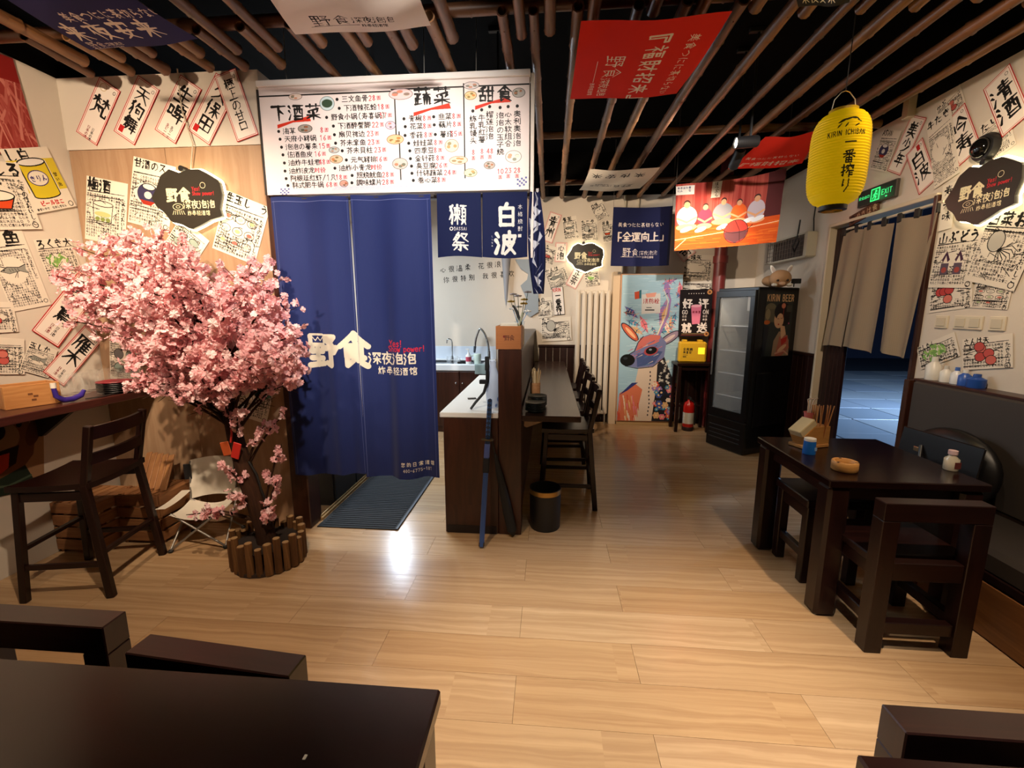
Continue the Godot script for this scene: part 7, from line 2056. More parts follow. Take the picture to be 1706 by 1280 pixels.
	part(fr, "side_poster", b, tex_mat(p.tex(), 0.35))
	part(fr, "side_frame", bx(Vector3(0.3, 0.62, 0.006), Vector3(0.47, 0.6, 0.01), 0.003), mat("0d0d10", 0.15, 0.0, 0.6))
	# plush toy lying on the fridge
	var ty := thing("plush_toy", "tan plush toy with white rabbit ears lying on the fridge", "toy", Vector3(2.42, 1.836, -4.98), -0.15)
	b = B.new()
	b.ball(Vector3(0, 0.085, 0.02), Vector3(0.105, 0.09, 0.085), 18, 12)
	part(ty, "head", b, mat("b08a66", 0.7))
	b = B.new()
	b.ball(Vector3(-0.03, 0.066, -0.07), Vector3(0.12, 0.065, 0.09), 16, 10)
	part(ty, "body", b, mat("9a7450", 0.7))
	for s in [-1.0, 1.0]:
		b = B.new()
		b.ball(Vector3(s * 0.075, 0.17, 0.02), Vector3(0.022, 0.06, 0.012), 12, 8, Basis(Vector3.BACK, -s * 0.45))
		var er := part(ty, "ear", b, mat("d8d2c8", 0.7))
		b = B.new()
		b.ball(Vector3(s * 0.075, 0.17, 0.03), Vector3(0.012, 0.042, 0.006), 10, 6, Basis(Vector3.BACK, -s * 0.45))
		part(er, "inner_ear", b, mat("b7a7a0", 0.8))
		b = B.new()
		b.ball(Vector3(s * 0.045, 0.062, 0.1), Vector3(0.014, 0.012, 0.008), 8, 6)
		part(ty, "eye", b, mat("3a2a20", 0.3))
		b = B.new()
		b.ball(Vector3(s * 0.07, 0.018, 0.085), Vector3(0.03, 0.018, 0.03), 10, 6)
		part(ty, "paw", b, mat("d8d2c8", 0.7))
	b = B.new()
	b.ball(Vector3(0, 0.03, 0.1), Vector3(0.035, 0.02, 0.014), 10, 6)
	part(ty, "muzzle", b, mat("c8a58a", 0.7))
	b = B.new()
	b.ball(Vector3(0, 0.14, 0.02), Vector3(0.05, 0.018, 0.04), 12, 6)
	part(ty, "red_bow", b, mat("a03a2c", 0.6))
	var cl := B.new()
	cl.box(Vector3(0, 0.06, 0), Vector3(0.09, 0.05, 0.03), 0.004)
	cl.tube([Vector3(-0.02, 0.0, 0), Vector3(-0.02, 0.04, 0)], 0.006, 6)
	one("small_camera", cl, mat("121214", 0.4), "small black camera clipped beside the plush toy", "camera", "", Vector3(2.60, 1.836, -5.0))
	# cloth banner of a basketball court, people left as plain blurred shapes of clothing
	p = pic(560, 380, Color(0.52, 0.16, 0.13), 65)
	for k in 90:
		p.rect(p.r.randf() * 560, 0, 3 + p.r.randf() * 14, 270, Color(0.55, 0.20, 0.17).lerp(Color(0.66, 0.31, 0.26), p.r.randf()))
	p.rect(480, 0, 80, 240, Color(0.30, 0.11, 0.12))
	p.rect(0, 236, 560, 144, Color(0.74, 0.28, 0.07))
	for k in 120:
		p.rect(p.r.randf() * 560, 240 + p.r.randf() * 140, 40 + p.r.randf() * 90, 3, Color(0.74, 0.27, 0.06).lerp(Color(0.86, 0.45, 0.14), p.r.randf()))
	p.line([Vector2(0, 318), Vector2(300, 290), Vector2(560, 268)], 5, Color(0.88, 0.66, 0.5))
	p.line([Vector2(0, 372), Vector2(60, 318)], 5, Color(0.88, 0.66, 0.5))
	for q in [[62, 190, 54, 62, "c9c6cc"], [160, 200, 40, 52, "a02a40"], [258, 180, 56, 54, "77767c"], [345, 190, 42, 50, "c2521c"], [436, 190, 46, 56, "a89aa4"]]:
		p.ell(q[0], q[1], q[2], q[3], Color(q[4]))
		p.ell(q[0], q[1] + q[3] * 0.95, q[2] * 1.05, q[3] * 0.32, Color(0.80, 0.58, 0.42))
		p.ell(q[0], q[1] - q[3] * 1.22, q[3] * 0.30, q[3] * 0.34, Color(0.22, 0.12, 0.10))
		p.ell(q[0], q[1] - q[3] * 1.1, q[3] * 0.27, q[3] * 0.30, Color(0.74, 0.53, 0.40))
		p.line([Vector2(q[0] - q[2] * 0.9, q[1] + q[3] * 0.1), Vector2(q[0], q[1] + q[3] * 0.5), Vector2(q[0] + q[2] * 0.9, q[1] + q[3] * 0.1)], q[3] * 0.2, Color(0.76, 0.55, 0.40))
	for q in [[60, 262], [140, 268], [262, 262], [400, 240], [450, 238]]:
		p.ell(q[0], q[1], 34, 13, Color(0.80, 0.80, 0.82), -0.3)
	p.ell(340, 296, 66, 66, Color(0.66, 0.20, 0.17))
	p.poly([Vector2(275, 296), Vector2(405, 296), Vector2(392, 336), Vector2(340, 362), Vector2(288, 336)], Color(0.36, 0.20, 0.22))
	p.ring(340, 296, 66, 66, 3, Color(0.2, 0.08, 0.08)); p.ring(340, 250, 90, 54, 3, Color(0.2, 0.08, 0.08), 0.3, 2.8); p.line([Vector2(330, 232), Vector2(360, 290), Vector2(366, 356)], 3, Color(0.2, 0.08, 0.08))
	p.rect(0, 12, 96, 50, Color(0.83, 0.80, 0.78)); p.scribble(8, 18, 80, 40, 14, Color(0.3, 0.28, 0.4))
	p.poly([Vector2(190, 0), Vector2(240, 0), Vector2(232, 92), Vector2(184, 92)], Color(0.84, 0.80, 0.77)); p.text("はつぶら", 202, 4, 20, 0.13, INK, true)
	b = B.new()
	var c4 := [Vector3(-0.53, 0.30, 0), Vector3(0.53, 0.42, 0.06), Vector3(0.49, -0.30, 0.06), Vector3(-0.51, -0.37, 0)]
	b.sheet(func(u: float, v: float) -> Vector3:
		var q: Vector3 = (c4[0] * (1 - u) + c4[1] * u) * (1 - v) + (c4[3] * (1 - u) + c4[2] * u) * v
		return q + Vector3(0, -0.035 * sin(u * PI) * (1 - v), 0.02 * sin(u * 6.0 + v) + 0.008 * sin(v * 9.0 + u * 14.0) * (1 - v)), 20, 14)
	var cb := thing("court_banner", "orange cloth banner with a basketball court hanging above the fridge", "banner", Vector3(1.835, 2.585, -5.0))
	part(cb, "cloth", b, tex_mat(p.tex(), 0.85))
	for q in [[-0.525, 0.29, 0.0], [0.525, 0.41, 0.06]]:
		b = B.new()
		b.cyl(Vector3(q[0], q[1], q[2]), Vector3(q[0], 1.065, q[2]), 0.002, -1, 5)
		part(cb, "string", b, mat("6a6058", 0.7))
	# blue banner
	p = pic(360, 360, Color(0.05, 0.075, 0.25), 66)
	p.text("美食つにに裏切らない", 36, 92, 26, 0.13, wh, false, 1.08, 0.3)
	p.text("「全運向上」", 8, 150, 58, 0.16, wh, false, 0.98, 0.25)
	brush_logo(p, 70, 246, 46, wh)
	p.rect(346, 0, 14, 360, Color(0.03, 0.04, 0.14))
	b = B.new()
	b.sheet(func(u: float, v: float) -> Vector3: return Vector3((u - 0.5) * 0.725 - 0.01 * v, (0.5 - v) * 0.715 + 0.012 * (1.0 - 4.0 * (u - 0.5) * (u - 0.5)) * (-1.0 if v < 0.5 else -0.6), 0.008 * sin(u * 8.0)), 14, 10)
	cb = thing("blue_banner", "square navy cloth banner with white writing hanging near the hydrant cabinet", "banner", Vector3(1.155, 2.508, -5.9))
	part(cb, "cloth", b, tex_mat(p.tex(), 0.85))
	for x in [-0.36, 0.36]:
		b = B.new()
		b.cyl(Vector3(x, 0.35, 0), Vector3(x, 1.142, 0), 0.002, -1, 5)
		part(cb, "string", b, mat("6a6058", 0.7))
	for x in [1.0, 1.17]:
		b = B.new()
		b.cyl(Vector3(0, 0, 0), Vector3(0, 1.0, 0), 0.018, -1, 10)
		one("conduit_pipe", b, mat("c9bda8", 0.5), "white conduit pipe running up the back wall behind the navy banner", "pipe", "conduits on the back wall", Vector3(x, 2.09, ZB + 0.02))
	# open cable tray box on the right wall
	var eb := thing("cable_box", "open wall box with wire mesh and cables beside the door", "box", Vector3(XR, 2.28, -5.42))
	var bw := mat("b9b2a2", 0.5)
	part(eb, "frame", bx(Vector3(-0.05, 0.11, 0), Vector3(0.1, 0.02, 0.86), 0.003), bw)
	part(eb, "frame", bx(Vector3(-0.05, -0.13, 0), Vector3(0.1, 0.02, 0.86), 0.003), bw)
	part(eb, "frame", bx(Vector3(-0.05, -0.01, 0.42), Vector3(0.1, 0.24, 0.06), 0.003), bw)
	part(eb, "back", bx(Vector3(-0.006, -0.01, 0), Vector3(0.012, 0.24, 0.86)), mat("4a3f3a", 0.7))
	b = B.new()
	for k in 14:
		b.box(Vector3(-0.09, -0.01, -0.4 + k * 0.058), Vector3(0.004, 0.22, 0.004))
	for k in 5:
		b.box(Vector3(-0.09, -0.1 + k * 0.045, 0), Vector3(0.004, 0.004, 0.8))
	part(eb, "wire_mesh", b, mat("6a5f58", 0.5, 0.4))
	b = B.new()
	b.tube([Vector3(-0.1, 0.26, 0.28), Vector3(-0.1, 0.1, 0.26), Vector3(-0.1, 0.0, 0.18), Vector3(-0.1, -0.06, 0.22), Vector3(-0.1, 0.04, 0.3)], 0.008, 6)
	part(eb, "cable", b, mat("141212", 0.6))

# ---------------------------------------------------------------- right side: bench, table, chairs, door curtain, wall things
func make_low_chair(label: String, group: String) -> Node3D:
	# heavy chair with a low open back; back frame on +z, seat towards -z
	var t := thing("low_back_chair", label, "chair", Vector3.ZERO, 0.0, group)
	var m := dark_wood
	for s in [-1.0, 1.0]:
		part(t, "back_post", bx(Vector3(s * 0.19, 0.332, 0.18), Vector3(0.075, 0.664, 0.07), 0.003), m)
		part(t, "leg", bx(Vector3(s * 0.19, 0.2, -0.18), Vector3(0.07, 0.4, 0.07), 0.006), m)
		part(t, "side_rail", bx(Vector3(s * 0.19, 0.4, 0.0), Vector3(0.045, 0.07, 0.3), 0.004), m)
		part(t, "stretcher", bx(Vector3(s * 0.19, 0.15, 0.0), Vector3(0.04, 0.055, 0.3), 0.004), m)
	part(t, "top_rail", bx(Vector3(0, 0.707, 0.18), Vector3(0.455, 0.086, 0.07), 0.003), m)
	part(t, "back_rail", bx(Vector3(0, 0.415, 0.18), Vector3(0.305, 0.09, 0.05), 0.004), m)
	part(t, "stretcher", bx(Vector3(0, 0.125, 0.18), Vector3(0.305, 0.06, 0.045), 0.004), m)
	part(t, "front_rail", bx(Vector3(0, 0.4, -0.18), Vector3(0.31, 0.07, 0.045), 0.004), m)
	part(t, "seat", bx(Vector3(0, 0.455, -0.03), Vector3(0.455, 0.04, 0.36), 0.006), m)
	return t

func make_table(nm: String, label: String, at: Vector3, w: float, d: float, top_m: Material) -> Node3D:
	var t := thing(nm, label, "table", at)
	part(t, "top", bx(Vector3(0, 0.74, 0), Vector3(w, 0.04, d), 0.005), top_m)
	for sx in [-1.0, 1.0]:
		for sz in [-1.0, 1.0]:
			part(t, "leg", bx(Vector3(sx * (w * 0.5 - 0.065), 0.36, sz * (d * 0.5 - 0.065)), Vector3(0.11, 0.72, 0.11), 0.016), dark_wood)
		part(t, "apron", bx(Vector3(sx * (w * 0.5 - 0.07), 0.68, 0), Vector3(0.03, 0.08, d - 0.24), 0.003), dark_wood)
	for sz in [-1.0, 1.0]:
		part(t, "apron", bx(Vector3(0, 0.68, sz * (d * 0.5 - 0.07)), Vector3(w - 0.24, 0.08, 0.03), 0.003), dark_wood)
	return t

var low_chair: Node3D
var top_wood: StandardMaterial3D

func build_right():
	top_wood = wood("140706", "1c0b09", 0.2, 0.45)
	# bench with padded back
	var bn := thing("padded_bench", "long built-in bench with dark padded back along the right wall", "bench", Vector3(2.45, 0, -1.3))
	part(bn, "base", bx(Vector3(0.0, 0.14, 0), Vector3(0.56, 0.28, 4.1), 0.003), wood("5e3a20", "7a5230", 0.4))
	for k in 5:
		part(bn, "base_panel", bx(Vector3(-0.285, 0.14, -1.64 + 0.82 * k), Vector3(0.012, 0.27, 0.81), 0.003), wood("6a4324", "835a34", 0.35))
	part(bn, "edge_rail", bx(Vector3(-0.275, 0.305, 0), Vector3(0.03, 0.045, 4.1), 0.004), dark_wood)
	part(bn, "seat_pad", bx(Vector3(-0.06, 0.375, 0), Vector3(0.44, 0.13, 4.1), 0.025), mat("2a2421", 0.6))
	part(bn, "back_pad", bx(Vector3(0.205, 0.77, 0), Vector3(0.09, 0.66, 4.1), 0.015), mat("3a332e", 0.65))
	part(bn, "ledge", bx(Vector3(0.235, 1.105, 0), Vector3(0.13, 0.02, 4.12), 0.004), red_wood)
	part(bn, "end_post", bx(Vector3(0.2, 0.55, -2.075), Vector3(0.12, 1.1, 0.05), 0.004), red_wood)
	# table and seats
	make_table("dining_table", "square dark wooden table standing before the padded bench", Vector3(1.785, 0, -2.6), 0.75, 0.78, top_wood)
	low_chair = make_low_chair("dark wooden low-backed chair tucked under the table by the bench", "")
	low_chair.position = Vector3(1.735, 0, -2.19)
	var stl := thing("square_stool", "dark wooden square stool pushed under the table by the bench", "stool", Vector3(1.66, 0, -2.68))
	part(stl, "seat", bx(Vector3(0, 0.5, 0), Vector3(0.34, 0.05, 0.36), 0.006), dark_wood)
	for sx in [-1.0, 1.0]:
		for sz in [-1.0, 1.0]:
			part(stl, "leg", bx(Vector3(sx * 0.13, 0.24, sz * 0.14), Vector3(0.055, 0.48, 0.055), 0.005), dark_wood)
		part(stl, "stretcher", bx(Vector3(sx * 0.13, 0.17, 0), Vector3(0.035, 0.05, 0.23), 0.003), dark_wood)
		part(stl, "rail", bx(Vector3(sx * 0.13, 0.43, 0), Vector3(0.035, 0.07, 0.23), 0.003), dark_wood)
	# on the table
	var wm := wood("a87236", "c08a4a", 0.5)
	var nb := thing("napkin_holder", "slanted wooden napkin holder with chopstick slot on the bench table", "napkin holder", Vector3(1.63, 0.761, -2.80), 0.35)
	var b := B.new()
	b.prism(PackedVector2Array([Vector2(-0.07, 0.02), Vector2(0.1, 0.02), Vector2(0.1, 0.13), Vector2(-0.02, 0.13), Vector2(-0.1, 0.075)]), -0.05, 0.05)
	part(nb, "body", b, wm)
	part(nb, "foot", bx(Vector3(0.0, 0.01, 0), Vector3(0.2, 0.02, 0.11), 0.003), wm)
	b = B.new()
	b.box(Vector3(-0.062, 0.125, 0), Vector3(0.13, 0.045, 0.088), 0.004, Basis(Vector3.BACK, 0.62))
	part(nb, "napkin_pack", b, mat("c4b28a", 0.85))
	var chop := B.new()
	chop.box(Vector3(0, 0.11, 0), Vector3(0.006, 0.22, 0.006), 0.0015)
	var cmesh := chop.mesh()
	for k in 14:
		var o := one("chopstick", cmesh, [mat("b07a48", 0.6), mat("c08a54", 0.6), mat("a86a3c", 0.6)][k % 3], "brown wooden chopstick standing in the napkin holder", "chopstick", "chopsticks in the napkin holder", Vector3(1.685 + 0.035 * cos(k * 2.4), 0.80, -2.80 + 0.025 * sin(k * 2.4)))
		o.rotation = Vector3(rng.randf_range(-0.12, 0.12), k, rng.randf_range(-0.2, 0.05))
	b = B.new()
	b.lathe([Vector2(0, 0), Vector2(0.018, 0), Vector2(0.026, 0.16), Vector2(0.03, 0.17), Vector2(0.024, 0.16), Vector2(0.015, 0.01), Vector2(0, 0.01)], 14)
	one("pink_straw_cup", b, mat("c86a68", 0.4), "narrow pink cup of straws in the napkin holder", "cup", "", Vector3(1.63, 0.80, -2.83))
	for k in 3:
		b = B.new()
		b.tube([Vector3(0, 0.02, 0), Vector3(0.004 * k, 0.22, 0), Vector3(-0.01 + 0.012 * k, 0.25, 0.005), Vector3(0.01 + 0.01 * k, 0.26, 0.01)], 0.004, 6)
		one("drinking_straw", b, mat("d0b8a0", 0.5), "pale bent drinking straw in the pink cup", "straw", "straws in the pink cup", Vector3(1.622 + 0.008 * k, 0.80, -2.83))
	var tc := thing("toothpick_tub", "small blue tub with white lid beside the napkin holder", "tub", Vector3(1.545, 0.761, -2.64))
	b = B.new()
	b.lathe([Vector2(0, 0), Vector2(0.033, 0), Vector2(0.034, 0.004), Vector2(0.031, 0.078), Vector2(0, 0.078)], 22)
	part(tc, "tub", b, mat("1560b4", 0.4))
	b = B.new()
	b.lathe([Vector2(0.031, 0.078), Vector2(0.032, 0.08), Vector2(0.03, 0.094), Vector2(0.0, 0.096)], 22)
	part(tc, "lid", b, mat("ddd8d0", 0.4))
	part(tc, "sticker", bx(Vector3(0.016, 0.035, 0.029), Vector3(0.02, 0.02, 0.002)), mat("7f97b8", 0.6))
	var ash := thing("wooden_ashtray", "round pale wooden ashtray with notches on the bench table", "ashtray", Vector3(1.575, 0.761, -2.37))
	b = B.new()
	b.lathe([Vector2(0, 0), Vector2(0.056, 0), Vector2(0.06, 0.004), Vector2(0.06, 0.046), Vector2(0.057, 0.05), Vector2(0.047, 0.05), Vector2(0.044, 0.046), Vector2(0.042, 0.014), Vector2(0, 0.012)], 30)
	part(ash, "bowl", b, wood("a87438", "be8c4c", 0.55))
	for a in [0.6, 2.7, 4.8]:
		part(ash, "notch", bx(Vector3(cos(a) * 0.052, 0.0485, sin(a) * 0.052), Vector3(0.014, 0.0045, 0.014), 0.001), mat("4a2e16", 0.7))
	var bo := thing("medicine_bottle", "little clear bottle with pink cap and red label on the table", "bottle", Vector3(2.14, 0.761, -2.42))
	b = B.new()
	b.lathe([Vector2(0, 0), Vector2(0.03, 0), Vector2(0.032, 0.004), Vector2(0.032, 0.06), Vector2(0.017, 0.075), Vector2(0.016, 0.085), Vector2(0, 0.085)], 18)
	part(bo, "bottle", b, mat("b9b09c", 0.2))
	b = B.new()
	b.cyl(Vector3(0, 0.085, 0), Vector3(0, 0.106, 0), 0.02)
	part(bo, "cap", b, mat("d2b4b4", 0.4))
	part(bo, "label", bx(Vector3(0.006, 0.032, 0.0318), Vector3(0.03, 0.035, 0.002)), mat("5a241e", 0.6))
	# handbag on the bench
	var hb := thing("handbag", "black leather handbag with metal clasps lying on the bench", "bag", Vector3(2.47, 0.446, -2.82), 0.12)
	b = B.new()
	b.ball(Vector3(0.01, 0.2, 0), Vector3(0.085, 0.235, 0.29), 20, 14, Basis(Vector3.BACK, -0.1))
	b.box(Vector3(0, 0.18, 0), Vector3(0.12, 0.33, 0.46), 0.045, Basis(Vector3.BACK, -0.1))
	part(hb, "body", b, mat("0f0d0e", 0.4))
	b = B.new()
	b.box(Vector3(-0.075, 0.29, 0), Vector3(0.012, 0.2, 0.5), 0.005, Basis(Vector3.BACK, -0.12))
	part(hb, "flap", b, mat("131112", 0.35))
	for z in [-0.12, 0.08]:
		part(hb, "clasp", bx(Vector3(-0.085, 0.27, z), Vector3(0.006, 0.03, 0.05), 0.003), mat("b9a88a", 0.3, 0.9))
	b = B.new()
	b.tube([Vector3(-0.08, 0.3, -0.1), Vector3(-0.13, 0.2, -0.05), Vector3(-0.14, 0.14, 0.0), Vector3(-0.13, 0.18, 0.06), Vector3(-0.08, 0.27, 0.09)], 0.012, 8)
	part(hb, "handle", b, mat("151314", 0.4))
	# bottles on the ledge
	var bt := [["white squeeze bottle on the bench ledge beside the door", -3.29, 0.16, 0.042, "d9d6cf", "d9d6cf"], ["white pump bottle on the bench ledge", -3.19, 0.11, 0.03, "dcd9d2", "c9c6bf"], ["small white bottle with blue band on the bench ledge", -3.11, 0.11, 0.03, "d4d6da", "3a62ac"], ["short blue bottle with white cap on the bench ledge", -3.05, 0.1, 0.032, "2a54a8", "d9d9d6"], ["round blue bottle at the end of the ledge row", -2.97, 0.085, 0.045, "1c4796", "1c4796"]]
	for q in bt:
		var t := thing("ledge_bottle", q[0], "bottle", Vector3(2.69, 1.1155, q[1]), 0.0, "bottles on the bench ledge")
		b = B.new()
		b.lathe([Vector2(0, 0), Vector2(q[3], 0), Vector2(q[3] * 1.04, 0.01), Vector2(q[3] * 1.04, q[2] * 0.62), Vector2(q[3] * 0.45, q[2] * 0.78), Vector2(q[3] * 0.4, q[2] * 0.82), Vector2(0, q[2] * 0.82)], 18)
		part(t, "bottle", b, mat(q[4], 0.35))
		b = B.new()
		b.lathe([Vector2(q[3] * 0.46, q[2] * 0.8), Vector2(q[3] * 0.42, q[2]), Vector2(0, q[2] * 1.01)], 14)
		part(t, "cap", b, mat(q[5], 0.4))
	# beige door curtain on a rod
	var ct := thing("beige_curtain", "beige linen door curtain hanging from black loops in the doorway", "curtain", Vector3(2.74, 0, -4.02))
	b = B.new()
	b.cyl(Vector3(0, 2.33, -0.52), Vector3(0, 2.345, 0.54), 0.011)
	part(ct, "rod", b, mat("c8bca6", 0.5))
	var lin := wood("8d7d68", "998873", 0.95, 0.2, Vector3(26, 60, 1))
	for k in 3:
		b = B.new()
		var z0: float = [-0.50, -0.24, 0.13][k]
		var z1: float = [-0.23, 0.12, 0.52][k]
		b.sheet(func(u: float, v: float) -> Vector3:
			var q := lerpf(z0, z1, u)
			if k == 2:
				q -= 0.0
				q = lerpf(q, lerpf(z0 + 0.02, z1 - 0.06, u), v)
			elif k == 0:
				q -= 0.09 * v
			else:
				q -= 0.06 * v * (1 - u) + 0.02 * v
			return Vector3(-0.01 + 0.018 * sin(u * 9.0 + k) * (0.3 + v) - 0.02 * v, 2.29 - v * 1.04 + 0.015 * sin(u * PI + k), q), 16, 16)
		part(ct, "cloth_panel", b, lin)
	for k in 7:
		b = B.new()
		b.box(Vector3(0, 2.31, -0.5 + k * 0.165), Vector3(0.03, 0.075, 0.055), 0.008)
		part(ct, "loop", b, mat("17130f", 0.7))
	# emergency exit sign
	var p := pic(280, 100, Color(0.05, 0.09, 0.07), 71)
	var gn := Color(0.25, 0.95, 0.55)
	p.text("安全出口", 4, 36, 22, 0.14, gn, false, 1.0, 0.05)
	p.rect(100, 8, 70, 84, gn); p.rect(108, 16, 54, 68, Color(0.04, 0.3, 0.16))
	p.ell(140, 28, 7, 7, gn); p.line([Vector2(136, 38), Vector2(130, 58), Vector2(142, 66), Vector2(136, 82)], 7, gn); p.line([Vector2(130, 58), Vector2(118, 76)], 7, gn); p.line([Vector2(134, 42), Vector2(150, 52)], 5, gn); p.line([Vector2(134, 42), Vector2(120, 52)], 5, gn)
	p.text("EXIT", 182, 34, 34, 0.13, gn, false, 1.05, 0.03); p.rect(214, 80, 14, 9, gn)
	var ex := thing("exit_sign", "green lit emergency exit sign above the door curtain", "exit sign", Vector3(XR - 0.012, 2.55, -4.13))
	part(ex, "case", bx(Vector3(-0.014, 0, 0), Vector3(0.026, 0.135, 0.44), 0.004), mat("46403a", 0.5))
	b = B.new()
	b.quad(Vector3(-0.0285, -0.06, -0.21), Vector3(-0.0285, -0.06, 0.21), Vector3(-0.0285, 0.06, 0.21), Vector3(-0.0285, 0.06, -0.21))
	var em := tex_mat(p.tex(), 0.4)
	em.emission_enabled = true
	em.emission = Color(1, 1, 1)
	em.emission_operator = BaseMaterial3D.EMISSION_OP_MULTIPLY
	em.emission_texture = em.albedo_texture
	em.emission_energy_multiplier = 0.7
	part(ex, "lit_face", b, em)
	omni("exit_sign_light", Vector3(XR - 0.06, 2.55, -4.13), Color(0.3, 1.0, 0.55), 0.008, 0.05)
	# little lettered plank below the exit sign
	p = pic(160, 44, Color(0.36, 0.22, 0.17), 72)
	p.text("やきは食", 40, 8, 28, 0.13, Color(0.72, 0.55, 0.45)); p.ring(20, 22, 13, 13, 4, INK)
	poster("plank_sign", "x", XR - 0.01, [Vector2(1418, 358), Vector2(1466, 338), Vector2(1467, 353), Vector2(1419, 375)], p, "small brown lettered plank between exit sign and curtain rod", "sign", "", 0.014)
	# wall switches
	for q in [["single white wall switch beside the doorway", -3.353, 0.10], ["double white wall switch in the middle of the row", -3.155, 0.2], ["single white wall switch farthest from the doorway", -2.962, 0.10]]:
		var sw := thing("light_switch", q[0], "switch", Vector3(XR, 1.515, q[1]), 0.0, "switches above the bench")
		part(sw, "plate", bx(Vector3(-0.006, 0, 0), Vector3(0.012, 0.088, q[2]), 0.003), mat("cfc3ad", 0.45))
		var nbt := 1 if q[2] < 0.15 else 2
		for k in nbt:
			part(sw, "rocker", bx(Vector3(-0.014, 0, (k - (nbt - 1) * 0.5) * 0.1), Vector3(0.006, 0.06, 0.07), 0.003), mat("c2b69f", 0.4))
	# dome camera
	var dc := thing("dome_camera", "black dome security camera on the wall above the cloud sign", "camera", Vector3(XR, 2.605, -3.22))
	b = B.new()
	b.lathe([Vector2(0, 0.0), Vector2(0.085, 0.0), Vector2(0.088, 0.02), Vector2(0.075, 0.045), Vector2(0, 0.05)], 24, Vector3.ZERO, Basis(Vector3.BACK, PI / 2))
	part(dc, "housing", b, mat("1b1917", 0.5))
	b = B.new()
	b.ball(Vector3(-0.05, 0, 0), Vector3(0.045, 0.06, 0.06), 18, 12)
	part(dc, "dome", b, mat("0c0c0d", 0.08))
	# white conduit box high on the wall
	one("junction_box", bx(Vector3(-0.03, 0, 0), Vector3(0.06, 0.16, 0.06), 0.004), mat("cdbba8", 0.6), "white cable box running up the wall above the lettered strips", "box", "", Vector3(XR, 3.12, -3.9))
	for k in 1:
		var cb := B.new()
		cb.tube([Vector3(0, 0, 0), Vector3(-0.01, -0.25, 0.0), Vector3(0.0, -0.4, 0.01), Vector3(-0.012, -0.44, 0.02)], 0.006, 6)
		one("knotted_cable", cb, mat("1a1614", 0.6), "thin black cord with knot hanging above the cable box", "cord", "", Vector3(XR - 0.02, 2.78, -5.02))

# ---------------------------------------------------------------- tables in the foreground
func build_foreground():
	make_table("dining_table", "large dark wooden table with a worn corner and two chairs behind", Vector3(-1.23, 0, -0.44), 2.0, 0.82, top_wood)
	again(low_chair, Vector3(-1.42, 0, -0.83), PI, "dark wooden low-backed chair farther from the worn table corner", "")
	again(low_chair, Vector3(-0.835, 0, -0.735), PI - 0.08, "dark wooden low-backed chair nearer the worn table corner", "")
	make_table("dining_table", "small dark wooden table with a single chair behind", Vector3(1.2, 0, -0.36), 1.2, 0.82, top_wood)
	again(low_chair, Vector3(0.965, 0, -0.685), PI, "dark wooden low-backed chair at the small table", "")
	var b := B.new()
	b.box(Vector3.ZERO, Vector3(0.006, 0.002, 0.01), 0.0006)
	one("rice_crumb", b, mat("d9d2c4", 0.7), "tiny white crumb lying on the large table", "crumb", "", at_y(508, 1262, 0.7615))

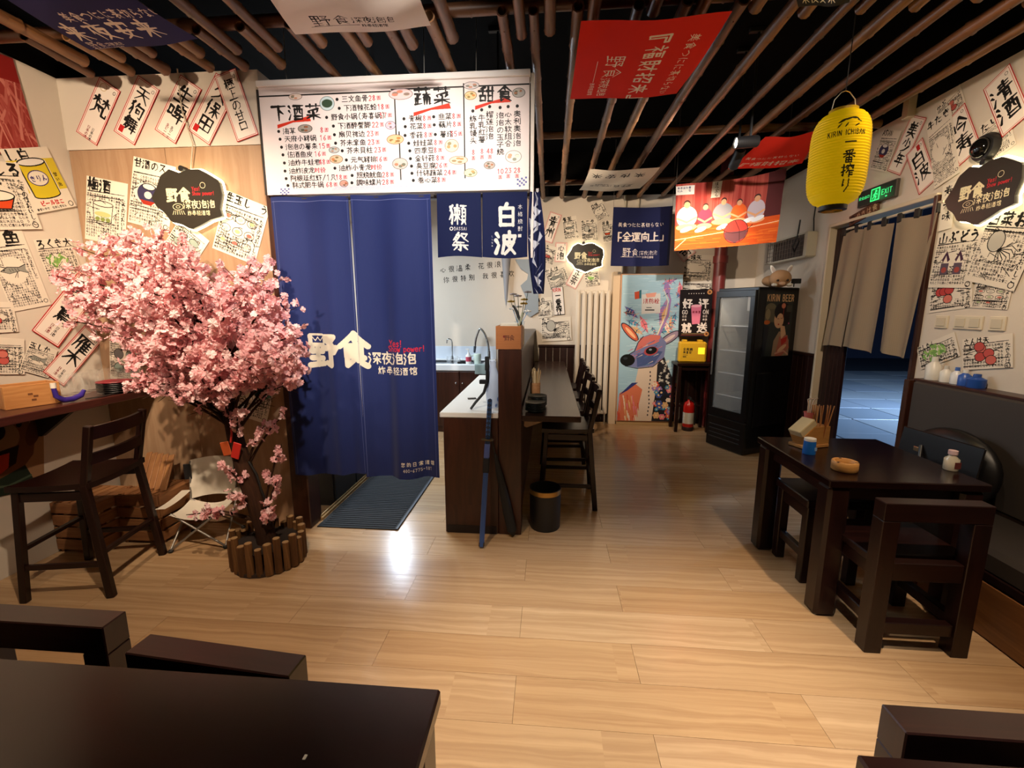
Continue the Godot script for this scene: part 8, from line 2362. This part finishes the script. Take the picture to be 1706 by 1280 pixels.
# ---------------------------------------------------------------- paper on the walls
var poster_n := 0
var paper_sheet: Image
var paper_mat: StandardMaterial3D
var paper_pos := Vector2i(2, 2)
var paper_row := 0
func poster(nm: String, axis: String, value: float, q: Array, how, label: String, cat := "poster", group := "", thick := 0.0008):
	var c := []
	for p in q:
		c.append(at_z(p.x, p.y, value) if axis == "z" else at_x(p.x, p.y, value))
	var mid: Vector3 = (c[0] + c[1] + c[2] + c[3]) * 0.25
	var u: Vector3 = (c[1] - c[0] + c[2] - c[3]) * 0.5
	var v: Vector3 = (c[3] - c[0] + c[2] - c[1]) * 0.5
	var un := u.normalized()
	var vn := v.normalized()
	var e1 := (un + vn).normalized()
	var e2 := (un - vn).normalized()
	un = (e1 + e2).normalized()
	vn = (e1 - e2).normalized()
	var w := u.length()
	var h := v.length()
	var nrm := vn.cross(un).normalized()
	if nrm.dot(EYE - mid) < 0:
		nrm = -nrm
	poster_n += 1
	mid += nrm * (0.0015 + 0.0011 * (poster_n % 9))
	var m: StandardMaterial3D
	var r0 := Vector2.ZERO
	var r1 := Vector2.ONE
	if how is Pic:
		m = tex_mat(how.tex(), 0.8, 0.3)
	else:
		var pw: float = ((q[1] - q[0]).length() + (q[2] - q[3]).length()) * 0.5
		var ph: float = ((q[3] - q[0]).length() + (q[2] - q[1]).length()) * 0.5
		var px := clampf(maxf(pw / w, ph / h) * 2.6, 180.0, 900.0)
		var pp := pic(maxi(60, int(w * px)), maxi(60, int(h * px)), PAPER, 100 + poster_n)
		how.call(pp)
		if paper_sheet == null:
			paper_sheet = Image.create(2048, 2048, false, Image.FORMAT_RGB8)
			paper_sheet.fill(PAPER)
			paper_mat = tex_mat(null, 0.8, 0.3)
		if paper_pos.x + pp.w + 4 > 2048:
			paper_pos = Vector2i(2, paper_pos.y + paper_row + 4)
			paper_row = 0
		paper_sheet.blit_rect(pp.im, Rect2i(0, 0, pp.w, pp.h), paper_pos)
		r0 = (Vector2(paper_pos) + Vector2.ONE) / 2048.0
		r1 = (Vector2(paper_pos) + Vector2(pp.w - 1, pp.h - 1)) / 2048.0
		paper_pos.x += pp.w + 4
		paper_row = maxi(paper_row, pp.h)
		m = paper_mat
	var b := B.new()
	var a0 := -un * w * 0.5 - vn * h * 0.5
	var a1 := un * w * 0.5 - vn * h * 0.5
	var a2 := un * w * 0.5 + vn * h * 0.5
	var a3 := -un * w * 0.5 + vn * h * 0.5
	var f := nrm * thick
	b.face([a0 + f, a1 + f, a2 + f, a3 + f], nrm, [r0, Vector2(r1.x, r0.y), r1, Vector2(r0.x, r1.y)])
	b.face([a0, a1, a2, a3], -nrm, [r0, r0, r0, r0])
	for e in [[a0, a1, -vn], [a1, a2, un], [a2, a3, vn], [a3, a0, -un]]:
		b.face([e[0], e[1], e[1] + f, e[0] + f], e[2], [r0, r0, r0, r0])
	one(nm, b, m, label, cat, group, mid)

func P4(a: Array) -> Array:
	var o := []
	for i in range(0, 8, 2):
		o.append(Vector2(a[i], a[i + 1]))
	return o

func build_posters():
	var Z := ZP + 0.001
	var sd := func(k: String, t: String, s := true) -> Callable: return func(p): doodle_print(p, k, t, s)
	var st := func(t: String, s := "", m := "") -> Callable: return func(p): strip_print(p, t, s, m)
	var G1 := "lettered strips on the bulkhead"
	poster("lettered_strip", "z", ZP + 0.005, P4([167, 128, 202, 153, 163, 244, 129, 220]), st.call("梵", "日本の酒", "circle"), "tilted white strip with one big character nearest the left corner", "strip", G1)
	poster("lettered_strip", "z", ZP + 0.005, P4([232, 126, 267, 151, 226, 243, 191, 219]), st.call("天狗舞", "", "stamp"), "tilted white strip with three big characters and red seal", "strip", G1)
	poster("lettered_strip", "z", ZP + 0.005, P4([303, 125, 338, 151, 294, 240, 259, 217]), st.call("生啤", "生ビール"), "tilted white strip with two bold characters and red small print", "strip", G1)
	poster("lettered_strip", "z", ZP + 0.005, P4([364, 124, 400, 150, 350, 240, 312, 218]), st.call("久保田", "", "stamp"), "tilted white strip half covered by the upright one", "strip", G1)
	poster("lettered_strip", "z", ZP + 0.006, P4([358, 130, 394, 114, 433, 226, 398, 236]), st.call("極上の甘口", ""), "long white strip of five characters at the bulkhead corner", "strip", G1)
	var G2 := "drawn menu sheets on the veneer partition"
	poster("menu_sheet", "z", Z, P4([146, 292, 216, 308, 207, 408, 141, 401]), sd.call("cup", "梅酒"), "drawn menu sheet with a tumbler of plums on the veneer", "poster", G2)
	poster("menu_sheet", "z", Z, P4([224, 259, 293, 280, 283, 387, 213, 371]), sd.call("pot", "甘酒のスー"), "drawn menu sheet with a dark round jar on the veneer", "poster", G2)
	poster("menu_sheet", "z", Z, P4([379, 315, 453, 350, 423, 436, 353, 418]), sd.call("grid", "生玉しょう"), "drawn menu sheet of small plates right of the cloud sign", "poster", G2)
	poster("menu_sheet", "z", Z, P4([305, 367, 351, 400, 326, 439, 272, 401]), sd.call("face", "おいし", false), "drawn sheet with four grey rounds below the cloud sign", "poster", G2)
	poster("menu_sheet", "z", Z, P4([407, 624, 468, 621, 439, 711, 390, 682]), sd.call("text", "こはん"), "drawn menu sheet behind the green ornament low on the veneer", "poster", G2)
	poster("menu_sheet", "z", Z, P4([183, 556, 236, 562, 235, 640, 186, 630]), sd.call("face", "かき", false), "drawn sheet on the veneer just above the glass mugs", "poster", G2)
	var L := XL + 0.003
	var G3 := "sheets on the left wall"
	poster("red_poster", "x", L, P4([-75, 66, 24, 100, 58, 250, -64, 262]), func(p: Pic):
		p.im.fill(Color(0.55, 0.20, 0.18))
		for k in 60:
			var x := p.r.randf() * p.w
			p.line([Vector2(x, p.r.randf() * p.h), Vector2(x + p.w * 0.2, p.r.randf() * p.h)], p.w * 0.05, Color(0.58, 0.22, 0.2).lerp(Color(0.78, 0.5, 0.45), p.r.randf()), 0.3)
		p.rect(0, 0, p.w, p.h * 0.24, Color(0.50, 0.10, 0.09)), "large plain red poster high on the left wall", "poster", G3)
	poster("menu_sheet", "x", L, P4([-6, 250, 75, 243, 126, 346, 56, 354]), sd.call("can", "し白", false), "yellow drawn sheet with a big drink can on left wall", "poster", G3)
	poster("menu_sheet", "x", L, P4([-66, 264, 20, 270, 73, 378, -46, 388]), sd.call("bowl", "おはしる"), "drawn sheet with an orange bowl on the left wall", "poster", G3)
	poster("menu_sheet", "x", L, P4([-44, 378, 30, 386, 90, 506, 24, 520]), sd.call("fish", "鯖鱼"), "drawn sheet with a long grey fish on the left wall", "poster", G3)
	poster("menu_sheet", "x", L, P4([57, 402, 117, 394, 138, 462, 82, 472]), sd.call("green", "ろくき大"), "drawn sheet with green leaves next to the cherry blossom", "poster", G3)
	poster("menu_sheet", "x", L, P4([-48, 500, 16, 506, 34, 550, -44, 560]), sd.call("meat", "かに"), "brown drawn sheet with a dark red bean on left wall", "poster", G3)
	poster("menu_sheet", "x", L, P4([-44, 562, 42, 563, 37, 622, -46, 626]), sd.call("meat", "牛肉"), "drawn sheet with a bowl of red meat above wooden box", "poster", G3)
	poster("menu_sheet", "x", L, P4([42, 560, 96, 590, 76, 628, 40, 620]), sd.call("fish", "玉しか", false), "small drawn sheet with a fish half under a tilted strip", "poster", G3)
	poster("lettered_strip", "x", L, P4([132, 458, 174, 484, 89, 575, 46, 547]), st.call("元賀鳶", "日本酒"), "tilted strip with red border half hidden by blossoms", "strip", G3)
	poster("lettered_strip", "x", L, P4([141, 545, 171, 568, 103, 642, 66, 618]), st.call("雁木", "日本酒"), "tilted strip with red border above the glass mugs", "strip", G3)
	var R := XR - 0.003
	var G4 := "sheets on the right wall"
	poster("menu_sheet", "x", R, P4([1475, 216, 1504, 217, 1478, 288, 1451, 280]), sd.call("pot", "ASIAN", false), "drawn sheet with vegetables nearest the yellow lantern", "poster", G4)
	poster("menu_sheet", "x", R, P4([1538, 210, 1575, 190, 1614, 280, 1568, 306]), sd.call("text", "牛たき"), "crowded text sheet behind two lettered strips", "poster", G4)
	poster("menu_sheet", "x", R, P4([1556, 182, 1598, 146, 1614, 176, 1572, 210]), sd.call("meat", "かぶ", false), "drawn sheet with round buns touching the black ceiling band", "poster", G4)
	poster("menu_sheet", "x", R, P4([1626, 214, 1668, 188, 1704, 236, 1654, 264]), sd.call("fish", "たい"), "drawn fish sheet beside the dome camera", "poster", G4)
	poster("lettered_strip", "x", R, P4([1521, 192, 1546, 196, 1500, 291, 1477, 285]), st.call("美少年"), "slim tilted strip of three characters beside the lantern", "strip", G4)
	poster("lettered_strip", "x", R, P4([1509, 259, 1537, 231, 1564, 296, 1533, 324]), st.call("白波", "", "red"), "white strip of two characters above the curtain rod end", "strip", G4)
	poster("lettered_strip", "x", R, P4([1570, 208, 1608, 175, 1639, 241, 1601, 276]), st.call("吟寿"), "white strip of brush script left of the dome camera", "strip", G4)
	poster("lettered_strip", "x", R, P4([1637, 152, 1682, 109, 1724, 186, 1674, 225]), st.call("清酒"), "large white strip of brush script above the dome camera", "strip", G4)
	poster("menu_sheet", "x", R, P4([1571, 310, 1593, 304, 1590, 380, 1568, 384]), func(p: Pic):
		p.im.fill(PAPER)
		p.text("寿夫味", p.w * 0.2, p.h * 0.05, p.w * 0.6, 0.15, INK, true, 1.4, 0.5), "narrow sheet of three dark characters under the cloud sign", "poster", G4)
	poster("menu_sheet", "x", R, P4([1571, 385, 1642, 383, 1622, 472, 1544, 486]), sd.call("sandal", "山ぶどう"), "drawn sheet with two dark bottles above the switches", "poster", G4)
	poster("menu_sheet", "x", R, P4([1656, 352, 1734, 352, 1702, 502, 1612, 454]), sd.call("squid", "白菜おた"), "large tilted drawn sheet right of the two bottle sheet", "poster", G4)
	poster("menu_sheet", "x", R, P4([1551, 475, 1620, 464, 1621, 514, 1549, 520]), sd.call("meat", "にんき"), "wide drawn sheet with a red root above the single switch", "poster", G4)
	poster("menu_sheet", "x", R, P4([1626, 466, 1692, 470, 1677, 517, 1622, 512]), sd.call("grid", "おたのし"), "grey drawn sheet of little panels above the double switch", "poster", G4)
	poster("menu_sheet", "x", R, P4([1526, 577, 1592, 556, 1600, 592, 1537, 617]), sd.call("green", "かしきん"), "tilted drawn sheet with green leaves above the white bottles", "poster", G4)
	poster("menu_sheet", "x", R, P4([1605, 565, 1689, 556, 1689, 611, 1605, 618]), sd.call("meat", "さんは天"), "drawn sheet with red and black shells above the blue bottles", "poster", G4)
	var K := ZB + 0.003
	var G5 := "sheets on the back wall"
	poster("lettered_strip", "z", K, P4([917, 352, 936, 359, 920, 406, 901, 400]), st.call("青州"), "tilted strip with thin red border on the back wall corner", "strip", G5)
	poster("menu_sheet", "z", K, P4([937, 364, 959, 359, 965, 397, 941, 400]), sd.call("fish", "青花"), "drawn fish sheet left of the three curly lines sheet", "poster", G5)
	poster("menu_sheet", "z", K, P4([968, 368, 994, 365, 997, 400, 970, 403]), sd.call("squid", "たこや"), "drawn sheet with curly lines above the back cloud sign", "poster", G5)
	poster("menu_sheet", "z", K, P4([982, 346, 1000, 332, 1019, 363, 996, 366]), sd.call("text", "白味"), "small drawn sheet highest on the back wall", "poster", G5)
	poster("menu_sheet", "z", K, P4([1003, 370, 1022, 366, 1022, 402, 1005, 406]), sd.call("bowl", "丼食"), "drawn bowl sheet half behind the blue banner", "poster", G5)
	poster("lettered_strip", "z", K, P4([930, 408, 950, 402, 938, 434, 920, 438]), st.call("心泡"), "pale strip left of the back cloud sign", "strip", G5)
	poster("menu_sheet", "z", K, P4([911, 406, 928, 414, 921, 441, 903, 438]), sd.call("meat", "たま", false), "drawn sheet with red balls on the back wall", "poster", G5)
	poster("menu_sheet", "z", K, P4([906, 452, 939, 438, 952, 476, 918, 482]), sd.call("fish", "かんは"), "drawn sheet with dark leaf above the beer strip", "poster", G5)
	poster("lettered_strip", "z", K, P4([957, 444, 974, 452, 959, 485, 944, 472]), st.call("正宗"), "tilted strip of two characters under the back cloud sign", "strip", G5)
	poster("menu_sheet", "z", K, P4([974, 452, 997, 446, 1000, 475, 976, 478]), sd.call("green", "きん", false), "drawn sheet with grass right under the back cloud sign", "poster", G5)
	poster("lettered_strip", "z", K, P4([919, 479, 938, 477, 941, 524, 923, 526]), func(p: Pic):
		p.im.fill(Color(0.9, 0.87, 0.84))
		p.rect(0, 0, p.w, 3, INK); p.rect(0, p.h - 3, p.w, 3, INK); p.rect(0, 0, 3, p.h, INK); p.rect(p.w - 3, 0, 3, p.h, INK)
		p.text("KIRIN", p.w * 0.08, p.h * 0.05, p.w * 0.26, 0.16, RED, false, 1.05, 0.05)
		p.text("一番搾り", p.w * 0.26, p.h * 0.2, p.w * 0.46, 0.16, INK, true, 1.02, 0.1), "upright white beer strip with red heading on the back wall", "strip", G5)
	poster("menu_sheet", "z", K, P4([893, 498, 921, 494, 922, 527, 898, 531]), sd.call("text", "青白"), "bluish text sheet behind the flower vase", "poster", G5)
	poster("menu_sheet", "z", K, P4([903, 530, 948, 528, 955, 567, 901, 569]), sd.call("squid", "たこ", false), "drawn octopus sheet just above the dark wainscot", "poster", G5)
	poster("lettered_strip", "z", K, P4([1126, 421, 1146, 405, 1159, 420, 1138, 438]), st.call("可"), "small tilted strip below the basketball banner", "strip", G5)
	poster("menu_sheet", "z", K, P4([1143, 432, 1192, 418, 1181, 471, 1135, 465]), sd.call("text", "生味天"), "brownish drawn sheet next to the red pipe", "poster", G5)
	poster("menu_sheet", "z", K, P4([1134, 467, 1190, 470, 1187, 490, 1133, 488]), sd.call("text", "香味"), "white lettered sheet above the black praise poster", "poster", G5)
	paper_mat.albedo_texture = ImageTexture.create_from_image(paper_sheet)

# ---------------------------------------------------------------- lamps: cloud signs, lantern, track spotlights
func cloud_poly(s: float) -> PackedVector2Array:
	var key := [[-0.98, 0.02], [-0.78, 0.30], [-0.66, 0.56], [-0.38, 0.72], [-0.12, 0.62], [0.14, 0.70], [0.44, 0.70], [0.70, 0.56], [0.96, 0.40], [1.0, 0.06], [0.9, -0.26], [0.94, -0.48], [0.6, -0.56], [0.3, -0.70], [0.04, -0.80], [-0.22, -0.66], [-0.5, -0.60], [-0.66, -0.36], [-0.86, -0.22]]
	var cv := Curve2D.new()
	for i in key.size():
		var a := Vector2(key[(i + key.size() - 1) % key.size()][0], key[(i + key.size() - 1) % key.size()][1])
		var b := Vector2(key[(i + 1) % key.size()][0], key[(i + 1) % key.size()][1])
		cv.add_point(Vector2(key[i][0], key[i][1]), -(b - a) / 6.0, (b - a) / 6.0)
	cv.add_point(Vector2(key[0][0], key[0][1]), -(Vector2(key[1][0], key[1][1]) - Vector2(key[18][0], key[18][1])) / 6.0, Vector2.ZERO)
	var out := PackedVector2Array()
	for k in 60:
		out.append(cv.sample_baked(cv.get_baked_length() * k / 60.0) * s)
	out.reverse()
	return out

var cloud_tex: ImageTexture
func cloud_sign(at: Vector3, turn: float, label: String, e: float, up := 0.0):
	var t := thing("cloud_sign", label, "sign", at, turn, "glowing cloud signs")
	if cloud_tex == null:
		var p := pic(500, 380, Color(0.165, 0.15, 0.125), 91)
		var c := Color(0.90, 0.86, 0.70)
		p.text("野食", 110, 118, 86, 0.16, c, false, 1.0, 0.1)
		p.text("Yes!", 292, 112, 26, 0.16, Color(0.75, 0.12, 0.16), false, 1.0, 0.05)
		p.text("Show power!", 292, 142, 24, 0.16, Color(0.75, 0.12, 0.16), false, 1.0, 0.05)
		p.ring(372, 104, 18, 18, 3, c)
		p.text("深夜泡泡", 222, 196, 54, 0.12, c, false, 1.06, 0.1)
		p.text("炸串轻酒馆", 246, 262, 30, 0.12, c, false, 1.08, 0.1)
		p.ring(182, 236, 36, 20, 4, c); p.ring(182, 236, 14, 8, 3, c)
		for k in 6: p.line([Vector2(150 + k * 13, 262), Vector2(140 + k * 17, 284)], 4, c)
		cloud_tex = p.tex()
	var b := B.new()
	b.prism(cloud_poly(0.25), 0.035, 0.055)
	part(t, "board", b, tex_mat(cloud_tex, 0.32, 0.5))
	b = B.new()
	var ring := []
	for q in cloud_poly(0.2565):
		ring.append(Vector3(q.x, q.y, 0.026))
	ring.append(ring[0])
	b.tube(ring, 0.0065, 6, false)
	part(t, "led_strip", b, glow("fff0c4", e))
	for q in [[-0.12, 0.05], [0.12, 0.05], [0.0, -0.1]]:
		b = B.new()
		b.cyl(Vector3(q[0], q[1], 0.001), Vector3(q[0], q[1], 0.036), 0.006)
		part(t, "standoff", b, mat("3a3632", 0.5))
	b = B.new()
	b.cyl(Vector3(-0.02, 0.185, 0.002), Vector3(-0.02, 0.185, 0.05), 0.018)
	part(t, "cable_gland", b, mat("141210", 0.5))
	if up > 0.0:
		b = B.new()
		b.tube([Vector3(0.02, 0.19, 0.012), Vector3(0.06, 0.34, 0.02), Vector3(0.01, 0.55, 0.02), Vector3(0.02, up, 0.03)], 0.004, 6)
		part(t, "cable", b, mat("b8ab96", 0.6))

func build_lamps():
	cloud_sign(Vector3(-2.385, 2.325, ZP + 0.012), 0.0, "cloud-shaped backlit house sign on the veneer partition", 7.0, 0.78)
	cloud_sign(Vector3(0.48, 2.302, ZB + 0.014), 0.0, "cloud-shaped backlit house sign beside the blue banner", 7.0)
	cloud_sign(Vector3(XR - 0.012, 2.325, -3.16), -PI / 2, "cloud-shaped backlit house sign below the dome camera", 7.0)
	# lights of the three signs, thrown onto the wall by the strip behind each board
	for q in [Vector3(-2.385, 2.325, ZP + 0.04), Vector3(0.48, 2.302, ZB + 0.04), Vector3(XR - 0.04, 2.325, -3.16)]:
		omni("cloud_sign_light", q, Color(1.0, 0.92, 0.72), 0.12, 0.01)
	# paper lantern
	var lt := thing("paper_lantern", "long yellow paper lantern with black lettering hanging by the right wall", "lantern", Vector3(1.497, 2.12, -2.6), 0.0)
	var prof := []
	var n := 34
	for k in n * 2 + 1:
		var t := float(k) / (n * 2)
		var r := 0.128 * pow(1.0 - pow(absf(t * 2.0 - 1.0), 4.2), 0.32)
		r = maxf(r, 0.062)
		prof.append(Vector2(r + (0.0042 if k % 2 == 1 else 0.0), 0.02 + t * 0.46))
	var p := pic(1024, 512, Color(0.83, 0.68, 0.01), 92)
	# the camera looks at u = 0.75 of the lathe from the front
	var cx := 730.0
	for q in [[-44, 88, 40, 10, -0.4], [-10, 80, 34, 9, -0.2], [24, 78, 34, 10, 0.1], [50, 92, 24, 7, 0.6], [-58, 112, 26, 6, -0.8], [-20, 112, 22, 6, -0.9], [38, 116, 24, 6, -0.5]]:
		p.ell(cx + q[0], q[1], q[2] * 0.62, q[3] * 0.62, Color(0.12, 0.1, 0.03), q[4])
	p.text("KIRIN ICHIBAN", cx - 118, 138, 27, 0.16, Color(0.10, 0.08, 0.02), false, 1.12, 0.03)
	p.text("一番搾り", cx - 24, 168, 68, 0.11, Color(0.08, 0.07, 0.02), true, 1.1, 0.03)
	var lm := tex_mat(p.tex(), 0.6, 0.4)
	lm.emission_enabled = true
	lm.emission = Color(1, 1, 1)
	lm.emission_operator = BaseMaterial3D.EMISSION_OP_MULTIPLY
	lm.emission_texture = lm.albedo_texture
	lm.emission_energy_multiplier = 0.35
	var b := B.new()
	b.lathe(prof, 40)
	part(lt, "paper_body", b, lm)
	b = B.new()
	b.lathe([Vector2(0.05, -0.005), Vector2(0.064, 0.0), Vector2(0.064, 0.026), Vector2(0.05, 0.026)], 24)
	part(lt, "bottom_ring", b, mat("14110f", 0.5))
	b = B.new()
	b.lathe([Vector2(0.05, 0.474), Vector2(0.064, 0.476), Vector2(0.064, 0.49), Vector2(0.05, 0.49)], 24)
	part(lt, "top_ring", b, mat("c9a818", 0.5))
	b = B.new()
	b.tube([Vector3(-0.06, 0.485, 0), Vector3(-0.05, 0.54, 0), Vector3(-0.02, 0.575, 0), Vector3(0.0, 0.582, 0), Vector3(0.02, 0.575, 0), Vector3(0.05, 0.54, 0), Vector3(0.06, 0.485, 0)], 0.0025, 6)
	part(lt, "wire_handle", b, mat("8f8678", 0.4, 0.7))
	b = B.new()
	b.tube([Vector3(0.0, 0.58, 0), Vector3(0.005, 0.88, 0), Vector3(0.0, 1.2, 0)], 0.0025, 6)
	part(lt, "cord", b, mat("2a2622", 0.7))
	omni("paper_lantern_light", Vector3(1.497, 2.36, -2.6), Color(1.0, 0.85, 0.25), 0.12, 0.05)
	# track spotlights
	var fx := [
		[Vector3(1.42, 2.86, -3.77), Vector3(-0.3, 2.75, -3.70), 0.4, 34.0, "black track spotlight behind the red banner, lens turned to the menu board"],
		[Vector3(1.54, 2.80, -4.12), Vector3(1.6, 1.6, -6.2), 0.8, 34.0, "black track spotlight hanging below the lit one"],
		[Vector3(-1.87, 2.9, -1.15), Vector3(-2.45, 1.6, -2.9), 1.15, 38.0, "black track spotlight aimed at the cherry tree"],
		[Vector3(-0.36, 2.9, -0.75), Vector3(-0.95, 2.1, -2.95), 1.75, 32.0, "black track spotlight aimed at the menu board"],
		[Vector3(1.57, 2.9, -1.3), Vector3(1.75, 0.0, -1.7), 0.85, 36.0, "black track spotlight above the bench table"],
		[Vector3(0.33, 2.9, -0.75), Vector3(0.42, 0.0, -1.5), 2.0, 29.0, "black track spotlight above the middle of the floor"],
		[Vector3(1.42, 2.9, -1.85), Vector3(2.7, 2.0, -3.1), 0.6, 40.0, "black track spotlight aimed at the right wall"],
		[Vector3(1.08, 2.9, -1.75), Vector3(1.75, 2.45, -5.0), 2.2, 15.0, "black track spotlight aimed at the basketball banner"],
		[Vector3(-2.09, 2.9, -0.6), Vector3(-3.2, 2.35, -2.6), 1.0, 42.0, "black track spotlight aimed at the left wall"],
		[Vector3(-0.87, 2.9, -0.95), Vector3(-1.75, 0.0, -1.95), 0.85, 42.0, "added unseen black spotlight brightening the floor by the cherry tree"],  # extra lamp out of view, added to brighten the left floor
		[Vector3(-0.36, 2.88, -3.7), Vector3(0.75, 1.9, -6.2), 1.0, 42.0, "added black spotlight hidden behind the menu board, lighting the back wall"]]  # added lamp, kept out of sight behind the board to light the back
	var warm := [1, 2, 4, 6, 8, 9, 10]
	for k in fx.size():
		var q: Array = fx[k]
		var d: Vector3 = (q[1] - q[0]).normalized()
		var t := thing("track_spotlight", q[4], "spotlight", q[0])
		b = B.new()
		b.lathe([Vector2(0, -0.0), Vector2(0.036, 0.0), Vector2(0.042, 0.01), Vector2(0.042, 0.17), Vector2(0.038, 0.17), Vector2(0.036, 0.156), Vector2(0, 0.156)], 24, -d * 0.16, Basis(Quaternion(Vector3.UP, d)))
		part(t, "barrel", b, mat("121113", 0.45))
		b = B.new()
		b.cyl(d * -0.003, d * 0.0, 0.036, -1, 24)
		part(t, "lens", b, glow("fff4e2", 5.0))
		b = B.new()
		b.bar(-d * 0.1, -d * 0.1 + Vector3(0, 3.62 - q[0].y + d.y * 0.1, 0), 0.016, 0.016, 0.003)
		part(t, "stem", b, mat("121113", 0.45))
		part(t, "track_adapter", bx(-d * 0.1 + Vector3(0, 3.63 - q[0].y + d.y * 0.1, 0), Vector3(0.14, 0.03, 0.035), 0.003), mat("121113", 0.45))
		spot("track_spotlight_beam", q[0] + d * 0.02, q[1], Color(1.0, 0.89, 0.76) if k in warm else Color(1.0, 0.96, 0.91), q[2] * SPOT, q[3], 0.03, 0.9)

const SPOT := 6.0
